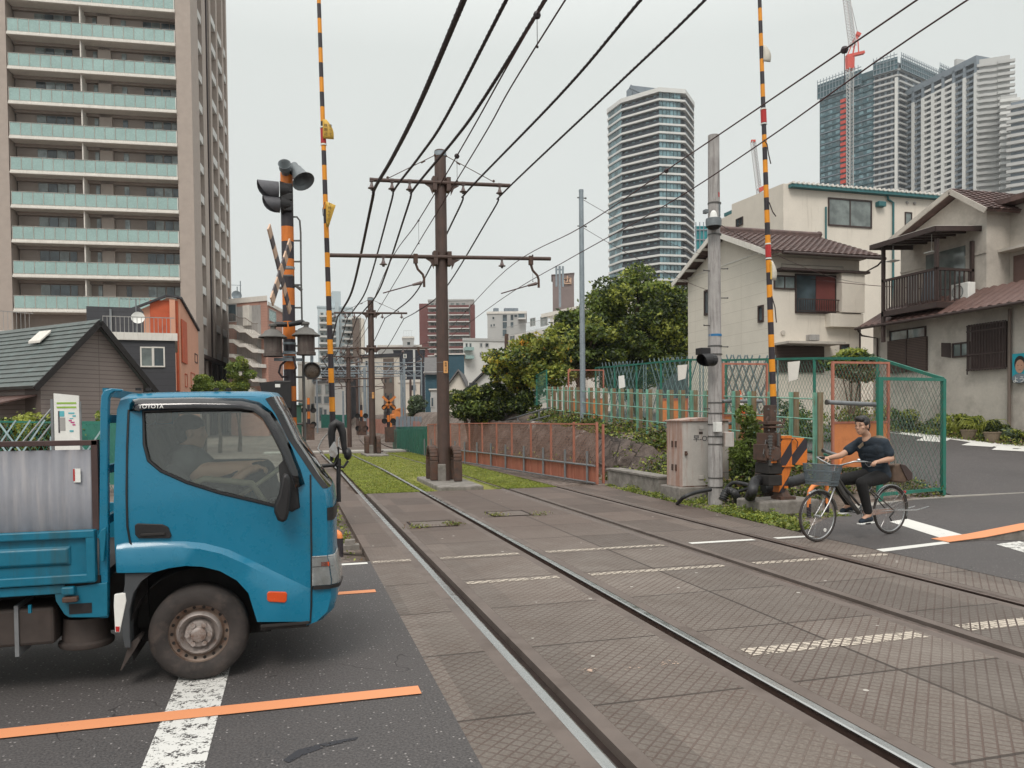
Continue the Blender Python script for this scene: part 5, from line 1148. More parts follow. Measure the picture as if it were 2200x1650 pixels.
# hedge shrub beside the machine
bc = AY(1612, 955, 12.9); cs = [(bc.x+dx, bc.y+dy, bc.z+dz, .2, .2, .22) for dx, dy, dz in ((0,0,0),(-.12,0,-.3),(.15,.1,-.25),(.02,0,.3),(.18,.1,.1),(-.1,0,.55),(-.25,0,-.15),(.25,.1,-.5),(-.2,0,-.6),(.05,.1,-.7))]
tree('leafy_shrub', 'bright green shrub between the concrete pole and barrier machine', 'shrub', (bc.x, bc.y, .3), .5, cs, 4200, .075, ['lf_m','lf_g','lf_d'], [.4,.35,.25], .025)
# garden in front of the right house
garden = [(1925,880,21,.55,'lf_m','leafy'),(1975,885,20.5,.6,'lf_d','a'),(2020,880,20.2,.5,'lf_g','b'),(2050,855,20,.45,'lf_g','c'),(2075,835,20.2,.4,'lf_m','d'),(2100,875,19.8,.45,'lf_m','e'),(2145,870,19.6,.45,'lf_d','f'),(2165,880,19.5,.35,'lf_s','g'),(2195,895,19,.3,'lf_d','h'),(1700,830,23,.9,'lf_d','i'),(1730,850,22,.7,'lf_m','j'),(1850,835,22.5,.9,'lf_l','k'),(1835,870,21.5,.6,'lf_m','l')]
gl = ['leafy shrub seen through the left of the green gate panel','dark shrub behind the middle of the gate panel','fresh green shrub at the gate panel right edge','pale grassy plant right of the gate panel','tall upright garden shrub below the small window','spreading shrub under the corrugated shutter','dark shrub beside the brown downpipe','grey green bush at the downpipe foot','small plant at the right edge under the poster','dark shrub below the tiled house porch','shrub behind the near mint post','tallest olive shrub behind the orange mesh panel','shrub low behind the orange mesh panel']
for i, (x, y, d, s_, lm, _) in enumerate(garden):
    bc = AX(x, y, 19.7) if x > 1900 else P(x, y, d); bc.z = TZ(bc.x, bc.y)+s_*(.62 if 2040 < x < 2110 else .5)
    cs = crown(bc.x, bc.y, bc.z, s_*.9, s_*.6, s_*(1.0 if 2040 < x < 2110 else .7), 12, s_*.35, 40+i, -.8)
    tree('garden_shrub', gl[i], 'shrub', (bc.x, bc.y, TZ(bc.x,bc.y)-.02), .25, cs, 1800, .085, [lm,'lf_l','lf_d'], [.6,.2,.2], .02, 'garden shrubs in front of the houses', limbs=4)
for i, (x, y) in enumerate(((2055,872),(2105,888))):
    bc = AX(x, y, 19.5); bc.z = TZ(bc.x, bc.y)+.45; t = thing('spiky_plant', ('arching spiky plant right of the green gate','lower spiky plant by the flowerpot')[i], 'plant', (bc.x,bc.y,TZ(bc.x,bc.y)), 'spiky yellow green plants'); m = MB(); q = random.Random(i)
    for k in range(46):
        a = q.uniform(0, 6.28); L_ = q.uniform(.4,.85); p0 = bc-Vector((0,0,.42)); d_ = Vector((math.cos(a), math.sin(a), 0)); m.tube([p0, p0+d_*L_*.35+Vector((0,0,L_*.7)), p0+d_*L_*.8+Vector((0,0,L_*.75)), p0+d_*L_+Vector((0,0,L_*.5))], [.016,.014,.01,.002], 3)
    m.build('leaves', M['lf_l'], t, keep=True)
for i, (x, y, d) in enumerate(((2082,888,19.5),(2132,890,19.4),(1850,880,20.5),(1885,890,20))):
    b = AX(x, y, 19.3) if x > 1900 else P(x, y, d); b.z = TZ(b.x,b.y); m = MB(); m.lathe([(.0,0),(.16,0),(.22,.26),(.24,.27),(.24,.3),(.2,.3),(.18,.24),(0,.24)], (b.x,b.y,b.z), n=16); tag(m.build('flowerpot', M['orpanel'] if i > 1 else M['webbing'], None, smooth=40), ('pinkish flowerpot under the spiky plant','flowerpot beneath the corrugated shutter','terracotta pot left behind the orange mesh','terracotta pot right behind the orange mesh')[i], 'flowerpot', 'flowerpots in the garden')
# ground weeds
def weeds(label, poly_fn, n, size, mats, w_, h=.12):
    pts_ = []
    q = RNG.uniform(0,1,(n,3)); nz_ = []
    for a, b, c in q:
        x, y = poly_fn(a, b)
        if math.sin(x*3.1+y*1.7)+math.sin(x*1.3-y*2.9)+math.sin(y*5.3+x)*.6 < -.35 and c > .25: continue
        pts_.append((x, y, TZ(x, y)+h*c*c*(1+.5*math.sin(x*5+y*3))))
    pts_ = np.array(pts_); return tag(leafmesh('weeds', pts_, size, [M[k] for k in mats], RNG.choice(len(mats), len(pts_), p=w_), aspect=.55), label, 'weeds', kind='stuff')
def edgex(y): return lerp_tab(y, [(9.2,6.72),(17,7.0),(24,6.3)])
weeds('bright yellow green weeds between the slabs and the barrier machine', lambda a, b: (edgex(9.4+7.5*b)+a*(.3+.5*min(1,b*2)), 9.4+7.5*b), 12000, .05, ['lf_w','lf_g','lf_m'], [.5,.3,.2], .08)
weeds('weeds at the foot of the machine block', lambda a, b: (6.8+1.7*a, 10.4+1.0*b), 3500, .05, ['lf_w','lf_g','lf_m'], [.4,.3,.3], .1)
weeds('weeds and low bushes on the slope behind the cabinet', lambda a, b: (7.5+2.0*a, 12+6.5*b), 20000, .075, ['lf_m','lf_w','lf_d','lf_b'], [.35,.25,.25,.15], .3)
weeds('trailing greenery over the top of the rocky bank', lambda a, b: (8.0+1.6*a, 17+12*b), 18000, .09, ['lf_m','lf_w','lf_d','lf_b'], [.35,.25,.28,.12], .28)
weeds('tall weeds below the gate panel', lambda a, b: (9.6+2.5*a, 12.1+1.8*b), 5000, .06, ['lf_m','lf_d','lf_b','lf_w'], [.35,.3,.2,.15], .2)
weeds('weeds left of the crossing slabs', lambda a, b: (-.9+1.65*a, 9.05+9*b), 6000, .05, ['lf_w','lf_g','lf_b','lf_m'], [.35,.25,.2,.2], .06)
weeds('garden ground cover below the house walls', lambda a, b: (19.0+1.4*a, 13+10*b), 7000, .08, ['lf_m','lf_b','lf_w','lf_d'], [.3,.25,.25,.2], .15)
weeds('dry brush on the bank behind the orange fence', lambda a, b: (7.0+.6*a, 18+12*b), 3000, .07, ['lf_b','lf_m','lf_w'], [.4,.35,.25], .35)
# ================================================================== the blue truck
TY, TW = 5.10, 1.64
def tr(x, y, Y=TY): p = AY(x, y, Y); return (p.x, p.z)
T = thing('flatbed_truck', 'bright blue flatbed truck with a grey corrugated board on its bed', 'truck', (tr(427,1368)[0], TY+TW/2, 0))
def lean(z): return .085*max(0, (z-1.12)/.7)**1.3
OUT = [(250,1230),(246,1165),(244,1090),(244,1000),(246,880),(252,853),(268,844),(330,841),(450,839),(555,839),(580,842),   # 0-10
       (590,850),(612,889),(640,945),(668,985),(692,1022),(713,1049),       # 11-16 windscreen
       (719,1062),(722,1090),(723,1140),(723,1195),(727,1215),(731,1243),(730,1285),(723,1312),(700,1334),(668,1343),   # 17-26
       (664,1336),(610,1335),(553,1334),(546,1300),(534,1272),(509,1245),(473,1225),(436,1216),(400,1215),(364,1219),(331,1229)]
o_ = [tr(*p) for p in OUT]; no = len(o_)
def frontness(i): return 1.0 if 10 <= i <= 25 else (.5 if i in (26, 9) else 0)
def roofness(i): return 1.0 if 6 <= i <= 10 else (.6 if i in (5, 11) else 0)
LAY = [(0,-.058,-.032),(.035,-.026,-.010),(.09,-.010,-.002),(.22,.006,.004),(.50,.030,.012),(.82,.038,.016)]
LAY = LAY+[(TW-a, b, c) for a, b, c in LAY[::-1][1:]]
def lpt(i, k):
    x, z = o_[i]; dy, fx, rz = LAY[k]; x2 = x+fx*frontness(i); z2 = z+rz*roofness(i)
    s_ = 1-min(1, abs(dy)/TW*2) if dy <= TW/2 else -(1-min(1, (TW-dy)/TW*2)); f = abs(s_)**3
    return (x2, TY+dy+lean(z2)*f*(1 if s_ > 0 else -1), z2)
body = MB(); scr = MB(); base = 0
def quadstrip(mb, i, j):
    for k in range(len(LAY)-1): mb.quad(lpt(i,k), lpt(j,k), lpt(j,k+1), lpt(i,k+1))
WS = set(range(11, 16))
for i in range(no):
    j = (i+1) % no
    if i in WS:
        for k in range(len(LAY)-1):
            (body if k in (0, len(LAY)-2) else scr).quad(lpt(i,k), lpt(j,k), lpt(j,k+1), lpt(i,k+1))
    else: quadstrip(body, i, j)
HOLE = [(304,884),(400,880),(536,878),(562,884),(582,900),(603,940),(624,990),(636,1040),(641,1090),(628,1096),(585,1085),(470,1058),(400,1036),(345,1012),(318,990),(308,955)]
h_ = [tr(*p) for p in HOLE]
def sidept(x, z, k=0, off=0): return (x, (TY+lean(z)-off) if k == 0 else (TY+TW-lean(z)+off), z)
for k in (0, len(LAY)-1):
    ring = [Vector((lpt(i,k)[0], lpt(i,k)[2], 0)) for i in range(no)]; hole = [Vector((x, z, 0)) for x, z in h_]
    tris = tessellate_polygon([ring, hole]); pts_ = [lpt(i,k) for i in range(no)]+[sidept(x, z, 0 if k == 0 else 1) for x, z in h_]
    body.add(pts_, [tuple(t_) for t_ in tris])
cabo = body.build('cab_body', M['blue'], T, smooth=38)
so_ = scr.build('windscreen', M['screenglass'], T, smooth=60)
def sidepoly(px, off0, off1, name, mat, parent=T, both=True, bev=0, smooth=None):
    for k in ((0, 1) if both else (0,)):
        m = MB(); q = [tr(*p) for p in px]; s_ = 1 if k == 0 else -1
        a = [sidept(x, z, k, off0) for x, z in q]; b = [sidept(x, z, k, off1) for x, z in q]; n_ = len(q)
        tt = tessellate_polygon([[Vector((x, z, 0)) for x, z in q]])
        m.add(a+b, [tuple(t_) for t_ in tt]+[tuple(i+n_ for i in t_) for t_ in tt]+[(i, (i+1) % n_, n_+(i+1) % n_, n_+i) for i in range(n_)])
        ob = m.build(name, mat, parent, smooth=smooth, bev=bev)
        if k == 0: first = ob
    return first
sidepoly(HOLE, -.012, -.018, 'side_window', M['cabglass'])
def sideline(px, r_, name, mat, off=.0, closed=False, both=True):
    for k in ((0, 1) if both else (0,)):
        m = MB(); m.tube([sidept(*tr(*p), k, off) for p in px], r_, 6, closed=closed); m.build(name, mat, T, smooth=60)
sideline(HOLE, .011, 'window_seal', M['black'], 0, True)
sidepoly([(598,1000),(612,985),(628,1010),(637,1045),(641,1089),(630,1095),(608,1088),(603,1050)], .002, .012, 'quarter_panel', M['black'])
# smoked rain visor over the side window, in one bent band
VO = [(273,882),(274,868),(280,858),(295,855),(420,853),(520,855),(556,863),(584,884),(606,918),(628,965),(646,1010),(655,1040)]
VI = [(298,884),(298,882),(300,880),(310,878),(420,876),(515,877),(543,882),(564,898),(586,935),(608,980),(625,1020),(634,1050)]
m = MB(); n_ = len(VO)
for i in range(n_-1):
    a, b, c, d = [tr(*p) for p in (VO[i], VO[i+1], VI[i+1], VI[i])]
    m.quad(sidept(*a,0,.006), sidept(*b,0,.006), sidept(*c,0,.045), sidept(*d,0,.045))
vo_ = m.build('rain_visor', M['visor'], T, smooth=60); vo_.modifiers.new('s', 'SOLIDIFY').thickness = .004
q = tr(305, 876); text('TOYOTA', .034, basis((q[0]+.048, TY+lean(q[1])-.056, q[1]+.006), (1,0,0), (0,.35,1)), M['white'], vo_)
m = MB()
for i in range(n_-1):
    a, b = [tr(*p) for p in (VI[i], VI[i+1])]; m.cyl(sidept(*a,0,.045), sidept(*b,0,.045), .004, n=5)
m.build('visor_edge', M['black'], vo_)
# raised front wing sweeping over the wheel arch
CR = [(251,1170),(270,1166),(330,1163),(400,1163),(440,1167),(490,1180),(540,1203),(590,1228),(640,1252),(666,1264)]
AR = [(254,1229),(275,1229),(331,1228),(364,1219),(400,1214),(436,1216),(473,1225),(509,1245),(534,1272),(553,1334)]
MID = [((a[0]*.75+b[0]*.25), a[1]*.78+b[1]*.22) for a, b in zip(CR, AR)]
m = MB(); CR2 = CR+[(667,1300),(666,1335)]
for i in range(len(CR)-1):
    a0, a1, m0, m1, b0, b1 = [tr(*p) for p in (CR[i], CR[i+1], MID[i], MID[i+1], AR[i], AR[i+1])]
    f = .032
    m.quad(sidept(*a0,0,.001), sidept(*a1,0,.001), sidept(*m1,0,f), sidept(*m0,0,f)); m.quad(sidept(*m0,0,f), sidept(*m1,0,f), sidept(*b1,0,f*.8), sidept(*b0,0,f*.8)); m.quad(sidept(*b0,0,f*.8), sidept(*b1,0,f*.8), sidept(*b1,0,-.03), sidept(*b0,0,-.03))
a0, a1, b1, b0, m1 = tr(666,1264), tr(667,1335), tr(610,1334), tr(553,1334), tr(*MID[-1])
m.add([sidept(*tr(666,1264),0,.001), sidept(*m1,0,.032), sidept(*b0,0,.0256), sidept(*b1,0,.02), sidept(*a1,0,.006)], [(0,1,2,3,4)])
m.build('front_wing', M['blue'], T, smooth=45)
# door shut lines, rubber, handle
for px in (((272,880),(271,960),(272,1060),(274,1130),(280,1165),(300,1195),(330,1228)),((667,1020),(668,1100),(669,1200),(669,1300),(666,1338))):
    sideline(px, .006, 'shut_line', M['black'], .0035 if px[0][0] > 600 else .006, both=False)
sideline(((655,1041),(668,1022),(690,1060),(699,1075)), .003, 'shut_line', M['black'], -.004, both=False)
m = MB(); q = [tr(*p) for p in ((290,1128),(296,1124),(350,1126),(362,1132),(369,1150),(365,1156),(298,1156),(291,1148))]; m.prism([(x, TY-.001, z) for x, z in q], (0,-.012,0)); hd_ = m.build('door_handle', M['black'], T, bev=.004)
m = MB(); a, b = tr(304,1151), tr(356,1143); m.box((a[0],TY-.024,a[1]),(b[0],TY-.013,b[1])); m.build('grip', M['dark'], hd_, bev=.003)
# A pillar black trim beside the windscreen
m = MB()
for i in range(11, 16):
    a, b = lpt(i,0), lpt(i+1,0); a2, b2 = lpt(i,1), lpt(i+1,1); m.quad((a[0],a[1]-.003,a[2]+.002),(b[0],b[1]-.003,b[2]+.002),(b2[0]+.004,b2[1]-.006,b2[2]+.004),(a2[0]+.004,a2[1]-.006,a2[2]+.004))
for i in range(11, 16): m.cyl(lpt(i,1), lpt(i+1,1), .007, n=6)
m.build('windscreen_pillar_trim', M['black'], T)
# black band across the nose, headlamp, bumper seam
def nose(px_rows, off, name, mat, ks, parent=T):
    m = MB()
    idx = px_rows
    for i, j in idx:
        for k in range(ks[0], ks[1]):
            def f(ii, kk, t=0):
                p = lpt(int(ii), kk); q2 = lpt(min(int(ii)+1, no-1), kk); g = ii-int(ii); v = Vector(p).lerp(Vector(q2), g)
                ny = -1 if kk < 2 else 0; return v+Vector((off*(.5 if kk == 0 else 1), off*(-1 if kk <= 1 else -.3 if kk == 2 else 0), 0))
            m.quad(f(i,k), f(j,k), f(j,k+1), f(i,k+1))
    return m.build(name, mat, parent, smooth=50)
nose([(18.0,18.55)], .004, 'nose_band', M['black'], (0, len(LAY)-1))
def patch(p0, p1, off, name, mat, x_in=None, parent=T):    # side part + wrapped nose part of a lamp, between two heights
    (xa, ya), (xb, yb) = p0, p1; m = MB(); z1, z0 = tr(xa, ya)[1], tr(xa, yb)[1]; X0 = tr(xa, ya)[0]
    def front(z, k):
        best = None
        for i in range(16, 26):
            a, b = lpt(i,k), lpt(i+1,k)
            if min(a[2],b[2])-1e-6 <= z <= max(a[2],b[2])+1e-6: t_ = (z-a[2])/(b[2]-a[2]+1e-9); best = a[0]+(b[0]-a[0])*t_
        return best if best else lpt(19,k)[0]
    zs = [z0+(z1-z0)*i/5 for i in range(6)]
    ring = []
    for z in zs:
        r_ = [(X0, TY-off, z), (front(z,0)-.01, TY-off, z)]+[(front(z,k)+off, TY+LAY[k][0]-off*(.4 if k == 1 else 0), z) for k in (1,2,3)]+[(front(z,3)+off+.01, TY+.30, z)]; ring.append(r_)
    nn = len(ring[0]); m.add([p for r_ in ring for p in r_], [(j*nn+i, j*nn+i+1, (j+1)*nn+i+1, (j+1)*nn+i) for j in range(5) for i in range(nn-1)])
    return m.build(name, mat, parent, smooth=60)
hl = patch((669,1195),(720,1258), .006, 'headlight_reflector', pm('lamp_reflector', (.88,.87,.85), .3, 0, .15, 30)); patch((669,1194),(720,1259), .016, 'headlight', M['lens'])
m = MB(); a, b = tr(690,1217), tr(707,1206); m.box((a[0],TY-.013,a[1]),(b[0],TY-.008,b[1])); m.build('indicator_bulb', M['amber'], T)
m = MB()
for y in (1195,1216,1258): a, b = tr(669,y), tr(716,y); m.box((a[0],TY-.018,a[1]-.004),(b[0],TY-.006,b[1]+.003))
m.each('lamp_bezel', M['black'], T)
patch((672,1258),(720,1266), .02, 'lamp_under_trim', M['black'])
m = MB(); q = [tr(*p) for p in ((574,1272),(578,1268),(614,1269),(617,1273),(616,1288),(612,1292),(578,1290),(574,1286))]; m.prism([(x, TY-.02, z) for x, z in q], (0,-.02,0)); m.build('side_indicator', M['amber'], T, bev=.005)
m = MB(); a, b = tr(560,1356), tr(664,1337); m.box((a[0],TY+.01,a[1]),(b[0],TY+.3,b[1])); m.box((a[0],TY-.012,b[1]-.01),(b[0],TY+.1,b[1]+.012)); m.build('door_step', M['dark'], T, bev=.004)
# cab rear pillar and roof details
m = MB()
for x in (288,310,460,487): p = tr(x, 838.5); m.obox((p[0], TY+.14, p[1]+.012), (.03,.03,.016))
m.each('roof_stud', M['black'], T)
# interior
def ib(name, x0, x1, y0, y1, z0, z1, mat, **k): m_ = MB(); m_.box((x0,y0,z0),(x1,y1,z1)); return m_.build(name, mat, T, **k)
xr = tr(246,900)[0]; xf = tr(700,1100)[0]; zsill = tr(300,1120)[1]
ib('cab_floor', xr+.02, xf-.08, TY+.04, TY+TW-.04, zsill-.28, zsill-.24, M['interior'])
zs_ = tr(400,1060)[1]
for dy in (.42, 1.15):
    m = MB(); c = Vector((xr+.42, TY+dy, zs_-.03)); m.obox(c, (.5,.46,.16)); m.hexa([c+Vector(q) for q in ((-.28,-.22,.02),(-.12,-.22,.02),(-.12,.22,.02),(-.28,.22,.02),(-.36,-.18,.45),(-.26,-.18,.45),(-.26,.18,.45),(-.36,.18,.45))]); m.obox(c+Vector((-.32,0,.53)), (.09,.24,.15)); m.build('seat', M['interior'], T, bev=.03)
ib('dashboard', xf-.36, xf-.06, TY+.07, TY+TW-.07, zsill-.1, tr(620,1075)[1], M['interior'], bev=.03)
m = MB(); c = Vector((tr(545,1055)[0], TY+.42, tr(545,1050)[1])); ax = Vector((-.55,0,.83)).normalized(); sd_ = Vector((0,1,0)); up_ = ax.cross(sd_)
m.tube([c+(sd_*math.cos(a)+up_*math.sin(a))*.20 for a in [2*math.pi*i/24 for i in range(24)]], .014, 6, closed=True); m.cyl(c, c-ax*.3, .03, n=8); m.cyl(c-sd_*.19, c+sd_*.19, .014, n=6); m.cyl(c, c-up_*.19, .014, n=6); m.build('steering_wheel', M['seat'], T, smooth=60)
m = MB(); m.tube([c+Vector((.06,-.2,-.12)), c+Vector((-.02,-.24,.02)), c+Vector((-.3,-.27,.06)), c+Vector((-.5,-.27,-.03)), c+Vector((-.56,-.27,-.12))], .022, 8); m.build('inner_door_pull', M['seat'], T, smooth=60)
# near mirror (dark, hanging low over the door edge) and far mirror on a bracket
m = MB(); q = [tr(*p) for p in ((606,1020),(616,1012),(623,1025),(624,1060),(621,1096),(617,1110),(609,1118),(597,1112),(590,1095),(590,1080),(598,1062))]; m.prism([(x, TY-.06, z) for x, z in q], (0,-.09,0)); m.build('door_mirror', M['black'], T, bev=.02, smooth=50)
m = MB(); m.cyl((tr(612,1090)[0],TY+.02,tr(612,1090)[1]),(tr(608,1095)[0],TY-.1,tr(608,1095)[1]), .016, n=8); m.build('mirror_arm', M['black'], T)
YM = TY+TW+.06
def fm(x, y, Y=YM): return AY(x, y, Y)
m = MB(); m.tube([fm(680,1002),fm(718,999),fm(724,985),fm(725,960)], .018, 8); m.tube([fm(728,1078),fm(727,1040),fm(728,985)], .02, 8); m.tube([fm(722,1000,YM-.02),fm(738,1004),fm(748,990)], .012, 6); m.build('mirror_bracket', M['black'], T, smooth=60)
m = MB(); c0, c1, c2 = fm(717,912), fm(724,908), fm(732,912)
m.tube([fm(713,990),fm(712,930),fm(715,915),fm(722,909),fm(731,914),fm(736,930),fm(741,975)], [.015,.033,.038,.038,.038,.033,.02], 10); m.build('far_mirror_shell', M['black'], T, smooth=60)
m = MB(); m.prism([fm(706,965,YM-.05),fm(718,948,YM-.05),fm(724,960,YM-.05),fm(726,975,YM-.05),fm(720,984,YM-.05),fm(709,980,YM-.05)], (0,.02,0)); m.build('far_mirror_glass', M['chrome'], T)
m = MB(); m.sph(fm(747,975), (.035,.05,.055), 12); m.build('under_mirror', M['black'], T, smooth=60)
# ---- wheels
def wheel(cx_, cz_, yo, rad, label=None, s_=1):
    c = Vector((cx_, yo, cz_)); W_ = .18
    m_ = MB(); m_.lathe([(rad*.60,.0),(rad*.66,-.012),(rad*.80,-.018),(rad*.93,-.006),(rad*.99,.02),(rad,.05),(rad,W_-.05),(rad*.98,W_-.02),(rad*.85,W_),(rad*.6,W_)], c, (0,s_,0), 48); w_ = m_.build('wheel', M['tyre'], T, smooth=50)
    m_ = MB(); m_.lathe([(rad*.68,-.002),(rad*.655,-.010),(rad*.62,.004),(rad*.60,.03),(rad*.50,.045),(rad*.46,.03)], c, (0,s_,0), 40)
    m_.build('rim', M['rim'], w_, smooth=40)
    m_ = MB(); m_.lathe([(rad*.46,.03),(rad*.44,.006),(rad*.40,-.004),(rad*.36,.012),(rad*.32,.04),(rad*.27,.05)], c, (0,s_,0), 40); m_.build('hub_ring', M['rimL'], w_, smooth=40)
    m_ = MB(); m_.lathe([(rad*.29,.05),(rad*.27,.0),(rad*.17,-.002),(rad*.15,-.025),(rad*.09,-.032),(0,-.033)], c, (0,s_,0), 24)
    for i in range(6): a = i*math.pi/3; p = c+Vector((math.cos(a)*rad*.22, s_*.0, math.sin(a)*rad*.22)); m_.cyl(p, p-Vector((0,s_*.022,0)), .016, n=6)
    m_.build('hub', M['rimL'], w_, smooth=40)
    for i in range(18):
        a = i*2*math.pi/18; p = c+Vector((math.cos(a)*rad*.545, s_*.034, math.sin(a)*rad*.545)); m_ = MB(); m_.cyl(p, p+Vector((0,s_*.012,0)), rad*.034, n=10); m_.build('rim_hole', M['dark'], w_)
wx, wz = tr(427,1368, TY+.04); RW = .296
wheel(wx, RW, TY+.05, RW); wheel(wx, RW, TY+TW-.05, RW, s_=-1)
# wheel well, liner behind the arch, mud flap
m = MB(); n_ = 16; 
for k in range(n_): 
    a0, a1 = math.pi*(-.08+1.2*k/n_), math.pi*(-.08+1.2*(k+1)/n_); r_ = RW*1.33
    p = [(wx+math.cos(a)*r_, RW+.02+math.sin(a)*r_) for a in (a0, a1)]; m.quad((p[0][0],TY+.02,p[0][1]),(p[1][0],TY+.02,p[1][1]),(p[1][0],TY+.5,p[1][1]),(p[0][0],TY+.5,p[0][1]))
m.box((wx-.42,TY+.34,.2),(wx+.42,TY+.37,.86)); m.build('wheel_well', M['dark'], T)
m = MB(); pp = [((331,1229),(303,1250)),((310,1240),(285,1262)),((290,1265),(266,1290)),((281,1300),(260,1330)),((280,1350),(261,1360)),((281,1389),(268,1388))]
pp = [(( 331,1229),(268,1232)),((303,1250),(268,1256)),((287,1275),(262,1290)),((279,1310),(259,1330)),((279,1350),(262,1360)),((281,1392),(268,1392))]
for (a, b), (c_, d_) in zip(pp, pp[1:]): m.hexa([(*(lambda q: (q[0],TY-.005,q[1]))(tr(*v)),) for v in (a, b, d_, c_)]+[(*(lambda q: (q[0],TY+.12,q[1]))(tr(*v)),) for v in (a, b, d_, c_)])
m.build('rear_arch_liner', pm('grey_arch_plastic', (.05,.055,.06), .6, 0, .15), T, bev=.006)
m = MB(); q = [tr(*p) for p in ((246,1277),(270,1273),(272,1290),(258,1358),(248,1358),(245,1300))]; m.prism([(x, TY-.01, z) for x, z in q], (0,.03,0)); m.build('reflector_plate', M['white'], T, bev=.004)
m = MB(); q = [tr(*p) for p in ((249,1345),(258,1345),(257,1356),(250,1356))]; m.prism([(x, TY-.014, z) for x, z in q], (0,.004,0)); m.build('red_marker', M['red'], T)
m = MB(); q = [tr(*p) for p in ((276,1385),(295,1372),(300,1376),(290,1395),(259,1443),(257,1441),(265,1420))]; m.prism([(x, TY+.02, z) for x, z in q], (0,.16,0)); m.build('mud_flap', M['tank'], T)
# ---- load bed
Y0 = TY-.02; Y1_ = TY+TW+.04; xl = -4.6
def bb(name, p0, p1, y0, y1, mat, **k): a, b = tr(*p0), tr(*p1); m_ = MB(); m_.box((min(a[0],b[0]),y0,min(a[1],b[1])),(max(a[0],b[0]),y1,max(a[1],b[1]))); return m_.build(name, mat, T, **k)
zt, zb = tr(205,1137)[1], tr(205,1247)[1]; xg = tr(207,1137)[0]
for yo, s_ in ((Y0, 1), (Y1_-.04, 1)):
    m = MB(); m.box((xl,yo,zb),(xg,yo+.035,zt)); g = m.build('side_gate', M['blue2'], T, bev=.004)
    if yo == Y0:
        m = MB(); h = zt-zb
        m.box((xl,yo-.03,zt-.045),(xg,yo,zt+.004)); m.box((xl,yo-.026,zb-.004),(xg,yo,zb+.05)); m.box((xg-.05,yo-.028,zb),(xg,yo,zt)); m.build('gate_frame', M['blue2'], g, bev=.008)
        m = MB(); m.hexa([(xl,yo-.001,zb+.10),(xg-.13,yo-.001,zb+.10),(xg-.13,yo-.001,zb+.22),(xl,yo-.001,zb+.22),(xl,yo-.02,zb+.12),(xg-.15,yo-.02,zb+.12),(xg-.15,yo-.02,zb+.20),(xl,yo-.02,zb+.20)]); m.build('pressed_rib', M['blue2'], g, bev=.006)
m = MB(); m.box((xl,Y0+.02,zb-.03),(xg+.02,Y1_-.02,zb+.03)); m.build('bed_floor', M['dark'], T)
m = MB(); a = tr(207,1262); m.box((xl,Y0-.005,a[1]-.02),(tr(140,1262)[0],Y0+.06,zb-.01)); m.build('bed_side_rail', M['blue2'], T, bev=.004)
m = MB(); q = [tr(*p) for p in ((118,1265),(232,1250),(232,1322),(213,1325),(150,1325),(140,1318),(122,1290))]; m.prism([(x, Y0, z) for x, z in q], (0,.03,0)); m.build('corner_bracket', M['blue2'], T, bev=.004)
bb('bracket_slot', (151,1318), (199,1293), Y0-.003, Y0+.01, M['black'])
bb('gate_latch', (138,1275), (165,1256), Y0-.045, Y0, M['blue2'], bev=.008); bb('latch_pin', (140,1290), (172,1277), Y0-.05, Y0, M['rust'], bev=.006)
bb('drop_pin', (64,1315), (70,1298), Y0-.01, Y0+.01, M['blue2'])
# headboard posts arching over the top of the bed front
for yo in (Y0+.02, Y1_-.07):
    m = MB(); pth = [(213,1328),(213,1130),(214,1000),(215,880),(217,850),(224,838),(238,834),(262,836)]; w_ = [19,19,19,20,20,18,14,10]
    outer = [tr(*p) for p in pth]; inner = [tr(232,1328),tr(232,1130),tr(231,1000),tr(232,885),tr(233,858),tr(237,847),tr(246,841),tr(262,841)]
    for i in range(len(outer)-1):
        o0, o1, i0, i1 = outer[i], outer[i+1], inner[i], inner[i+1]; m.hexa([(o0[0],yo,o0[1]),(i0[0],yo,i0[1]),(i0[0],yo+.06,i0[1]),(o0[0],yo+.06,o0[1]),(o1[0],yo,o1[1]),(i1[0],yo,i1[1]),(i1[0],yo+.06,i1[1]),(o1[0],yo+.06,o1[1])])
    m.build('headboard_post', M['blue'], T, bev=.006, smooth=50)
m = MB()
for y in (842,900,1010,1120): z = tr(222,y)[1]; m.box((tr(216,y)[0],Y0+.07,z-.025),(tr(228,y)[0],Y1_-.07,z+.025))
m.each('headboard_bar', M['blue2'], T)
m = MB(); q = [tr(*p) for p in ((213,1150),(220,1137),(231,1130),(231,1144),(226,1205),(219,1205),(217,1160))]; m.prism([(x, Y0-.02, z) for x, z in q], (0,.02,0)); m.build('gate_hinge', M['blue2'], T, bev=.005)
# grey board standing in the bed, in a brown steel frame
xa, za = tr(0,1145); xb = tr(200,1140)[0]; ztp = tr(200,966)[1]
m = MB(); n_ = int((xb-xl)/.012); 
for i in range(n_):
    x0_ = xl+i*.012; d0, d1 = .006*math.sin(i*.85), .006*math.sin((i+1)*.85); m.quad((x0_,Y0+.055+d0,zb),(x0_+.012,Y0+.055+d1,zb),(x0_+.012,Y0+.055+d1,ztp),(x0_,Y0+.055+d0,ztp))
brd = m.build('corrugated_board', M['corr'], T, smooth=80); brd.modifiers.new('s', 'SOLIDIFY').thickness = .008
bb('board_frame_top', (-1200,968), (208,957), Y0+.03, Y0+.09, M['brown'], bev=.003); bb('board_frame_end', (198,1140), (208,945), Y0+.03, Y0+.09, M['brown'], bev=.003)
bb('sticker', (157,1037), (171,1007), Y0+.036, Y0+.04, M['white']); bb('sticker_red_edge', (156,1034), (159,1008), Y0+.034, Y0+.039, M['red'])
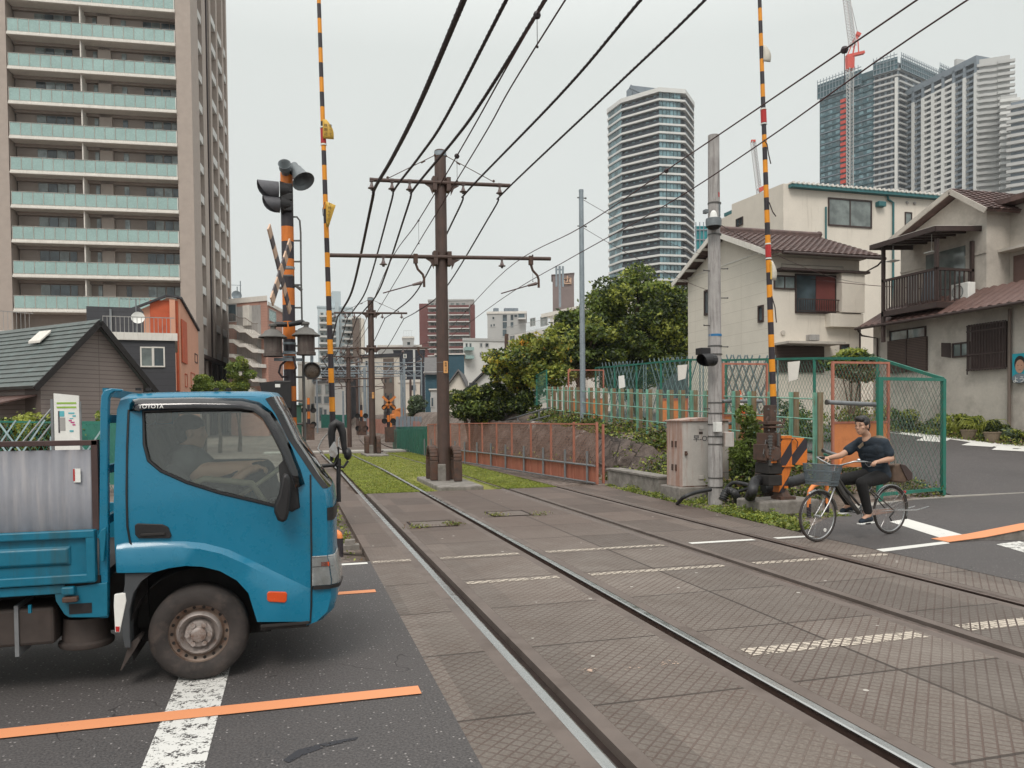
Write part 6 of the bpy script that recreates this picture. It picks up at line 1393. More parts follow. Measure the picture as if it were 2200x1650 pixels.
# chassis, tank, battery box
m = MB(); m.box((xl,TY+.35,.42),(xf-.2,TY+.47,.56)); m.box((xl,TY+TW-.47,.42),(xf-.2,TY+TW-.35,.56)); m.each('chassis_rail', M['dark'], T)
a, b = tr(-260,1410,TY+.1), tr(120,1300,TY+.1); m = MB(); m.box((a[0],TY+.06,a[1]),(b[0],TY+.5,b[1])); m.build('fuel_tank', M['tank'], T, bev=.02)
m = MB(); a = tr(30,1410,TY+.05); m.box((tr(32,1400,TY+.05)[0],TY+.05,a[1]-.005),(tr(41,1400,TY+.05)[0],TY+.52,tr(32,1302,TY+.05)[1])); m.build('tank_band', M['galvd'], T)
a = tr(185,1385,TY+.2); m = MB(); m.lathe([(0,0),(.148,0),(.155,.01),(.155,.03),(.135,.04),(.125,.18)], (a[0],TY+.22,a[1]), n=24); m.build('air_tank', M['tank'], T, smooth=40)
m = MB(); m.box((tr(120,1330)[0],TY+.3,.3),(tr(300,1330)[0],TY+1.2,.66)); m.cyl((wx,TY+.2,RW),(wx,TY+TW-.2,RW), .05, n=10); m.build('underbody', M['dark'], T)
# rear axle so that the bed stands on something, outside the frame
wheel(wx-2.5, RW, TY+.05, RW); wheel(wx-2.5, RW, TY+TW-.05, RW, s_=-1)
# ================================================================== people
def limbs(m, chain_, n=14):
    """tapered limb through (point, radius) joints, capped with spheres; overlapping pieces are fused by the remesh"""
    for (a, ra), (b, rb) in zip(chain_, chain_[1:]):
        a, b = V3(a), V3(b)
        m.tube([a, b], [ra, rb], n); m.sph(a, ra, n); m.sph(b, rb, n)
def fused(m, name, mat, parent, voxel=.01, smooth=6):
    ob = m.build(name, mat, parent, keep=True); r_ = ob.modifiers.new('r', 'REMESH'); r_.mode = 'VOXEL'; r_.voxel_size = voxel; r_.use_smooth_shade = True
    s_ = ob.modifiers.new('s', 'SMOOTH'); s_.iterations = smooth; s_.factor = .5; return ob
def head(mb, c, f, u, s=1.0, jaw=True):
    """skull, jaw, nose, lips, brows, ears around head centre c, facing f, up u"""
    f, u = V3(f).normalized(), V3(u).normalized(); l = u.cross(f).normalized(); u = f.cross(l)
    def el(off, r_):
        o = c+f*off[0]*s+l*off[1]*s+u*off[2]*s; n_ = 16; base = len(mb.v)
        for i in range(9):
            a = math.pi*i/8
            for j in range(n_):
                t_ = 2*math.pi*j/n_; v = o+f*r_[0]*s*math.sin(a)*math.cos(t_)+l*r_[1]*s*math.sin(a)*math.sin(t_)+u*r_[2]*s*math.cos(a); mb.v.append(tuple(v))
        for i in range(8):
            for j in range(n_): mb.f.append((base+i*n_+j, base+(i+1)*n_+j, base+(i+1)*n_+(j+1) % n_, base+i*n_+(j+1) % n_)); mb.m.append(0)
    el((-.012,0,.03), (.094,.073,.086)); el((.028,0,-.035), (.058,.054,.072)); el((.05,0,-.082), (.028,.030,.020)); el((.03,0,-.07),(.045,.046,.03))
    el((.092,0,-.018), (.013,.012,.012)); el((.082,0,.002), (.012,.009,.024)); el((.078,0,-.052), (.012,.022,.006)); el((.077,0,-.062), (.011,.018,.006))
    for q in (-1, 1): el((.068,q*.030,.026), (.014,.020,.007)); el((.048,q*.040,-.015), (.024,.022,.020)); el((-.005,q*.074,-.008), (.018,.008,.030))
    return lambda x, y, z: c+f*x*s+l*y*s+u*z*s
def hand(mb, w, d, curl, side, k=1.0):
    """palm and five fingers curling round a bar; w wrist, d pointing direction, curl the direction fingers bend to, side thumb side"""
    d, curl, side = V3(d).normalized(), V3(curl).normalized(), V3(side).normalized()
    limbs(mb, [(w,.026*k),(w+d*.05*k,.027*k)]); across = d.cross(curl).normalized()
    if across.dot(side) < 0: across = -across
    mb.sph(w+d*.045*k+across*.018*k, .022*k, 10); mb.sph(w+d*.045*k-across*.02*k, .022*k, 10)
    for i, ln in enumerate((.068,.078,.072,.056)):
        b0 = w+d*.075*k+across*(.032-.021*i)*k; a1 = b0+(d*.9+curl*.4).normalized()*ln*.45*k; a2 = a1+(curl*1.0+d*.15).normalized()*ln*.33*k; a3 = a2+(curl*.6-d*.75).normalized()*ln*.28*k
        limbs(mb, [(b0,.0095*k),(a1,.0088*k),(a2,.008*k),(a3,.0072*k)], 8)
    t0 = w+d*.03*k+across*.030*k; limbs(mb, [(t0,.012*k),(t0+(across*.8+d*.6+curl*.3)*.035*k,.0105*k),(t0+(across*.5+d*.9+curl*.9)*.055*k,.009*k)], 8)
# ---- bicycle and rider: a plane through both tyre contacts
Bf, Br = G(1757,1164), G(1912,1147); bd = (Bf-Br); WB = bd.length; bd.normalize(); bn = Vector((bd.y, -bd.x, 0))   # bd forward, bn towards the viewer
if bn.dot(EYEP-Bf) < 0: bn = -bn
bpl = Plane(Bf, Br)
def bk(x, y, off=0.): u, z = bpl.px(x, y); p = bpl.pt(u, z); return p+bn*off
RB = .325
B = thing('bicycle', 'silver city bicycle with a grey front basket ridden over the crossing', 'bicycle', (Bf+Br)/2)
def bwheel(c, nm):
    m = MB(); n_ = 56; up = Vector((0,0,1)); rim_ = [c+(bd*math.cos(2*math.pi*i/n_)+up*math.sin(2*math.pi*i/n_))*(RB-.017) for i in range(n_)]; m.tube(rim_, .017, 8, closed=True); w_ = m.build('wheel', M['tyre'], B, smooth=60)
    m = MB(); m.tube([c+(p-c)*((RB-.038)/(RB-.017)) for p in rim_], .0085, 6, closed=True); m.build('rim', M['silver'], w_, smooth=60)
    m = MB()
    for i in range(28):
        a = 2*math.pi*i/28; d = bd*math.cos(a)+up*math.sin(a); s_ = 1 if i % 2 else -1; m.tube([c+bn*.022*s_, c+d*(RB-.04)], .0014, 3, cap=False)
    m.build('spokes', M['silver'], w_, keep=True)
    m = MB(); m.cyl(c-bn*.045, c+bn*.045, .02, n=10); m.build('hub', M['silver'], w_)
cF, cR = Bf+Vector((0,0,RB)), Br+Vector((0,0,RB)); bwheel(cF, 'f'); bwheel(cR, 'r')
m = MB(); c = cF+(bd*-.5-Vector((0,0,1))*.75).normalized()*.22+bn*.004; m.lathe([(0,.004),(.024,.004),(.024,-.004),(0,-.004)], c, bn, 14); m.build('spoke_reflector', M['white'], B)
def fender(c, a0, a1, r_):
    m = MB(); n_ = 18
    for i in range(n_):
        aa, ab = R(a0+(a1-a0)*i/n_), R(a0+(a1-a0)*(i+1)/n_); P0, P1 = [c+(bd*math.cos(a)+Vector((0,0,1))*math.sin(a))*r_ for a in (aa, ab)]; I0, I1 = [c+(bd*math.cos(a)+Vector((0,0,1))*math.sin(a))*(r_-.014) for a in (aa, ab)]
        m.quad(P0-bn*.012, P1-bn*.012, P1+bn*.012, P0+bn*.012); m.quad(P0+bn*.012, P1+bn*.012, I1+bn*.026, I0+bn*.026); m.quad(P0-bn*.012, P1-bn*.012, I1-bn*.026, I0-bn*.026)
    o = m.build('mudguard', M['silver'], B, smooth=60); o.modifiers.new('s', 'SOLIDIFY').thickness = .002
fender(cF, 60, 170, RB+.022); fender(cR, 30, 205, RB+.022)
def btube(name, pts, r_, mat, n=10): m = MB(); m.tube([V3(p) for p in pts], r_, n); return m.build(name, M[mat], B, smooth=60)
bb_ = bk(1845,1102); head_t, head_b = bk(1793,1012), bk(1789,1048); seatj = bk(1868,1052); hubR = cR
btube('head_tube', [head_t, head_b], .021, 'gunmetal'); btube('down_tube', [head_t+(head_b-head_t)*.35, bk(1812,1060), bb_], .030, 'gunmetal'); btube('upper_tube', [head_t+(head_b-head_t)*.1, bk(1815,1048), bk(1846,1085)], .016, 'gunmetal')
btube('seat_tube', [bb_, bk(1860,1062), seatj, bk(1880,1030)], [.017,.017,.016,.013], 'silver')
for s_ in (-1, 1):
    btube('fork_blade', [head_b+bn*.03*s_, head_b.lerp(cF,.5)+bn*.05*s_+bd*-.015, head_b.lerp(cF,.85)+bn*.05*s_+bd*-.006, cF+bn*.05*s_], [.013,.012,.010,.009], 'silver')
    btube('chain_stay', [bb_+bn*.03*s_, hubR+bn*.06*s_], .009, 'silver'); btube('seat_stay', [seatj+bn*.02*s_, hubR+bn*.06*s_], .0085, 'gunmetal')
    btube('mudguard_stay', [hubR+bn*.06*s_, cR+(bd*-.75+Vector((0,0,.66)))*(RB+.01)+bn*.028*s_], .003, 'silver', 5); btube('mudguard_stay', [hubR+bn*.06*s_, cR+(bd*-.93+Vector((0,0,.3)))*(RB+.01)+bn*.028*s_], .003, 'silver', 5)
btube('kickstand', [hubR+bn*.07, bk(1955,1094,.1), bk(1983,1087,.09)], .008, 'silver'); btube('kickstand_base', [hubR-bn*.07, bk(1955,1096,-.1), bk(1978,1089,-.09)], .008, 'silver')
m = MB(); m.prism([bb_+bn*.04+Vector((0,0,.05)), bb_+bn*.04-Vector((0,0,.05)), hubR+bn*.045-Vector((0,0,.03)), hubR+bn*.045+Vector((0,0,.03))], bn*.012); m.build('chain_case', M['silver'], B, bev=.004)
btube('derailleur', [hubR+bn*.06-Vector((0,0,.02)), bk(1903,1110,.06), bk(1907,1118,.06)], .010, 'black')
stem = bk(1796,1000); btube('stem', [head_t, stem], .013, 'silver')
gL, gR = bk(1836,992,.25), bk(1800,985,-.22)    # grips, near and far
btube('handlebar', [gL, bk(1822,990,.24), bk(1808,990,.20), stem+bn*.05, stem, stem-bn*.08, bk(1787,990,-.17), bk(1787,984,-.24), bk(1798,984,-.25)], .011, 'silver')
btube('grip', [gL, gL+bd*.09], .016, 'black'); btube('grip', [gR, gR+bd*.08], .016, 'black')
btube('brake_lever', [gL+bd*.1-Vector((0,0,.01)), gL+bd*.05-Vector((0,0,.05)), gL-Vector((0,0,.045))], .006, 'silver', 6); btube('brake_lever', [gR+bd*.1, gR+bd*.05-Vector((0,0,.05))], .006, 'silver', 6)
m = MB(); m.sph(bk(1820,987,.18), (.026,.026,.02), 12); m.build('bell', M['chrome'], B, smooth=60)
btube('brake_cable', [stem+bn*.1, bk(1822,1004,.1), bk(1806,1016,.05), head_b+bn*.03], .004, 'black', 5)
# saddle
sc_ = bk(1885,1030); m = MB(); m.hexa([sc_+v for v in [bd*.13-bn*.02-Vector((0,0,.03)), bd*.13+bn*.02-Vector((0,0,.03)), bd*-.12+bn*.10-Vector((0,0,.03)), bd*-.12-bn*.10-Vector((0,0,.03)), bd*.14-bn*.02, bd*.14+bn*.02, bd*-.13+bn*.09+Vector((0,0,.03)), bd*-.13-bn*.09+Vector((0,0,.03))]]); m.build('saddle', M['black'], B, bev=.02, smooth=60)
# pedals
ped = bk(1843,1122,.12); btube('crank', [bb_+bn*.06, ped-bn*.04], .010, 'silver'); m = MB(); m.obox(ped, (.09,.09,.02), math.atan2(bd.y,bd.x)); m.build('pedal', M['black'], B)
ped2 = bk(1834,1098,-.12); btube('crank', [bb_-bn*.06, ped2+bn*.04], .010, 'silver'); m = MB(); m.obox(ped2, (.09,.09,.02), math.atan2(bd.y,bd.x)); m.build('pedal', M['black'], B)
# basket: woven wires, rounded box narrower below
bt, bbm = [bk(1737,996), bk(1797,999)], [bk(1741,1040), bk(1790,1043)]
def ringp(a, b, w_, n_=32):
    c = (a+b)/2; hx = (b-a).length/2; out_ = []
    for i in range(n_):
        t_ = 2*math.pi*i/n_; cs, sn = math.cos(t_), math.sin(t_); e_ = .55; x = math.copysign(abs(cs)**e_, cs); y = math.copysign(abs(sn)**e_, sn); out_.append(c+(a-b).normalized()*hx*x+bn*w_*y)
    return out_
rt, rb_ = ringp(bt[0], bt[1], .16), ringp(bbm[0], bbm[1], .13)
m = MB()
for f in (0,.33,.36,.80,.83,1): m.tube([a.lerp(b, f) for a, b in zip(rt, rb_)], .005, 5, closed=True)
ob = m.build('basket_hoops', M['basket'], B, smooth=60)
m = MB(); K = 96; rt2, rb2 = ringp(bt[0], bt[1], .158, K), ringp(bbm[0], bbm[1], .128, K)
for i in range(K): m.tube([rt2[i], rb2[i]], .0032, 3, cap=False)
for f in [k/14 for k in range(1, 14)]: m.tube([a.lerp(b, f) for a, b in zip(rt, rb_)], .0034, 3, closed=True)
bot = ringp(bbm[0], bbm[1], .128)
for i in range(1, 16): m.tube([bot[i], bot[32-i]], .0025, 3)
m.build('basket', M['basket'], B, keep=True)
btube('basket_stay', [bk(1766,1043), bk(1768,1060), cF+bn*.05], .004, 'silver', 5)
m = MB(); m.tube([bk(1762,1062,.0), bk(1752,1052,.0)], .022, 10); m.build('front_lamp', M['black'], B)
m = MB(); m.sph(cR+(bd*-.80+Vector((0,0,.62)))*(RB+.04), .022, 8); m.build('rear_reflector', M['red'], B)
# ---- rider
Pn = thing('person', 'cyclist in navy T-shirt and black cropped trousers riding with a brown shoulder bag', 'person', (Br+Bf)/2+Vector((0,0,.0)))
hip = bk(1884,1022); nk = bk(1862,940); hc = bk(1852,914); chest = bk(1872,968); belly = bk(1880,1000)
shN, shF = bk(1876,952,.17), bk(1872,950,-.17); elN, elF = bk(1882,984,.23), bk(1838,980,-.23); wrN, wrF = bk(1851,990,.255), bk(1810,986,-.235)
hipN, hipF = hip+bn*.09, hip-bn*.09; knN, knF = bk(1834,1036,.12), bk(1810,1034,-.11); anN, anF = bk(1850,1104,.12), bk(1842,1086,-.12)
m = MB(); limbs(m, [(nk-Vector((0,0,.04)),.058),(nk+Vector((0,0,.03)),.052),(hc-Vector((0,0,.05))-bd*.01,.05)]); limbs(m, [(chest,.10),(belly,.10),(hip,.10)])
limbs(m, [(shN,.05),(elN,.040),(elN.lerp(wrN,.35),.038),(wrN,.025)]); limbs(m, [(shF,.05),(elF,.040),(elF.lerp(wrF,.35),.038),(wrF,.025)])
limbs(m, [(shN,.05),(chest,.08),(shF,.05)]); limbs(m, [(hipN,.07),(knN,.05),(knN.lerp(anN,.35),.052),(anN,.035)]); limbs(m, [(hipF,.07),(knF,.05),(knF.lerp(anF,.35),.052),(anF,.035)])
limbs(m, [(anN,.035),(anN+bd*.1-Vector((0,0,.05)),.03)]); limbs(m, [(anF,.035),(anF+bd*.1-Vector((0,0,.05)),.03)])
fd = (bd+Vector((0,0,-.10))+bn*.12).normalized(); HF = head(m, hc-Vector((0,0,.008)), fd, (0,0,1), 1.08)
hand(m, wrN, bd+Vector((0,0,-.12)), (0,0,-1), -bn, .95); hand(m, wrF, bd+Vector((0,0,-.1)), (0,0,-1), bn, .95)
fused(m, 'body', M['skin'], Pn, .0075, 3)
m = MB(); limbs(m, [(shN+Vector((0,0,.0)),.066),(shN.lerp(elN,.62),.072)]); limbs(m, [(shF,.066),(shF.lerp(elF,.62),.070)]); limbs(m, [(shN,.07),(nk-Vector((0,0,.055))-bd*.01,.068),(shF,.07)])
for f in (0,.2,.4,.6,.8,1):
    c = chest.lerp(hip, f)+Vector((0,0,.02)); wd = (.175,.17,.162,.158,.165,.17)[int(f*5)]; m.sph(c, (.125+.01*f,.16,.09), 16); limbs(m, [(c-bn*(wd-.075),.105),(c+bn*(wd-.075),.105)])
shirt = fused(m, 'shirt', M['navy'], Pn, .010, 5)
m = MB(); limbs(m, [(hip-bn*.06,.118),(hip+bn*.06,.118)]); limbs(m, [(hip+bd*-.03,.12),(hip+bd*.05,.11)])
for h_2, k_, a_ in ((hipN,knN,anN),(hipF,knF,anF)):
    limbs(m, [(h_2,.105),(h_2.lerp(k_,.5),.092),(k_,.072),(k_.lerp(a_,.3),.068),(k_.lerp(a_,.72),.056),(k_.lerp(a_,.88),.054)])
fused(m, 'trousers', M['blackcloth'], Pn, .010, 4)
for a_ in (anN, anF):
    m = MB(); t_ = a_+bd*.15-Vector((0,0,.075)); limbs(m, [(a_-bd*.03-Vector((0,0,.055)),.036),(a_+bd*.05-Vector((0,0,.05)),.040),(t_,.030)]); so2 = fused(m, 'shoe', M['navy'], Pn, .008, 3)
    m = MB(); s0 = a_-bd*.07-Vector((0,0,.10)); s1 = t_+bd*.035-Vector((0,0,.032)); m.beam(s0, s1, .075, .02, up=(0,0,1)); m.build('sole', M['white'], so2, bev=.008)
m = MB()
for o, r_ in (((-.022,0,.055),(.105,.084,.082)),((.035,.0,.092),(.060,.066,.040)),((-.06,0,.0),(.055,.074,.080)),((-.07,0,-.05),(.035,.055,.05)),((.055,.02,.085),(.035,.045,.030)),((0,.058,.04),(.045,.026,.048)),((0,-.058,.04),(.045,.026,.048))):
    c = HF(*o); base_ = len(m.v); m.sph((0,0,0), r_, 16)
    f_, u_ = fd, Vector((0,0,1)); l_ = u_.cross(f_).normalized(); u2 = f_.cross(l_)
    for i in range(base_, len(m.v)): v = m.v[i]; m.v[i] = tuple(c+f_*v[0]+l_*v[1]+u2*v[2])
fused(m, 'hair', M['hair'], Pn, .006, 2)
m = MB()
for s_ in (-1, 1): m.sph(HF(.086,s_*.029,.008), (.009,.009,.0055), 8); m.tube([HF(.088,s_*.016,.036), HF(.089,s_*.03,.041), HF(.078,s_*.044,.036)], .0035, 5)
m.each('eye', M['hair'], Pn)
m = MB(); m.tube([HF(.0905,-.014,-.056), HF(.092,0,-.0575), HF(.0905,.014,-.056)], .0022, 4); m.build('mouth', pm('lip', (.32,.12,.10), .5), Pn)
# shoulder bag: belt over the chest, bag at the hip behind
tg = thing('shoulder_bag', 'brown canvas shoulder bag hanging behind the cyclist', 'bag', bk(1915,1020,.12)); o_b = bk(1916,1016,.10)
m = MB(); q = [bk(*p, .16) for p in ((1898,998),(1912,995),(1926,1003),(1934,1018),(1932,1031),(1918,1036),(1897,1033))]; m.prism(q, bn*-.13); m.build('pouch', M['canvas'], tg, bev=.02, smooth=50)
m = MB(); q = [bk(*p, .175) for p in ((1909,995),(1922,998),(1936,1015),(1936,1028),(1926,1031),(1916,1012))]; m.prism(q, bn*-.015); m.build('flap', M['dbrown'], tg, bev=.008, smooth=50)
m = MB(); sp_ = smoothpts([tuple(p) for p in (bk(1899,998,.17), bk(1891,975,.21), bk(1882,948,.20), bk(1873,938,.13), bk(1862,946,.02), bk(1850,962,-.04))], 6)
for a, b in zip(sp_, sp_[1:]): m.beam(a, b, .042, .005, up=(bn+Vector((0,0,.4))-bd*.3).normalized())
m.build('shoulder_belt', M['webbing'], tg, smooth=60)
# ---- truck driver
xs_ = tr(400,960)[0]; Dn = thing('person', 'truck driver seen dimly through the cab side window gripping the wheel', 'person', (xs_, TY+.42, .7))
hp = Vector((xr+.42, TY+.42, zs_+.1)); nk = Vector((tr(398,985,TY+.42)[0]-.03, TY+.42, tr(398,985,TY+.42)[1])); hc = Vector((tr(412,930,TY+.42)[0], TY+.42, tr(412,930,TY+.42)[1])); ch = hp.lerp(nk, .62)
m = MB(); HF2 = head(m, hc, (1,0,-.05), (0,0,1), 1.0); limbs(m, [(nk-Vector((0,0,.05)),.06),(hc-Vector((.01,0,.05)),.05)])
hN = c.copy()
whc = Vector((tr(545,1055)[0], TY+.42, tr(545,1050)[1])); hN, hF = whc+Vector((.02,-.17,.10)), whc+Vector((.04,.17,.10))
for s_, hh_ in ((-1,hN),(1,hF)):
    sh = nk+Vector((-.02,s_*.18,-.09)); el_ = sh+Vector((.14,s_*.03,-.22)); wr = hh_-Vector((.06,0,.0)); limbs(m, [(sh,.05),(el_,.04),(wr,.027)]); hand(m, wr, (hh_-wr)+Vector((.02,0,.02)), (.3,0,-1), (0,-s_,0))
limbs(m, [(hp+Vector((0,.08,0)),.07),(hp+Vector((.4,.1,.02)),.06),(hp+Vector((.5,.1,-.3)),.04)]); limbs(m, [(hp-Vector((0,.08,0)),.07),(hp+Vector((.4,-.1,.02)),.06),(hp+Vector((.5,-.1,-.3)),.04)]); limbs(m, [(hp,.1),(ch,.1)])
fused(m, 'body', M['skin'], Dn, .009, 3)
m = MB(); limbs(m, [(hp,.13),(ch,.14),(nk-Vector((.01,0,.1)),.09)]); limbs(m, [(ch+Vector((0,-.1,.03)),.1),(ch+Vector((0,.1,.03)),.1)])
for s_, hh_ in ((-1,hN),(1,hF)): sh = nk+Vector((-.02,s_*.18,-.09)); el_ = sh+Vector((.14,s_*.03,-.22)); wr = hh_-Vector((.06,0,0)); limbs(m, [(nk-Vector((0,0,.08)),.07),(sh,.068),(el_,.055),(el_.lerp(wr,.5),.045)])
fused(m, 'shirt', M['greycloth'], Dn, .012, 4)
m = MB(); limbs(m, [(hp-Vector((0,0,.04)),.13),(hp+Vector((.4,-.1,0)),.08),(hp+Vector((.5,-.1,-.3)),.055)]); limbs(m, [(hp-Vector((0,0,.04)),.13),(hp+Vector((.4,.1,0)),.08),(hp+Vector((.5,.1,-.3)),.055)]); fused(m, 'trousers', M['blackcloth'], Dn, .014, 3)
m = MB(); m.sph(HF2(-.02,0,.05), (.10,.082,.075), 16); m.sph(HF2(-.05,0,0), (.055,.075,.075), 14); fused(m, 'hair', M['hair'], Dn, .008, 2)
# ================================================================== houses on the right
def cxy(cx, cy): return (1450+cx/2.75, 350+cy/2.75)          # survey sheet of the right-hand houses
def window(W, t, x0, y0, x1, y1, gm='win', fm='dbrown', div=2, o=.05, fr=.05, name='window'):
    (ua, za), (ub, zb) = W.px(x0, y1), W.px(x1, y0); u0, u1 = min(ua,ub), max(ua,ub); z0 = min(W.px((x0+x1)/2,y1)[1], W.px((x0+x1)/2,y0)[1]); z1 = max(W.px((x0+x1)/2,y1)[1], W.px((x0+x1)/2,y0)[1])
    m = MB(); W.box(m,u0-fr,u0,z0-fr,z1+fr,-.01,o); W.box(m,u1,u1+fr,z0-fr,z1+fr,-.01,o); W.box(m,u0,u1,z0-fr,z0,-.01,o+.015); W.box(m,u0,u1,z1,z1+fr,-.01,o+.01)
    for k in range(1, div): uu = u0+(u1-u0)*k/div; W.box(m,uu-fr*.4,uu+fr*.4,z0,z1,-.01,o-.01)
    f = m.build(name, M[fm], t); m = MB(); W.box(m,u0,u1,z0,z1,-.01,o*.3); m.build('pane', M[gm], f); return f, (u0,u1,z0,z1)
def pbox(W, t, name, x0, y0, x1, y1, o0, o1, mat, **k):
    (ua, _), (ub, _) = W.px(x0, y1), W.px(x1, y0); xm = (x0+x1)/2; z0, z1 = W.px(xm,y1)[1], W.px(xm,y0)[1]; m = MB(); W.box(m,ua,ub,z0,z1,o0,o1); return m.build(name, M[mat] if isinstance(mat, str) else mat, t, **k)
def tileroof(a, b, c, d, name, mat, t, nu, nv, amp=.03, step=.03, th=.08):
    """tiled slope: a-b eave, d-c ridge; nu pantile columns, nv rows"""
    a, b, c, d = map(V3, (a, b, c, d)); nrm = (b-a).cross(d-a).normalized(); nrm = nrm if nrm.z > 0 else -nrm; m = MB(); NU = nu*4
    def pt(i, v, lift): f = i/NU; return (a.lerp(b, f)).lerp(d.lerp(c, f), v)+nrm*(amp*abs(math.sin(math.pi*i/4))+lift)
    for r_ in range(nv):
        v0, v1 = r_/nv, (r_+1)/nv
        base = len(m.v)
        for i in range(NU+1): m.v += [tuple(pt(i,v0,step)), tuple(pt(i,v1,0)), tuple(pt(i,v0,-.01))]
        for i in range(NU): q = base+3*i; m.f += [(q,q+3,q+4,q+1),(q,q+2,q+5,q+3)]; m.m += [0,0]
    m.prism([a-nrm*.01,b-nrm*.01,c-nrm*.01,d-nrm*.01], -nrm*th); return m.build(name, mat, t, keep=True)
# --- cream house with brown tiled roof
X1, Y1h = 17.1, 25.3; gz = 1.2
t = thing('tiled_house', 'narrow cream house with brown tiled roof and maroon shutter', 'house', (X1, Y1h, gz)); X2 = AY(1846,600,Y1h).x; Wf = Plane((X1,Y1h),(X2,Y1h)); Yb = AX(1479,600,X1).y; Wg = Plane((X1-.03,Y1h),(X1-.03,Yb))
apex = AX(1556,497,X1); ez = Wf.px(1700,541)[1]; ez2 = AX(1480,592,X1).z
m = MB(); m.prism([(X1,Y1h,gz-.5),(X1,Yb,gz-.5),(X1,Yb,ez2-.15),(X1,apex.y,apex.z-.28),(X1,Y1h,ez-.12)], (X2-X1,0,0)); m.build('wall', M['cream'], t)
m = MB(); sb = AX(1555,572,X1).z; m.box((X1-.03,Y1h-.02,gz-.4),(X1,Yb,sb)); m.build('siding', M['sidec'], t)
m = MB(); m.box((X1-.05,Y1h-.04,sb),(X1-.02,Yb,sb+.05)); m.build('siding_cap', M['white_c'], t)
rz = AX(1556,487,X1-.45).z; ry = apex.y; fe = AY(1700,541,Y1h-.65); ez_ = fe.z
a_, b_, c_, d_ = (X1-.5,Y1h-.65,ez_+.02),(X2+.55,Y1h-.65,ez_+.02),(X2+.55,ry,rz),(X1-.5,ry,rz)
rf = tileroof(a_,b_,c_,d_,'roof',M['tile'],t,19,13); tileroof((X1-.5,Yb+.6,ez2-.25),(X2+.5,Yb+.6,ez2-.25),c_,d_,'roof',M['tile'],t,19,13)
m = MB(); m.cyl((X1-.55,ry,rz+.10),(X2+.55,ry,rz+.10), .12, n=8); m.sph((X1-.5,ry,rz+.14),.17,8); m.sph((X2+.55,ry,rz+.12),.15,8); m.box((X1-.5,ry-.15,rz-.05),(X2+.5,ry+.15,rz+.06)); m.build('ridge_tiles', M['tile'], rf, smooth=50)
m = MB(); m.beam((X1-.5,Y1h-.65,ez_-.08),(X1-.5,ry,rz-.10), .05, .2); m.beam((X1-.5,Yb+.6,ez2-.35),(X1-.5,ry,rz-.10), .05, .2); m.each('bargeboard', M['white_c'], t)
m = MB()
for f in (.15,.35,.55,.75,.92):
    for (ya, za) in ((Y1h-.65,ez_-.2),(Yb+.6,ez2-.45)): m.box((X1-.48,ya+(ry-ya)*f-.05,za+(rz-.15-za)*f-.06),(X1,ya+(ry-ya)*f+.05,za+(rz-.15-za)*f+.04))
m.each('rafter_end', M['white_c'], t)
m = MB(); m.cyl((X1+.1,Y1h-.7,ez_-.05),(X2+.6,Y1h-.7,ez_-.07), .06, n=8); m.tube([(X2+.5,Y1h-.7,ez_-.1),(X2+.42,Y1h-.5,ez_-.3),(X2-.03,Y1h-.08,ez_-.6),(X2-.03,Y1h-.08,gz)], .035, 6); m.build('gutter', M['dbrown'], t, smooth=60)
m = MB(); Wf.box(m,0,X2-X1,ez_-.06,ez_+.02,-.0,.62); m.build('soffit', M['stucco'], t)
window(Wf, t, 1664,595,1706,619,'wing',div=2); f_, (u0,u1,z0,z1) = window(Wf, t, 1710,593,1793,671,'win',div=1)
m = MB(); Wf.box(m,(u0+u1)/2,u1-.02,z0+.02,z1-.02,.02,.045); m.build('shutter', M['maroon'], f_)
m = MB(); zr_ = z0+(z1-z0)*.32
Wf.box(m,u0-.05,u1+.1,zr_,zr_+.03,.2,.23); Wf.box(m,u0-.05,u1+.1,z0,z0+.03,.2,.23)
for k in range(19): uu = u0-.04+(u1-u0+.12)*k/18; Wf.box(m,uu-.008,uu+.008,z0,zr_,.205,.225)
m.build('window_railing', M['dbrown'], t)
pbox(Wf,t,'window_canopy',1664,583,1852,588,0,.45,'dbrown'); pbox(Wf,t,'bay_box',1795,588,1844,674,0,.35,'cream'); pbox(Wf,t,'bay_box',1773,676,1843,704,0,.3,'cream')
pbox(Wf,t,'porch_roof',1663,738,1782,743,0,.9,'stucco'); pbox(Wf,t,'louvre_door',1664,744,1768,800,.02,.08,'shutter'); pbox(Wf,t,'vent_hood',1731,720,1752,733,0,.25,'greyc',bev=.02)
m = MB(); u, z = Wf.px(1681,715); m.cyl(Wf.pt(u,z,0), Wf.pt(u,z,.06), .09, n=12); m.build('round_vent', M['stucco'], t)
window(Wf,t,1806,742,1821,768,'win',div=1); window(Wg,t,1516,627,1523,673,'win',div=1,fr=.08); window(Wg,t,1632,660,1639,688,'win',div=1,fr=.07)
m = MB(); u, z = Wf.px(1678,567); u2, z2 = Wf.px(1810,570); m.tube([Wf.pt(u,z-.2,.04),Wf.pt(u,z,.04),Wf.pt(u2,z,.04),Wf.pt(u2,z-.3,.04)], .02, 5); m.build('wall_conduit', M['stucco'], t)
# --- weathered house with balcony
XW = 20.5; Wl = Plane((XW,24.2),(XW,14.0)); yl = AX(1876,800,XW).y
t = thing('balcony_house', 'weathered stucco house with brown balcony and corrugated lower roof', 'house', (XW,yl,1.1))
zE = AX(2000,690,XW).z; m = MB(); m.box((XW,13.5,.2),(XW+7,yl,zE+.35)); m.build('lower_wall', M['stucco'], t)
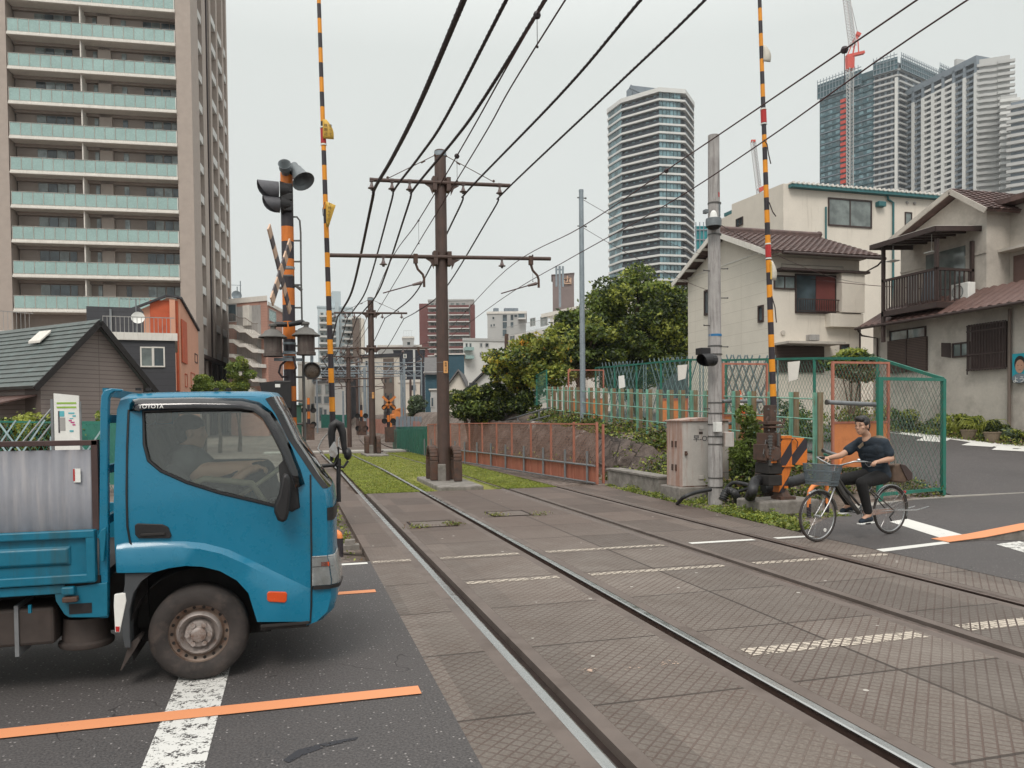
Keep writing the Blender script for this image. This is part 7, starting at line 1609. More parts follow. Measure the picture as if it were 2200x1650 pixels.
# lower corrugated roof
e0, e1 = AX(1853,703,XW-.7), AX(2245,640,XW-.7); z_e = (e0.z+e1.z)/2; yA, yB = e0.y+.3, e1.y-1; zi = z_e+.84
tileroof((XW-.7,yA,z_e),(XW-.7,yB,z_e),(XW+.85,yB,zi),(XW+.85,yA,zi),'lower_roof',M['corrb'],t,26,1,.06,.0,.05)
m = MB(); m.cyl((XW-.76,yA,z_e-.03),(XW-.76,yB,z_e-.03), .05, n=8); m.tube([(XW-.76,yA-.1,z_e-.05),(XW-.6,yA-.15,z_e-.28),(XW-.06,yA-.3,z_e-.38),(XW-.06,yA-.3,1.2)], .035, 6); m.build('gutter', M['dbrown'], t, smooth=60)
# upper storey: gable facing the street
XU = 21.3; ya_, yb_ = AX(1935,600,XU).y, AX(2119,600,XU).y; ap = AX(2065,417,XU); zl = AX(1937,520,XU).z; zrr = AX(2119,445,XU).z
m = MB(); m.prism([(XU,ya_,zi-1),(XU,yb_,zi-1),(XU,yb_,zrr),(XU,ap.y,ap.z),(XU,ya_,zl)], (5.5,0,0)); m.build('upper_wall', M['stucco'], t)
sl = (ap.z-zl)/(ya_-ap.y)
for y_end, z_end, nm in ((ya_+.5, zl-.5*sl, 'a'), (yb_-.4, zrr-.4*(ap.z-zrr)/(ap.y-yb_), 'b')):
    tileroof((XU-.45,y_end,z_end+.12),(XU+6,y_end,z_end+.12),(XU+6,ap.y,ap.z+.14),(XU-.45,ap.y,ap.z+.14),'upper_roof',M['tile'],t,22,12)
    m = MB(); m.beam((XU-.47,y_end,z_end+.04),(XU-.47,ap.y,ap.z+.05), .05, .16); m.build('bargeboard', M['stucco'], t)
zz0 = AX(2068,553.5,XU).z; m = MB(); m.box((XU-.03,yb_,zz0-.03),(XU,ya_,zz0+.03)); m.build('wall_seam', M['stucco'], t)
# second upper block to the right, nearer
p = AY(2172,560,yb_); m = MB(); m.box((p.x-.05,yb_-5,zi-.3),(p.x+4,yb_,AY(2172,445,yb_).z)); m.build('side_wall', M['stucco'], t)
Wr = Plane((p.x-.05,yb_),(p.x-.05,yb_-4)); pbox(Wr,t,'roller_shutter',2180,545,2230,612,0,.06,'corrb'); pbox(Wr,t,'window_canopy',2170,530,2240,536,0,.5,'stucco')
m = MB(); m.box((p.x-.6,yb_-5,AY(2172,445,yb_).z),(p.x+4,yb_+.2,AY(2172,440,yb_).z+.1)); m.build('side_roof', M['tile'], t)
# windows of the lower wall
f_, q = window(Wl, t, 1915,709,1988,727,'wing',div=2); pbox(Wl,t,'louvre_shutter',1911,728,1994,799,.01,.10,'shutter'); pbox(Wl,t,'shutter_mullion',1950,728,1953,799,.1,.12,'dbrown')
window(Wl, t, 2050,739,2082,764,'wing',div=2); 
m = MB(); (u,z),(u2,z2) = Wl.px(2036,738), Wl.px(2044,769); W_ = Wl; m.hexa([W_.pt(u,z2+.05,.25),W_.pt(u2,z2,.02),W_.pt(u2+.02,z2,.04),W_.pt(u+.02,z2+.05,.28),W_.pt(u,z+.02,.25),W_.pt(u2,z,.02),W_.pt(u2+.02,z,.04),W_.pt(u+.02,z+.02,.28)]); m.build('open_casement', M['dbrown'], t)
(u0,z0),(u1,z1) = Wl.px(2089,795), Wl.px(2169,694); z0 = Wl.px(2130,795)[1]; z1 = Wl.px(2130,693)[1]; m = MB()
for k in range(27): uu = u0+(u1-u0)*k/26; m.cyl(Wl.pt(uu,z0,.16+.02*(k%2)), Wl.pt(uu,z1,.16+.02*(k%2)), .022, n=5)
gr_ = m.build('window_grille', M['dbrown'], t); m = MB(); Wl.box(m,u0,u1,z0+.05,z1-.02,.01,.05); m.build('screen_panel', M['dbrown'], gr_)
m = MB()
for f in (.03,.35,.85,.97): Wl.box(m,u0-.05,u1+.05,z0+(z1-z0)*f-.02,z0+(z1-z0)*f+.02,.17,.2)
m.build('grille_bars', M['dbrown'], gr_)
m = MB(); u, z = Wl.px(2084.5,740); Wl.box(m,u-.015,u+.015,z0-.1,z1-.05,.1,.13); m.build('upright_bar', M['dbrown'], t)
m = MB(); u = Wl.px(2173,800)[0]; m.cyl(Wl.pt(u,.8,.08), Wl.pt(u,zE,.08), .05, n=8); m.build('downpipe', M['brownc'], t); m = MB(); u, z = Wl.px(1909,716); Wl.box(m,u-.06,u+.06,z-.12,z+.12,0,.14); m.build('meter_box', M['stucco'], t)
# balcony: timber frame, balusters, sloping slatted canopy
XB = 19.75; yf, yn = AX(1893,660,XB).y, AX(2012,660,XB).y; zf = AX(1960,655,XB).z; zc = AX(1893,530,XB).z; zc2 = AX(2012,512,XB).z; zrl = AX(1955,590,XB).z
bal = MB()
for z in (zf-.1,): bal.box((XB,yn,z-.12),(XB+1.6,yf,z+.06))
bo = bal.build('balcony_floor', M['dbrown'], t)
for x, y, z in ((XB+.05,yf-.05,zc),(XB+.05,yn+.05,zc2),(XB+1.45,yn+.05,zc2)):
    m = MB(); m.box((x-.05,y-.05,zf-(1.1 if y > yn+1 else 0)),(x+.05,y+.05,z)); m.build('balcony_post', M['dbrown'], t)
m = MB(); m.box((XB,yn,zrl-.04),(XB+.08,yf,zrl+.04)); m.box((XB,yn,zrl-.04),(XB+1.5,yn+.08,zrl+.04)); nb = 22
for k in range(nb): y = yn+(yf-yn)*k/(nb-1); m.box((XB+.02,y-.022,zf),(XB+.05,y+.022,zrl))
for k in range(9): x = XB+1.5*k/8; m.box((x-.022,yn+.02,zf),(x+.022,yn+.05,zrl))
m.build('balustrade', M['dbrown'], bo)
m = MB(); zin = zc2+.02
m.beam((XB-.25,yf+.25,zc),(XB-.25,yn-.2,zc), .06, .16); m.beam((XB-.25,yn-.2,zc),(XB+1.6,yn-.2,zc+.1), .06, .16); m.beam((XB-.25,yf+.25,zc),(XB+1.6,yf+.25,zc+.1), .06, .16)
for k in range(1, 6): y = yn+(yf-yn)*k/6; m.beam((XB-.2,y,zc+.0),(XB+1.6,y,zc+.12), .05, .07)
cn = m.build('canopy_frame', M['dbrown'], t); m = MB(); m.hexa([(XB-.25,yn-.2,zc+.085),(XB+1.6,yn-.2,zc+.185),(XB+1.6,yf+.25,zc+.185),(XB-.25,yf+.25,zc+.085),(XB-.25,yn-.2,zc+.10),(XB+1.6,yn-.2,zc+.20),(XB+1.6,yf+.25,zc+.20),(XB-.25,yf+.25,zc+.10)]); m.build('canopy_sheet', M['white_c'], cn)
m = MB(); m.box((XU-.04,yn+.4,zf),(XU,yf-.4,zf+1.9)); m.build('balcony_door', M['winl'], t)
for k, (dy, dz) in enumerate(((.5,-.55),(2.2,-.5))):
    m = MB(); y = yn+dy; m.box((XB+.3,y,zc+dz),(XB+.6,y+.35,zc+dz+.03)); m.cyl((XB+.45,y+.17,zc+dz),(XB+.45,y+.17,zc+.05), .008, n=4)
    tag(m.build('drying_rack', M['white'], None), ('white clothes drying rack hanging at the near balcony corner','dark clothes drying rack hanging at the far balcony corner')[k], 'drying rack', 'drying racks under the balcony canopy')
for k, y in enumerate((.6,1.25,1.9)):
    a = Vector((XB+.45, yn+y, zf+.15)); m = MB(); m.hexa([a, a+Vector((0,.5,0)), a+Vector((.05,.5,0)), a+Vector((.05,0,0)), a+Vector((0,.04,.95)), a+Vector((0,.42,1.0)), a+Vector((.05,.42,1.0)), a+Vector((.05,.04,.95))])
    tag(m.build('hanging_cloth', M[('tgrey2','greyc','stucco')[k]], None), ('bluish grey laundry nearest the balcony corner','pale grey laundry in the middle of the balcony','beige laundry at the far end of the balcony')[k], 'laundry', 'laundry on the balcony')
pa = AX(2043,640,XW+.3); t2 = thing('air_conditioner', 'white air conditioner outdoor unit on the lower roof beside the balcony', 'air conditioner', pa); y0, y1 = AX(2080,620,XW+.3).y, AX(2043,620,XW+.3).y; za, zb2 = AX(2060,645,XW+.3).z, AX(2060,609,XW+.3).z
m = MB(); m.box((XW+.3,y0,za),(XW+.6,y1,zb2)); m.build('casing', M['white'], t2, bev=.02); m = MB(); c = Vector((XW+.295, y1-.33*(y1-y0)-.05, (za+zb2)/2)); m.lathe([(.22,0),(.22,-.01),(.2,-.01)], c, (1,0,0), 24)
for k in range(6): m.lathe([(.03+.032*k,-.006),(.036+.032*k,-.006)], c, (1,0,0), 20)
m.build('fan_grille', M['galvd'], t2); m = MB()
for y in (y0+.1, y1-.1): m.box((XW+.25,y-.03,za-.14),(XW+.65,y+.03,za))
m.each('foot', M['white'], t2)
# poster on the wall: cyan sheet with a portrait and lettering
(u0,z0),(u1,z1) = Wl.px(2182,824), Wl.px(2216,760); z0, z1 = Wl.px(2190,823)[1], Wl.px(2190,760)[1]; t2 = thing('wall_poster', 'cyan poster with a portrait on the stucco wall at the right edge', 'poster', Wl.pt(u0,z0,.03))
m = MB(); Wl.box(m,u0,u1,z0,z1,.12,.13); sh = m.build('sheet', pm('poster_cyan', (.01,.30,.38), .5), t2); hgt = z1-z0; um = (u0+u1)/2; cen = Wl.pt(um, z0+hgt*.56, .135)
def disc(c, ru, rz_, mat, nm, o): m_ = MB(); m_.ngon([c+Wl.d*math.cos(a)*ru+Vector((0,0,math.sin(a)*rz_))+Wl.n*o for a in [2*math.pi*i/20 for i in range(20)]]); m_.build(nm, mat, sh)
disc(cen+Vector((0,0,hgt*.10)), hgt*.21, hgt*.26, M['hair'], 'portrait_hair', .002); disc(cen, hgt*.17, hgt*.23, M['skin'], 'portrait_face', .004); disc(cen-Vector((0,0,hgt*.40)), hgt*.3, hgt*.16, M['tgrey2'], 'portrait_shirt', .003)
for s_ in (-1, 1): disc(cen+Wl.d*s_*hgt*.07+Vector((0,0,hgt*.03)), hgt*.022, hgt*.010, M['ink'], 'portrait_eye', .006)
disc(cen-Vector((0,0,hgt*.12)), hgt*.05, hgt*.010, M['maroon'], 'portrait_mouth', .006)
m = MB(); Wl.box(m,u0,u1,z0,z0+hgt*.2,.131,.136); m.build('text_bar', M['ink'], sh); text('よう', hgt*.24, basis(Wl.pt(u0+(.22 if u1>u0 else -.22), z0+hgt*.1, .14), Wl.d if rv.dot(Wl.d) > 0 else -Wl.d, (0,0,1)), M['white'], sh)
# --- large cream building behind
K = P(1683,420,41); tc_ = thing('cream_building', 'large plain cream building with teal roof edge behind the houses', 'building', (K.x,K.y,1.8)); Xr = AY(2060,450,K.y).x; Wc = Plane((K.x,K.y),(Xr,K.y)); zt = Wc.px(1700,405)[1]; Yf_ = AX(1546,460,K.x).y; Wd = Plane((K.x,K.y),(K.x,Yf_))
y2_ = AX(1572,450,K.x).y; m = MB(); m.prism([(K.x,K.y,1),(K.x,Yf_,1),(K.x,Yf_,AX(1546,472,K.x).z),(K.x,y2_,AX(1572,459,K.x).z),(K.x,y2_,AX(1572,439,K.x).z),(K.x,K.y,AX(1683,394,K.x).z)], (.3,0,0)); m.box((K.x+.3,K.y,1),(Xr+3,Yf_,zt)); m.build('wall', M['cream'], tc_)
m = MB(); m.hexa([(K.x+.3,K.y-.35,zt),(Xr+3,K.y-.35,zt),(Xr+3,Yf_,zt+.1),(K.x+.3,Yf_,zt+.1),(K.x+.3,K.y-.35,zt+.16),(Xr+3,K.y-.35,zt+.16),(Xr+3,Yf_,zt+.3),(K.x+.3,Yf_,zt+.3)]); ro = m.build('roof', M['greensd'], tc_); m = MB(); k_ = 0
while K.x+.35+k_*.3 < Xr+3: m.cyl((K.x+.35+k_*.3,K.y-.42,zt+.22),(K.x+.35+k_*.3,K.y+3,zt+.24), .075, n=6); k_ += 1
m.build('corrugation', M['white_c'], ro)
f_, q = window(Wc,tc_,1781,431,1870,485,'winl','dbrown',2,fr=.08); pbox(Wc,tc_,'vent_hood',1880,435,1896,446,0,.3,'greensd',bev=.03); window(Wc,tc_,1945,458,1957,485,'winl','dbrown',1); window(Wd,tc_,1583,470,1596,484,'win','dbrown',2)
m = MB(); u, z = Wc.px(1917,430); m.tube([Wc.pt(u-.4,zt,.1),Wc.pt(u-.35,zt-.2,.1),Wc.pt(u,zt-.35,.08),Wc.pt(u,1,.08)], .06, 6); m.build('downpipe', M['greensd'], tc_); m = MB(); u, z = Wc.px(1773,445); m.cyl(Wc.pt(u,z,.06), Wc.pt(u,z-3,.06), .05, n=6); m.build('downpipe', M['greensd'], tc_)
m = MB()
for x, y in ((1948,436),(1964,437)): u, z = Wc.px(x,y); m.sph(Wc.pt(u,z,.03), .09, 8)
m.each('round_vent', M['greyc'], tc_)
# ================================================================== left side
def lxy(cx, cy): return (cx/2.75, 600+cy/2.75)
th = R(46); A = P(85.5,813,27); dg = Vector((math.sin(th), math.cos(th), 0)); Wa = Plane(A, A+dg*10); ub = Wa.px(307,798)[0]; zA = A.z; ua_, zap = Wa.px(203.6,694); dl = Vector((-math.cos(th), math.sin(th), 0))
t = thing('gabled_house', 'grey sided house with dark green gabled roof behind the truck bed', 'house', (A.x,A.y,0))
m = MB(); m.prism([Wa.pt(0,-.5),Wa.pt(ub,-.5),Wa.pt(ub,zA),Wa.pt(ua_,zap),Wa.pt(0,zA)], dl*8); m.build('wall', M['sidg'], t)
ov = -dl*.35
for u_e, s_ in ((-.35,-1),(ub+.35,1)):
    zz1 = zA-.35*(zap-zA)/(ua_ if s_ < 0 else ub-ua_); a_ = Wa.pt(u_e,zz1+.08)+ov; r_ = Wa.pt(ua_,zap+.12)+ov; b_, q_ = a_+dl*8.7, r_+dl*8.7
    rf = tileroof(a_, b_, q_, r_, 'roof', M['roofg'], t, 2, 14, .0, .035, .1); m = MB(); m.beam(a_-Vector((0,0,.1)), r_-Vector((0,0,.12)), .06, .2, up=(0,0,1)); m.build('bargeboard', M['ink'], rf)
Wl2 = Plane(A, A+dl*10); (u0,z0),(u1,z1) = (1.1,0),(1.9,0)
sk = Wa.pt(0,0)  # skylight on the left slope
f0 = .62; base_ = Wa.pt(-.35,zA+.0)+dl*2.0; top_ = Wa.pt(ua_,zap+.2)+dl*2.0; a_ = base_.lerp(top_,.62); b_ = base_.lerp(top_,.80); m = MB(); m.hexa([a_, a_+dl*.8, b_+dl*.8, b_, a_+Vector((0,0,.1)), a_+dl*.8+Vector((0,0,.1)), b_+dl*.8+Vector((0,0,.1)), b_+Vector((0,0,.1))]); m.build('skylight', M['white_c'], t, bev=.02)
m = MB(); c0 = A+dl*.2; z = 2.55
m.hexa([c0+Vector((0,0,z-c0.z)), c0+dl*4+Vector((0,0,z-c0.z)), c0+dl*4-dg*1.4+Vector((0,0,z-.35-c0.z)), c0-dg*1.4+Vector((0,0,z-.35-c0.z))]+[v+Vector((0,0,.05)) for v in (c0+Vector((0,0,z-c0.z)), c0+dl*4+Vector((0,0,z-c0.z)), c0+dl*4-dg*1.4+Vector((0,0,z-.35-c0.z)), c0-dg*1.4+Vector((0,0,z-.35-c0.z)))]); m.build('porch_roof', M['corrb'], t)
m = MB()
for f in (0,1.3,2.6,3.9): q = c0-dg*1.35+dl*f; m.beam((q.x,q.y,0),(q.x,q.y,z-.35), .07, .07)
m.each('porch_post', M['dbrown'], t); m = MB()
for f in (.1,.75): q = c0-dg*1.3+dl*f; m.hexa([(q.x,q.y,1.2),*[tuple((q+dl*.5)[:2])+(1.2,)],*[tuple((q+dl*.5+dg*.03)[:2])+(1.2,)],*[tuple((q+dg*.03)[:2])+(1.2,)],(q.x,q.y,2.15),tuple((q+dl*.5)[:2])+(2.15,),tuple((q+dl*.5+dg*.03)[:2])+(2.15,),tuple((q+dg*.03)[:2])+(2.15,)])
m.each('porch_panel', M['white_c'], t)
def block(name, label, x0, x1, yt, d0, d1, th_, mat, wins=(), grid=None, yb=915, cat='building', roof='white_c', group=None, zb=None, wm='win', fr='tgrey', par=.35, base_lo=True):
    """block with its real width and depth: front from surveyed x0 at distance d0 to x1 at d1"""
    a, b = P(x0,yt,d0), P(x1,yt,d1); W = Plane(a, b); zt_ = (a.z+b.z)/2; zb_ = (-.5 if zb is None else zb); t_ = thing(name, label, cat, (a.x,a.y,max(zb_,0)), group)
    rr = ray(x1 if (x0+x1)/2 < 1100 else x0, 600); back = Vector((rr.x, rr.y, 0)).normalized()*th_; m_ = MB(); m_.prism([W.pt(0,zb_),W.pt(W.L,zb_),W.pt(W.L,zt_),W.pt(0,zt_)], back); m_.build('wall', M[mat], t_)
    if par: m_ = MB(); m_.prism([W.pt(-.12,zt_,.12),W.pt(W.L+.12,zt_,.12),W.pt(W.L+.12,zt_+par,.12),W.pt(-.12,zt_+par,.12)], back); m_.build('roof', M[roof], t_)
    ws = list(wins)
    if grid:
        gx0,gx1,gy0,gy1,nc,nr,fw,fh = grid
        for r_ in range(nr):
            for c_ in range(nc): cx_, cy_ = gx0+(gx1-gx0)*(c_+.5)/nc, gy0+(gy1-gy0)*(r_+.5)/nr; w2, h2 = (gx1-gx0)/nc*fw/2, (gy1-gy0)/nr*fh/2; ws.append((cx_-w2,cy_-h2,cx_+w2,cy_+h2))
    for q in ws: window(W, t_, *q[:4], wm if len(q) < 5 else q[4], fr, 1, o=.05, fr=.04+d0*.0006)
    return t_, W, zt_
def rail_on(W, t_, z, u0, u1, h=1.1, mat='galvd', step=.25, o=.05, nm='roof_railing'):
    m_ = MB(); W.box(m_,u0,u1,z+h-.04,z+h,o-.04,o); W.box(m_,u0,u1,z+.1,z+.13,o-.04,o); u = u0
    while u <= u1: W.box(m_,u-.012,u+.012,z,z+h,o-.03,o-.01); u += step
    m_.build(nm, M[mat], t_)
t_, W, z = block('charcoal_house', 'charcoal block house with roof terrace left of the orange house', 222, 376, 731, 36, 37, 7, 'charc', [(305,748,328,786,'winl'),(330,748,351,786,'win')], fr='white_c'); rail_on(W, t_, z, 0, W.L, 1.1, 'greyc', .18)
pbox(W,t_,'penthouse',174,650,292,735,-3,-1.5,'charc'); pbox(W,t_,'drainpipe',226,655,229,735,-1.5,-1.4,'galvd'); 
m = MB(); u, z2 = W.px(290,697); m.tube([W.pt(u,z,-.5), W.pt(u,W.px(290,640)[1],-.5)], .03, 5)
zt2 = W.px(290,640)[1]; m.beam(W.pt(u-.7,zt2,-.5), W.pt(u+.6,zt2,-.5), .02, .02)
for k in range(6): m.beam(W.pt(u-.6+k*.2,zt2,-.5)-W.n*.3, W.pt(u-.6+k*.2,zt2,-.5)+W.n*.3, .012, .012)
m.build('antenna', M['galvd'], t_); m = MB(); m.lathe([(0,0),(.2,.04),(.3,.12)], W.pt(u+.1,W.px(290,682)[1],-.4), W.n+Vector((0,0,.3)), 16); m.build('dish', M['white'], t_, smooth=60)
pbox(W,t_,'air_conditioner',262,716,287,730,.0-.5,-.1,'white'); 
t_, W, z = block('charcoal_house', 'second charcoal block with railing at the far left edge', -60, 72, 725, 40, 42, 6, 'charc', group=None); rail_on(W, t_, z, 0, W.L, 1.4, 'greyc', .2)
# orange house with two visible faces
a = P(292,669,45.6); b = P(385,643,46.5); Wo = Plane(a, b); c = P(425,713,54); t = thing('orange_house', 'terracotta and peach coloured house with a steep roofline', 'house', (a.x,a.y,0)); W2 = Plane(b, c)
m = MB(); m.prism([Wo.pt(0,-.5),Wo.pt(Wo.L,-.5),Wo.pt(Wo.L,b.z),Wo.pt(Wo.L*.72,b.z+.05),Wo.pt(0,a.z)], -Wo.n*7); m.build('front_wall', M['peach'], t)
m = MB(); m.prism([W2.pt(0,-.5,.02),W2.pt(W2.L,-.5,.02),W2.pt(W2.L,c.z,.02),W2.pt(.3,b.z,.02),W2.pt(0,b.z,.02)], -W2.n*.4); m.build('side_wall', M['peach'], t)
pbox(Wo,t,'terracotta_panel',326,646,382,840,.02,.1,'terra'); pbox(Wo,t,'peach_pilaster',368,645,376,840,.1,.3,'peach'); pbox(W2,t,'terracotta_panel',389,690,398,780,.04,.1,'terra'); window(Wo,t,334,672,344,695,'win','white_c',1)
window(W2,t,418,762,423,778,'win','dbrown',1); window(W2,t,397,805,401,830,'win','terra',1); window(W2,t,410,803,417,842,'win','terra',1)
m = MB(); m.beam(Wo.pt(-.2,a.z+.1,.2), Wo.pt(Wo.L*.72,b.z+.15,.2), .3, .12); m.beam(Wo.pt(Wo.L*.72,b.z+.15,.2), Wo.pt(Wo.L,b.z+.1,.2), .3, .12); m.beam(b+Vector((0,0,.1)), c+Vector((0,0,.1)), .3, .12); m.each('roof_edge', M['charc'], t)
# pink tiled block with external stair
t_, W, z = block('stair_block', 'pink tiled apartment block with zigzag outside stairs', 491, 574, 650, 78, 76, 12, 'pinkt', [(492,655,507,690)], roof='white_c', par=.5); t3 = t_
pbox(W,t_,'stair_recess',511,657,560,830,-.0,.03,'greyc'); pbox(W,t_,'white_fin',528,657,541,700,.03,.4,'white_c')
for k in range(5):
    y = 700+k*31; m = MB(); pts_ = [(511,y-.0),(520,y),(533,y+9),(546,y+9),(562,y+21),(573,y+21)]
    for (xa, ya), (xb, yb2) in zip(pts_, pts_[1:]): (ua2,za2),(ub2,zb3) = W.px(xa,ya), W.px(xb,yb2); m.hexa([W.pt(ua2,za2-.35,.03),W.pt(ub2,zb3-.35,.03),W.pt(ub2,zb3-.35,1.2),W.pt(ua2,za2-.35,1.2),W.pt(ua2,za2,.03),W.pt(ub2,zb3,.03),W.pt(ub2,zb3,1.2),W.pt(ua2,za2,1.2)])
    fl_ = m.build('stair_flight', M['white_c'], t_); m = MB()
    for (xa, ya), (xb, yb2) in zip(pts_, pts_[1:]):
        (ua2,za2),(ub2,zb3) = W.px(xa,ya), W.px(xb,yb2); m.beam(W.pt(ua2,za2+1.05,1.2),W.pt(ub2,zb3+1.05,1.2),.05,.05)
        for j in range(5): f = j/5; m.beam(W.pt(ua2+(ub2-ua2)*f,za2+(zb3-za2)*f,1.2),W.pt(ua2+(ub2-ua2)*f,za2+(zb3-za2)*f+1.05,1.2),.03,.03)
    m.build('handrail', M['brownc'], fl_)
block('pink_block', 'lower pink tiled wing right of the outside stairs', 574, 606, 664, 80, 86, 10, 'pinkt', [(589,750,593,762,'win'),(578,668,592,690,'frost')], group=None)
m = MB(); q = P(500,640,80)
for x, h in ((493,10),(510,32),(517,44)): p = P(x,648,80); m.cyl(p, p+Vector((0,0,h*80/F)), .05, n=5)
p = P(510,640,80); m.beam(p+Vector((-.6,0,1.3)), p+Vector((.4,0,1.3)), .04, .04); m.build('antenna_mast', M['galv'], t3); m = MB(); m.lathe([(0,0),(.3,.05),(.5,.2)], P(508,636,79), (.2,-1,.3), 14); m.build('dish', M['galv'], t3, smooth=60)
# lattice fence, site sign and greenery left of the truck
for i, (xa, xb) in enumerate(((-90,110),(110,262))):
    a, b = P(xa,958,14.5), P(xb,955,14.5); zb_ = .0; t = thing('lattice_barrier', ('left','right')[i]+' pale criss-cross barrier section behind the truck bed', 'barrier', (a.x,a.y,0), 'pale lattice barriers behind the truck')
    m = MB(); hh = P(50,903,14.5).z-.45; lattice(m, (a.x,a.y,.45), (b.x,b.y,.45), hh, .27, .03, .72); m.build('lattice', M['latticel'], t, keep=True); m = MB(); m.cyl((a.x,a.y,0),(a.x,a.y,1.35), .02, n=6); m.cyl((b.x,b.y,0),(b.x,b.y,1.35), .02, n=6); m.each('upright', M['latticel'], t)
a, b = P(115,845,13.6), P(169,850,13.6); Ws = Plane(a, b); t = thing('site_sign', 'white site notice board with a green stripe behind the barrier', 'sign', (a.x,a.y,0)); zt = a.z; zb_ = .75
m = MB(); m.prism([Ws.pt(0,zb_),Ws.pt(Ws.L,zb_),Ws.pt(Ws.L,b.z),Ws.pt(0,a.z)], -Ws.n*.02); bd_ = m.build('board', M['white'], t)
def sg(x0,y0,x1,y1,mat,nm,o=.006): m_ = MB(); (u0,z0),(u1,z1) = Ws.px(x0,y1), Ws.px(x1,y0); Ws.box(m_,u0,u1,z0,z1,.001,o); m_.build(nm, mat, bd_)
gm_ = pm('lime_green_ink', (.25,.42,.05), .6); cy_ = pm('cyan_ink', (.10,.42,.48), .6); mg_ = pm('magenta_ink', (.50,.06,.22), .6)
sg(122,864,164,868,gm_,'green_stripe'); sg(122,873,164,877,gm_,'green_stripe'); sg(126,883,128,930,M['inkf'],'picture_edge'); sg(128,883,138,895,cy_,'picture'); sg(128,897,140,925,M['greyc'],'picture'); sg(147,886,160,889,cy_,'text_line'); sg(156,892,163,895,cy_,'text_line'); sg(150,898,157,900,cy_,'text_line'); sg(148,902,154,905,mg_,'text_line'); sg(152,906,160,909,mg_,'text_line'); sg(156,911,162,914,mg_,'text_line'); sg(150,924,158,928,cy_,'text_line')
m = MB(); m.beam(Ws.pt(-.05,0,-.03), Ws.pt(-.05,a.z-.1,-.03), .04, .04); m.beam(Ws.pt(Ws.L,0,-.03), Ws.pt(Ws.L,b.z-.1,-.03), .04, .04); m.each('post', M['galvd'], t)
m = MB(); m.cyl(P(112,876,13.8), P(40,960,13.2), .018, n=6); m.cyl(P(110,912,13.8), P(72,960,13.2), .016, n=6); m.each('brace', M['galvd'], t)
a, b = P(-120,925,17), P(262,905,17); t = thing('chain_link_fence', 'green mesh fence beyond the pale lattice on the left', 'fence', (a.x,a.y,0)); m = MB(); h_ = P(60,912,17).z; chain(m, (a.x,a.y,.1), (b.x,b.y,.1), h_, h_-.1, .16, .6, .005); m.build('wire_mesh', M['teal'], t, keep=True); m = MB(); m.beam((a.x,a.y,h_+.1),(b.x,b.y,h_), .04, .04); m.build('rail', M['teal'], t)
m = MB(); p0, p1 = P(170,905,17.3), P(262,918,17.3); m.box((p0.x,p0.y,.2),(p1.x,p0.y+.02,p0.z)); m.build('green_sheet', M['dgreen'], t)
for i, (x, y, lm) in enumerate(((20,925,'lf_d'),(60,930,'lf_b'),(85,905,'lf_l'),(200,915,'lf_l'),(120,935,'lf_d'))):
    q = P(x,y,18); cs = crown(q.x,q.y,q.z-.3,.55,.4,.6,10,.25,70+i); tree('roadside_bush', ('dark bush at the far left behind the lattice','brownish bush in the middle of the lattice','yellow flowering bush left of the site sign','yellow green bush right of the site sign','dark bush behind the site sign')[i], 'bush', (q.x,q.y,0), .3, cs, 1500, .10, [lm,'lf_m','lf_l'], [.55,.3,.15], .03, 'bushes behind the left barrier', limbs=3)
# green corrugated hut behind the signal post
t_, W, z = block('green_hut', 'small green corrugated hut behind the signal post', 633, 647, 870, 24, 26, 2, 'dgreen', par=.05, roof='greensd')
# ================================================================== middle distance
t_, W, z = block('apartment_tower', 'pale blue white apartment tower left of the second pole', 682, 757, 662, 150, 152, 14, 'bluew', grid=(686,755,668,812,6,10,.45,.38), roof='bluew'); 
for k in range(10): pbox(W,t_,'balcony',686,679+k*14.4,720,683+k*14.4,0,1.3,'twhite'); pbox(W,t_,'balcony',739,684+k*14.4,757,688+k*14.4,0,1.3,'twhite')
pbox(W,t_,'penthouse',715,624,733,664,-6,-1,'bluew'); pbox(W,t_,'vertical_fin',722,650,727,800,0,.8,'bluew')
t_, W, z = block('dark_tower', 'slim dark tower beside the pale blue tower', 757, 775, 684, 145, 145, 10, 'brownc'); pbox(W,t_,'side_face',775,684,781,900,-1,0,'cream')
block('dark_block', 'low dark grey block below the pale tower', 691, 771, 788, 118, 116, 9, 'charc', [(733,795,742,812),(752,795,762,815)], fr='charc')
t_, W, z = block('cream_houses', 'cream terraced building beyond the rails', 640, 684, 783, 108, 110, 9, 'cream', [(671,805,680,822),(668,868,674,876)])
block('white_house', 'white two storey house at the head of the track', 676, 742, 822, 104, 100, 8, 'twhite', [(680,828,690,846,'winl'),(700,826,712,846,'winl'),(677,852,690,866,'win'),(697,852,712,866,'win'),(687,876,693,904,'win'),(697,880,702,905,'win'),(709,878,715,905,'win')], roof='slate')
t_, W, z = block('beige_block', 'beige and taupe banded block right of the second pole', 776, 858, 768, 112, 110, 10, 'cream', [(786,776,790,786),(795,790,805,796)], roof='charc', par=.5); pbox(W,t_,'taupe_panel',826,770,846,905,0,.15,'brownc')
for y in (780,812,845,878): pbox(W,t_,'window',829,y,831,y+10,.15,.2,'win'); pbox(W,t_,'window',838,y,843,y+10,.15,.2,'winl')
pbox(W,t_,'number_panel',779,830,783,842,0,.1,'greyc')
t_, W, z = block('navy_building', 'tall navy black building with tiny white windows', 845, 912, 752, 128, 128, 12, 'navyb', [(868,762,872,768,'wing'),(868,784,872,790,'wing'),(868,806,872,812,'wing')], roof='greyc', fr='white_c'); pbox(W,t_,'white_pipe',889,752,892,850,0,.3,'twhite')
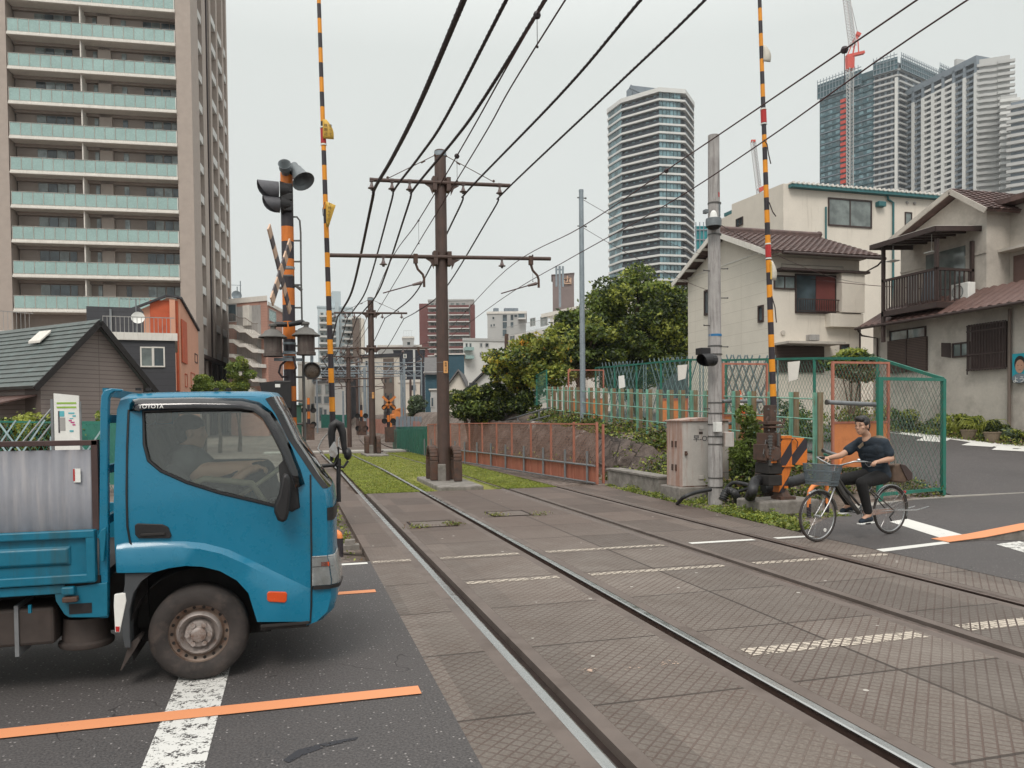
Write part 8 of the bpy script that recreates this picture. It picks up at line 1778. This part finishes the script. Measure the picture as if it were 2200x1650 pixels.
block('pale_block', 'distant pale block with rooftop plant behind the navy building', 812, 905, 745, 150, 150, 8, 'tgrey'); t_, W, z = block('roof_plant', 'grey rooftop tower over the navy building', 865, 889, 727, 148, 148, 5, 'tgrey', [(875,735,881,741)]); rail_on(W, t_, z+.3, .2, W.L-.2, 1.2, 'tgrey', .5)
block('low_beige_building', 'low beige building with dark windows below the navy one', 858, 902, 822, 96, 95, 8, 'cream', [(862,832,867,842),(881,828,893,838,'win'),(862,852,868,868),(885,852,893,868)])
# dark red balconied tower
t_, W, z = block('red_tower', 'dark red balconied apartment tower behind the nearest pole', 920, 1018, 646, 190, 190, 16, 'greyc', roof='tgrey'); pbox(W,t_,'red_side_wall',902,652,921,800,-4,-.2,'redt'); pbox(W,t_,'red_edge',1012,655,1020,800,-1,.6,'redt'); pbox(W,t_,'penthouse',986,636,993,650,-8,-6,'cream')
for k in range(10):
    y = 657+k*14.6
    for xa, xb in ((921,948),(966,1008)):
        pbox(W,t_,'balcony',xa,y,xb,y+5.2,1.0,1.3,'redt'); pbox(W,t_,'balcony_slab',xa-1,y+5.2,xb+1,y+7,0,1.4,'twhite')
    for xa in (925,935,968,980,992): pbox(W,t_,'window',xa,y-6,xa+7,y,0,.06,'winl')
# teal house and its neighbours
t_, W, z = block('teal_house', 'narrow dark teal metal clad house', 913, 938, 801, 66, 66, 7, 'tealw', par=.1); a, b = P(911,801,65.6), P(948,801,65.6); c_, d_ = P(948,767,70), P(912,768,70); m = MB(); m.quad(a,b,c_,d_); m.quad(a-Vector((0,0,.15)),b-Vector((0,0,.15)),b,a); m.build('roof', M['slate'], t_)
block('teal_block', 'dark teal block behind the nearest catenary pole', 936, 997, 762, 74, 74, 6, 'tealw', par=.1)
block('grey_rendered_house', 'pale grey rendered house behind the pole foot', 925, 962, 838, 58, 58, 5, 'tgrey', [(927,855,931,873),(940,870,944,885)], par=.1)
def gable(name, label, x0, xm, x1, ye, ya, yb, d, th_, wall, roof, wins=()):
    a, b = P(x0,ye,d), P(x1,ye,d); W = Plane(a, b); u = W.px(xm,ya)[0]; za = W.px(xm,ya)[1]; ze = (a.z+b.z)/2; t_ = thing(name, label, 'house', (a.x,a.y,.5)); m_ = MB(); m_.prism([W.pt(0,0),W.pt(W.L,0),W.pt(W.L,ze),W.pt(u,za),W.pt(0,ze)], -W.n*th_); m_.build('wall', M[wall], t_)
    for q, s_ in ((0,-1),(W.L,1)):
        e_ = W.pt(q+s_*.3, ze-.3*(za-ze)/abs(u-q), .3); r_ = W.pt(u,za+.08,.3); m_ = MB(); m_.prism([e_, r_, r_+Vector((0,0,.15)), e_+Vector((0,0,.15))], -W.n*(th_+.6)); m_.build('roof', M[roof], t_)
    for q in wins: window(W, t_, *q[:4], 'win', 'white_c', 1, fr=.05)
    return t_
gable('cream_gabled_house', 'cream gabled house between pole and yellow tree', 955, 985, 1004, 838, 800, 900, 55, 7, 'cream', 'slate', [(975,845,981,860)])
gable('white_gabled_house', 'white gabled house with dark roof left of the yellow tree', 1003, 1048, 1085, 838, 796, 900, 50, 8, 'twhite', 'charc', [(1008,822,1026,842)])
t_, W, z = block('white_apartment', 'white stepped apartment block with small green balconies', 995, 1100, 733, 100, 102, 12, 'twhite', [(1032,738,1035,745),(1043,738,1049,745),(1032,758,1034,764),(1047,758,1050,764),(1001,738,1004,746),(1009,738,1012,746)], roof='tgrey', zb=-.5)
for y in (747,765): pbox(W,t_,'balcony',996,y,1014,y+7,0,1.1,'frost')
rail_on(W, t_, z-3.4, W.L*.55, W.L, 1.1, 'tgrey', .3, 1.2); pbox(W,t_,'terrace',1055,767,1100,800,0,1.2,'twhite')
t_, W, z = block('grey_apartment', 'grey concrete apartment block with open stair windows', 1047, 1130, 674, 118, 118, 12, 'tgrey', [(1058,681,1062,686),(1054,697,1057,702),(1060,696,1063,701),(1080,676,1089,690),(1080,692,1089,706),(1080,708,1089,722),(1097,676,1103,688),(1105,676,1112,682),(1113,673,1127,686),(1097,692,1103,704)]); pbox(W,t_,'balcony',1113,685,1129,688,0,1.4,'twhite')
m = MB()
for x in (1062,1085,1094,1104): p = P(x,673,119); m.box((p.x,p.y,p.z),(p.x+.7,p.y+.7,p.z+.8))
m.each('roof_unit', M['tgrey2'], t_)
a, b = P(1088,712,92), P(1262,690,78); W = Plane(a, b); t_ = thing('terraced_apartment', 'pinkish grey terraced apartment block left of the big tree', 'building', (a.x,a.y,1)); m = MB(); zt = P(1180,668,85).z; zt2 = P(1150,712,87).z; W.box(m,W.L*.30,W.L,0,zt,-9,-3); W.box(m,0,W.L,0,zt2,-9,0); W.box(m,W.L*.2,W.L,zt,zt+.4,-9.2,-2.8); m.build('wall', M['white_c'], t_); rail_on(W, t_, zt2, 0, W.L, 1.1, 'tgrey', .22, 0)
for q in ((1096,722,1106,738),(1120,722,1137,738)): window(W,t_,*q,'winl','tgrey',2)
W3 = Plane(W.pt(0,0,-3), W.pt(W.L,0,-3))
for q in ((1140,684,1150,700),(1162,680,1176,700),(1198,676,1212,690)): window(W3,t_,*q,'winl','tgrey',2)
t_, W, z = block('sign_tower', 'grey rooftop tower with an emblem and aerial mast', 1187, 1233, 589, 96, 95, 5, 'signg', zb=8, par=.05, roof='signg')
(u0,z0) = W.px(1214,608); m = MB()
for q in ((1212,597,1228,599),(1212,608,1228,611),(1212,602,1214,611),(1226,597,1228,611),(1219,593,1221,606),(1216,605,1219,607),(1224,600,1226,606)): (ua2,za2),(ub2,zb3) = W.px(q[0],q[3]), W.px(q[2],q[1]); W.box(m,ua2,ub2,za2,zb3,.02,.2)
m.build('emblem', M['xboard'], t_)
m = MB(); p = P(1203,660,90); h_ = P(1203,572,90).z-p.z; m.cyl(p, p+Vector((0,0,h_)), .14, n=6)
for dx in (-.4,.4): m.cyl(p+Vector((dx,0,h_*.5)), p+Vector((dx,0,h_)), .12, n=6)
m.box((p.x-.5,p.y,p.z+h_*.9),(p.x+.5,p.y+.1,p.z+h_*.93)); m.build('aerial_mast', M['galv'], t_)
# timber pole, green hut etc. near the far crossing
def fpole(x, yt, yb, d, r_, mat, label): b_ = P(x,yb,d); z = P(x,yt,d).z; m_ = MB(); m_.tube([(b_.x,b_.y,b_.z-.3),(b_.x,b_.y,z)], [r_,r_*.8], 8); t_ = thing('distant_pole', label, 'pole', b_, 'thin poles around the far junction'); m_.build('shaft', M[mat], t_); return t_, b_, z
for args in ((864,805,925,58,.12,'galv','galvanised pole right of the second catenary pole'),(891,800,915,60,.10,'galv','slim steel pole in front of the beige building'),(883,815,912,66,.12,'poleb','timber pole beside the low beige building'),(738,840,920,66,.10,'galv','pale pole left of the third catenary pole'),(785,790,925,60,.14,'galv','stout blue grey lattice pole by the striped lamp'),(1089,718,800,48,.15,'rust','brown pole with brackets among the yellow leaves'),(656,800,990,26,.05,'galvd','thin grey post behind the signal ladder')): fpole(*args)
for i, (x, y0, y1, d, lab) in enumerate(((777,870,935,50,'striped lamp post of the far crossing'),(835,850,950,46,'far crossing signal post with small orange crossbuck'),(664,855,945,44,'far crossing post left of the mirror'))):
    b_ = P(x,y1,d); z1_ = P(x,y0,d).z; t = thing('far_crossing_signal', lab, 'signal post', b_, 'signals of the far crossing'); m = MB(); bands(m, b_, (b_.x,b_.y,z1_), .10, .08, .4, 8); m.build('post', [M['stripe'], M['orange']], t)
    if i == 1:
        c = P(x,865,d)-Vector((0,.2,0))
        for s_ in (-1,1): m = MB(); m.beam(c+Vector((-.38*s_,0,-.36)), c+Vector((.38*s_,0,.36)), .03, .14, up=(s_,0,-1)); m.build('crossbuck_board', M['exc'], t)
    for dz in (.3,-.5):
        m = MB(); p = Vector((b_.x-.25,b_.y-.15,z1_-1+dz)); m.lathe([(0,.0),(.16,0),(.17,.1)], p, (0,-1,0), 12); m.lathe([(0,.0),(.16,0),(.17,.1)], p+Vector((.5,0,0)), (0,-1,0), 12); m.each('lamp', M['black'], t)
    m = MB(); m.box((b_.x-.2,b_.y-.2,b_.z),(b_.x+.3,b_.y+.2,b_.z+.9)); m.build('machine_case', M['rust'], t)
b_ = P(856,908,58); t = thing('excavator', 'small orange excavator behind the green sheeted fence', 'excavator', b_); m = MB(); s_ = 58/F
def ex(x, y, dy=0): p = P(x,y,58); return Vector((p.x,p.y+dy,p.z))
m.prism([ex(838,905),ex(838,893),ex(846,890),ex(848,880),ex(860,878),ex(868,884),ex(868,893),ex(862,897),ex(852,905)], (0,1.4,0)); m.build('body', M['exc'], t, bev=.05); m = MB(); m.prism([ex(846,880),ex(862,876),ex(866,870),ex(868,882),ex(862,886)], (0,.3,0)); m.prism([ex(838,890),ex(842,889),ex(842,918),ex(838,918)], (0,.3,0)); m.build('boom', M['exc'], t); m = MB(); m.prism([ex(828,884),ex(838,883),ex(838,898),ex(828,898)], (0,1.2,0)); m.build('cab', M['black'], t); m = MB(); m.box(tuple(ex(838,914)),tuple(ex(868,905,1.5))); m.build('tracks', M['dark'], t)
a = P(848,908,54); t = thing('hoarding', 'row of grey blue hoarding panels below the excavator', 'hoarding', a); 
for k in range(7): p, q = P(850+k*8.2,895,54), P(857.4+k*8.2,915,54); m = MB(); m.box((p.x,p.y,q.z-.4),(q.x,p.y+.05,p.z)); m.build('panel', M['tgrey2'], t)
p = P(890,897,50); t = thing('mesh_fence', 'pale spiky fence along the far right of the track', 'fence', P(785,925,70)); m = MB(); a, b = P(780,912,72), P(905,925,52)
for k in range(60): q = a.lerp(b, k/60); m.beam(q-Vector((0,0,.6)), q+Vector((0,0,.6)), .04, .04)
m.build('pickets', M['salmon'], t)
t = thing('tarp_fence', 'long green sheeted fence left of the rails in the distance', 'fence', P(700,915,90)); m = MB(); a, b = P(690,905,92), P(745,905,98); m.hexa([a-Vector((0,0,.8)),b-Vector((0,0,.8)),b-Vector((0,-.1,.8)),a-Vector((0,-.1,.8)),a+Vector((0,0,.8)),b+Vector((0,0,.8)),b+Vector((0,.1,.8)),a+Vector((0,.1,.8))]); m.build('green_sheet', M['tarp'], t)
# ================================================================== towers
yw = R(95.1); eT = Vector((math.sin(yw), math.cos(yw), 0)); KT = P(397,600,70); Wt = Plane(KT-eT*24, KT); nS = Vector((-eT.y, eT.x, 0)); nS = nS if nS.y > 0 else -nS
t = thing('apartment_tower', 'tall taupe apartment tower with frosted green balconies, nearest and largest tower', 'tower', (KT.x,KT.y,0))
uc0, uc1 = Wt.px(384,400)[0], Wt.px(404,400)[0]; uL = Wt.px(25,400)[0]; zf = [Wt.px(383, 103+71.6*k)[1] for k in range(-3, 9)]; zb_ = -.5; ztop = zf[0]+30; DEP = 1.25
m = MB(); Wt.box(m,uL,uc0+.1,zb_,ztop,-16,-DEP); m.build('rear_wall', M['bt_wall'], t)
m = MB(); Wt.box(m,uc0,uc1+.5,zb_,ztop,-3,.15); m.build('corner_column', M['bt_col'], t); m = MB(); Wt.box(m,uL-1.4,uL-.1,zb_,ztop,-3,.15); m.build('corner_column', M['bt_col'], t)
um = Wt.px(225,400)[0]; m = MB(); Wt.box(m,um-.6,um+.45,zb_,ztop,-DEP,-.9); m.build('middle_column', M['bt_col'], t)
for i, z in enumerate(zf):
    m = MB(); Wt.box(m,uL,uc0,z,z+.30,-DEP,.25); Wt.box(m,uL,uc0,z+.02,z+.16,.25,.33); sl_ = m.build('balcony_slab', M['white_c'], t)
    m = MB(); n_ = 16
    for k in range(n_): a_ = uL+.05+(uc0-uL-.1)*k/n_; b_ = uL+.05+(uc0-uL-.1)*(k+1)/n_-.035; Wt.box(m,a_,b_,z+.38,z+1.42,.14,.17)
    m.build('balustrade_glass', M['frost'], sl_); m = MB()
    for k in range(n_+1): a_ = uL+.03+(uc0-uL-.1)*k/n_; Wt.box(m,a_-.03,a_+.03,z+.3,z+1.44,.12,.185); Wt.box(m,uL,uc0,z+1.42,z+1.47,.13,.19); Wt.box(m,uL,uc0,z+.31,z+.37,.13,.19); m.build('balustrade_rail', M['white_c'], sl_)
    m = MB()
    for xq in (180,): u = Wt.px(xq,400)[0]; Wt.box(m,u-.05,u+.05,z+.3,z+2.95,-DEP,.05)
    m.build('party_screen', M['white_c'], t)
    m = MB(); Wt.box(m,uL,uc0,z+2.7,z+3.0,-DEP,-DEP+.35); m.build('beam', M['bt_dark'], t)
    for xa, xb, g in ((70,92,'winl'),(92,113,'win'),(113,135,'winl'),(136,152,'win'),(196,206,'wing'),(258,270,'wing'),(306,325,'win'),(325,344,'winl'),(346,364,'win'),(364,380,'winl')):
        if (i*7+xa) % 5 == 0: g = 'win'
        if (i*11+xa) % 7 == 0: g = 'wing'
        ua, ub = Wt.px(xa,400)[0], Wt.px(xb,400)[0]; m = MB(); Wt.box(m,ua+.03,ub-.03,z+1.2 if xb-xa < 13 else z+.3,z+2.62,-DEP,-DEP+.06); m.build('window', M[g], t)
# street side face with pilasters, spandrels and a dark service slot
Wsd = Plane(Wt.pt(Wt.L+.35,0), Wt.pt(Wt.L+.35,0)+nS*22, front=(KT.x+30,KT.y,0)); LS = 22.
def us(x): return Wsd.px(x,400)[0]
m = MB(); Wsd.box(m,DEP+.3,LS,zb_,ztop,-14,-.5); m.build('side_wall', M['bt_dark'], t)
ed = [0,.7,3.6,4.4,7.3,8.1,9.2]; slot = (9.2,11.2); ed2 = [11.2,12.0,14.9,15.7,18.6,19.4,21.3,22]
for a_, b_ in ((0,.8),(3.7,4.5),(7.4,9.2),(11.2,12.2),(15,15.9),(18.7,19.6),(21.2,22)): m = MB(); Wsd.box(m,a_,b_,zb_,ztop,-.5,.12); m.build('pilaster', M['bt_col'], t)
m = MB(); Wsd.box(m,9.3,11.1,zb_,ztop,-.5,-.35); Wsd.box(m,10.0,10.3,zb_,ztop,-.35,.1); m.build('service_slot', M['dbrown'], t)
for i, z in enumerate(zf+[zf[-1]-3.1]):
    for a_, b_ in ((.8,3.7),(4.5,7.4),(12.2,15),(15.9,18.7),(19.6,21.2)):
        m = MB(); Wsd.box(m,a_,b_,z-.15,z+.6,-.5,.06); f = m.build('spandrel', M['twhite'], t); m = MB(); Wsd.box(m,a_+.5,b_-.4,z+.55,z+2.3,-.5,-.44); m.build('window', M['win'], t)
z = zf[-1]-3.6; m = MB(); Wsd.box(m,0,LS,z,z+.35,-.3,.5); m.build('podium_band', M['dbrown'], t)
for k in range(7): m = MB(); Wsd.box(m,1.5+k*3,3.0+k*3,zb_,z,.0,.13); m.build('podium_panel', M['dbrown'], t)
# left wing beyond the column
m = MB(); Wt.box(m,uL-14,uL-1.4,zb_,ztop,-12,-2.5); m.build('left_wing', M['bt_wall'], t)
for i, z in enumerate(zf):
    u = Wt.px(12,400)[0]; m = MB(); Wt.box(m,u-2.5,u+1.0,z+.2,z+.5,-2.5,-2.2); m.build('window_ledge', M['white_c'], t); m = MB(); Wt.box(m,u-.6,u+.3,z+.7,z+2.2,-2.5,-2.44); m.build('window', M['win'], t)
class Many:       # windows of a tower: the hundred nearest the viewer as parts, the rest as one part
    def __init__(s): s.p = []
    def new(s, mat): m_ = MB(); s.p.append((m_, mat)); return m_
    def done(s, t_, name):
        for m_, mat in s.p[:98]: m_.build(name, M[mat], t_)
        by = {}
        for m_, mat in s.p[98:]:
            q = by.setdefault(mat, MB()); q.add(m_.v, m_.f)
        big = MB(); mats = list(by)
        for i, k in enumerate(mats): big.add(by[k].v, by[k].f, i)
        if mats: tag(big.build(name, [M[k] for k in mats], t_, keep=True), kind='stuff')
# dark glass octagonal tower
t = thing('glass_tower', 'dark banded high-rise tower with white floor bands above the big tree', 'tower', P(1400,880,300)); FP = [(1307,312),(1337,302),(1418,292),(1474,294),(1493,306),(1485,330),(1400,336),(1320,330)]
foot = [P(x,600,d) for x, d in FP]; cen = Vector((sum(p.x for p in foot)/8, sum(p.y for p in foot)/8, 0)); zT = P(1420,201,292).z; fh = 17.45*292/F
def fring(z, k): return [Vector((cen.x+(p.x-cen.x)*k, cen.y+(p.y-cen.y)*k, z)) for p in foot]
m = MB(); m.prism(fring(-2,.93), (0,0,zT+1)); m.build('core_wall', M['tblack'], t)
MW = Many(); nf = int(zT/fh); segm = ['tglass','tblack','tglass','tblack','tblack','tblack','tblack','tblack']
for i in range(28):
    z = zT-fh*(i+1)
    if z < 0: break
    k_ = 1.0; m = MB(); r_ = fring(z, 1.0); m.prism(r_, (0,0,.75)); fb = m.build('floor_band', M['twhite'], t)
    m = MB()     # balcony wedge and charcoal parapet on two sides
    a_, b_ = fring(z+.75,.995)[1], fring(z+.75,.995)[2]; m.prism([a_, b_, b_+Vector((0,0,1.0)), a_+Vector((0,0,1.0))], (0,.3,0)); m.build('parapet', M['tblack'], fb); m = MB(); a_, b_ = fring(z+.75,.995)[3], fring(z+.75,.995)[4]; m.prism([a_, b_, b_+Vector((0,0,1.0)), a_+Vector((0,0,1.0))], (-.3,.3,0)); m.build('parapet', M['tblack'], fb)
    for s_, nw in ((0,5),(2,6)):
        a_, b_ = fring(z+.75,.975)[s_], fring(z+.75,.975)[s_+1]
        for j in range(nw): m = MW.new('tglass'); p, q = a_.lerp(b_,(j+.08)/nw*(.85 if s_ else 1)), a_.lerp(b_,(j+.92)/nw*(.85 if s_ else 1)); m.prism([p, q, q+Vector((0,0,fh-.78)), p+Vector((0,0,fh-.78))], (0,.2,0))
    a_, b_ = fring(z+1.2,.935)[1], fring(z+1.2,.935)[2]
    for j in range(5): m = MW.new('tglass'); p, q = a_.lerp(b_,(j+.2+.1*((i+j)%3))/5), a_.lerp(b_,(j+.6)/5); m.prism([p, q, q+Vector((0,0,1.3)), p+Vector((0,0,1.3))], (0,-.3,0))
MW.done(t, 'window')
m = MB(); m.prism(fring(zT,1.01), (0,0,1.6)); m.build('parapet_crown', M['twhite'], t); m = MB(); p, q = P(1358,200,300), P(1416,183,300); m.box((p.x,p.y,zT),(q.x,q.y+8,q.z)); m.build('helipad_frame', M['tgrey2'], t); p, q = P(1418,200,300), P(1434,187,300); m = MB(); m.box((p.x,p.y,zT),(q.x,q.y+5,q.z)); m.build('plant_room', M['white_c'], t); m = MB(); m.beam(P(1353,186,298), P(1382,200,298), 1.2, 1.2); m.build('helipad_stair', M['tgrey2'], t)
def tower_faces(label, faces, zb=-1, name='apartment_tower'):
    a = P(faces[0][0],600,faces[0][2]); t_ = thing(name, label, 'tower', (a.x,a.y,0)); return t_
# netted tower under construction
t = tower_faces('netted high-rise under construction with teal scaffolding nets', [(1760,0,430)], name='tower_under_construction')
A_, B_, C_ = P(1761,184,432), P(1878,141,408), P(1930,134,400); D_ = P(2046,150,430); W1 = Plane(A_, B_); W2 = Plane(B_, C_); W3 = Plane(C_, D_); zT = B_.z
for W, mt, dp in ((W1,'tnet',20),(W2,'tgrey2',18),(W3,'tgrey2',18)): m = MB(); W.box(m,0,W.L,-1,zT-2,-dp,0); m.build('wall', M[mt], t)
MW = Many()
for i in range(38):
    z = zT-6-i*3.05; m = MB()
    if z < 50: break
    W1.box(m,.3,W1.L,z,z+.5,0,.5); m.build('floor_edge', M['tgrey2' if i % 2 else 'tnet'], t); m = MB()
    for W in (W2, W3): m = MB(); W.box(m,0,W.L,z,z+.9,0,1); m.build('balcony_band', M['tgrey'], t)
    for W, k in ((W2,4),(W3,7)):
        for j in range(k): m = MW.new('tblack'); W.box(m,W.L*(j+.15)/k,W.L*(j+.75)/k,z+1.2,z+2.7,0,.15)
    for j in range(7): m = MW.new('tglass'); W1.box(m,W1.L*(j+.15)/7,W1.L*(j+.7)/7,z+1,z+2.6,0,.1)
MW.done(t, 'window')
m = MB(); W2.box(m,W2.L-1.2,W2.L+.2,-1,zT-10,.8,1.8); m.build('white_pilaster', M['twhite'], t); m = MB()
for W, a, b, h0, h1 in ((W1,-.5,W1.L*.8,zT-8,zT+1),(W2,0,W2.L,zT-6,zT+1.5),(W3,0,W3.L*.7,zT-6,zT+1),(W3,W3.L*.7,W3.L*1.02,zT-4,zT+5)):
    m = MB(); W.box(m,a,b,h0,h1-1,1.2,1.5); m.build('safety_net', M['tnet'], t); m = MB(); n_ = int((b-a)/1.8)+1
    for j in range(n_): W.box(m,a+(b-a)*j/n_,a+(b-a)*j/n_+.25,h0,h1+1.5,1.5,1.8)
    for f in (0,.35,.7,1): W.box(m,a,b,h0+(h1-h0)*f,h0+(h1-h0)*f+.3,1.5,1.8)
    m.build('scaffold_poles', M['galv'], t)
for i in range(17):
    u0, u1 = W1.px(1808,300)[0], W1.px(1819,300)[0]; z = W1.px(1813,214+i*11.6)[1]; m = MB(); W1.box(m,u0,u1,z-1.7,z,.5,1.3); m.build('hoist_landing', M['crane_r'], t)
# tower crane
c0 = P(1826,400,396); t = thing('tower_crane', 'red and white tower crane on the netted tower', 'crane', (c0.x,c0.y,0)); z0, z1 = c0.z-3, P(1826,150,396).z
def truss(m, a, b, w_, n_, r_=.22):
    a, b = V3(a), V3(b); d = (b-a).normalized(); s_ = d.cross(Vector((0,1,0))).normalized()*w_/2; q = d.cross(s_).normalized()*w_/2; c_ = [s_+q, s_-q, -s_-q, -s_+q]
    for k in c_: m.cyl(a+k, b+k, r_, n=4)
    for i in range(n_):
        for k in range(4): m.cyl(a.lerp(b,i/n_)+c_[k], a.lerp(b,(i+1)/n_)+c_[(k+1)%4], r_*.7, n=3)
m = MB(); truss(m, (c0.x,c0.y,z0), (c0.x,c0.y,z1), 2.2, 34); m.build('mast', M['tgrey'], t)
def cr(x, y): p = P(x,y,396); return p
m = MB(); m.tube([cr(1826,150), cr(1826,125)], [2.2,2.4], 8); m.beam(cr(1818,122), cr(1856,113), 2.2, 1.3); m.build('slewing_deck', M['crane_r'], t); m = MB(); m.cyl(cr(1832,118), cr(1842,68), .4, n=4); m.cyl(cr(1845,115), cr(1842,68), .4, n=4); m.cyl(cr(1820,120), cr(1842,68), .3, n=4); m.beam(cr(1840,72), cr(1848,76), 1.6, 1.6); m.build('a_frame', M['crane_r'], t)
m = MB(); truss(m, cr(1832,100), cr(1814,-40), 2.4, 22, .25); m.build('jib', M['crane_w'], t); m = MB(); m.cyl(cr(1842,68), cr(1818,-40), .12, n=3); m.build('jib_cable', M['wire'], t)
t = thing('tower_crane', 'small distant lattice crane left of the right barrier arm', 'crane', P(1630,430,300)); m = MB(); truss(m, P(1632,420,300), P(1618,304,300), 1.4, 18, .16); m.build('jib', M['crane_w'], t); m = MB(); m.beam(P(1614,303,300), P(1623,303,300), 1, .8); m.build('jib_head', M['crane_r'], t); m = MB(); m.beam(P(1630,410,300), P(1642,403,300), 1.5, 1.5); m.build('deck', M['crane_r'], t)
# white slab tower with a grid of recessed balconies
A_, B_, C_ = P(1943,198,405), P(2098,124,365), P(2170,132,360); W1, W2 = Plane(A_, B_), Plane(B_, C_); zT = B_.z
t = tower_faces('white high-rise with a grid of recessed balconies and rounded end', [(1943,0,405)]); NB = 7
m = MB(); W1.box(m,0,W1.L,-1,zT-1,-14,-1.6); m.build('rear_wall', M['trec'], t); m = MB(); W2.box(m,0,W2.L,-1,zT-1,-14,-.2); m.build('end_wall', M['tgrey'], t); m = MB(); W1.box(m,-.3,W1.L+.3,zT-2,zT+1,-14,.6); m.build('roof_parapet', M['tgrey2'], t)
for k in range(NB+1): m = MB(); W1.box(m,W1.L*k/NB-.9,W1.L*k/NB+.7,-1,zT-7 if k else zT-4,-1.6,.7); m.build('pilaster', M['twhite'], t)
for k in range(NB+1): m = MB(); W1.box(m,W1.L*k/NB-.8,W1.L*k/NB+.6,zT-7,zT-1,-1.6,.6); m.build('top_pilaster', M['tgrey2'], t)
MW = Many(); MR = Many()
for i in range(34):
    z = zT-5-i*2.78
    if z < 45: break
    m = MB()
    for k in range(NB): m = MR.new('tgrey2' if k in (0,1,5,6) else 'twhite'); W1.box(m,W1.L*k/NB+.7,W1.L*(k+1)/NB-.9,z,z+1.15,-.2,.2)
    for k in range(NB):
        for j in (0,1): m = MW.new('win'); W1.box(m,W1.L*(k+.16+.36*j)/NB,W1.L*(k+.44+.36*j)/NB,z+1.2,z+2.4,-1.6,-1.5)
    m = MB()
    for a, b, o in ((0,W2.L*.33,1.4),(W2.L*.33,W2.L*.62,.9),(W2.L*.62,W2.L+1.8,1.6)): W2.box(m,a,b,z+.1,z+1.35,-.2,o)
    m.build('end_balcony', M['tgrey'], t)
MW.done(t, 'window'); MR.done(t, 'balcony')
p, q = P(2050,122,380), P(2098,113,372); m = MB(); m.box((p.x,p.y,zT),(q.x+8,q.y+8,P(2098,112,372).z)); m.build('roof_plant', M['tgrey'], t)
t_, W, z = block('apartment_tower', 'grey balconied tower at the right edge of the picture', 2172, 2260, 212, 330, 322, 20, 'tgrey2', zb=-1, cat='tower', roof='tgrey')
for i in range(19): m = MB(); W.box(m,-1.5,W.L,z-3-i*3,z-1.7-i*3,0,1.6); m.build('balcony', M['tgrey'], t_)
t_, W, z = block('apartment_tower', 'pale stepped wing right of the white grid tower', 2150, 2184, 205, 352, 350, 16, 'tgrey', zb=-1, cat='tower', roof='tgrey')
for i in range(20): m = MB(); W.box(m,-.5,W.L+1.2,z-3-i*2.8,z-1.8-i*2.8,0,1.4); m.build('balcony', M['twhite'], t_)
t_, W, z = block('netted_building', 'teal netted building between the dark tower and the cream house', 1494, 1560, 488, 240, 240, 14, 'tnet2', cat='building', roof='tnet2')
for i in range(6): m = MB(); W.box(m,0,W.L,z-1-i*3,z-.7-i*3,0,.4); m.build('scaffold_deck', M['galv'], t_)
for i in range(8): m = MB(); W.box(m,W.L*i/8,W.L*i/8+.2,z-20,z+1.5,0,.5); m.build('scaffold_pole', M['galv'], t_)
# ================================================================== thin haze in the air
m = MB(); m.box((-700,-70,-4),(700,800,190)); hz = m.build('haze', [newmat('haze_air')[0]], None); tag(hz, kind='stuff')
hn = hz.data.materials[0].node_tree; ho = [n for n in hn.nodes if n.type == 'OUTPUT_MATERIAL'][0]; pv = hn.nodes.new('ShaderNodeVolumePrincipled')
pv.inputs['Color'].default_value = (.90,.94,.96,1); pv.inputs['Density'].default_value = .0002; pv.inputs['Anisotropy'].default_value = .2; hn.links.new(pv.outputs[0], ho.inputs['Volume'])
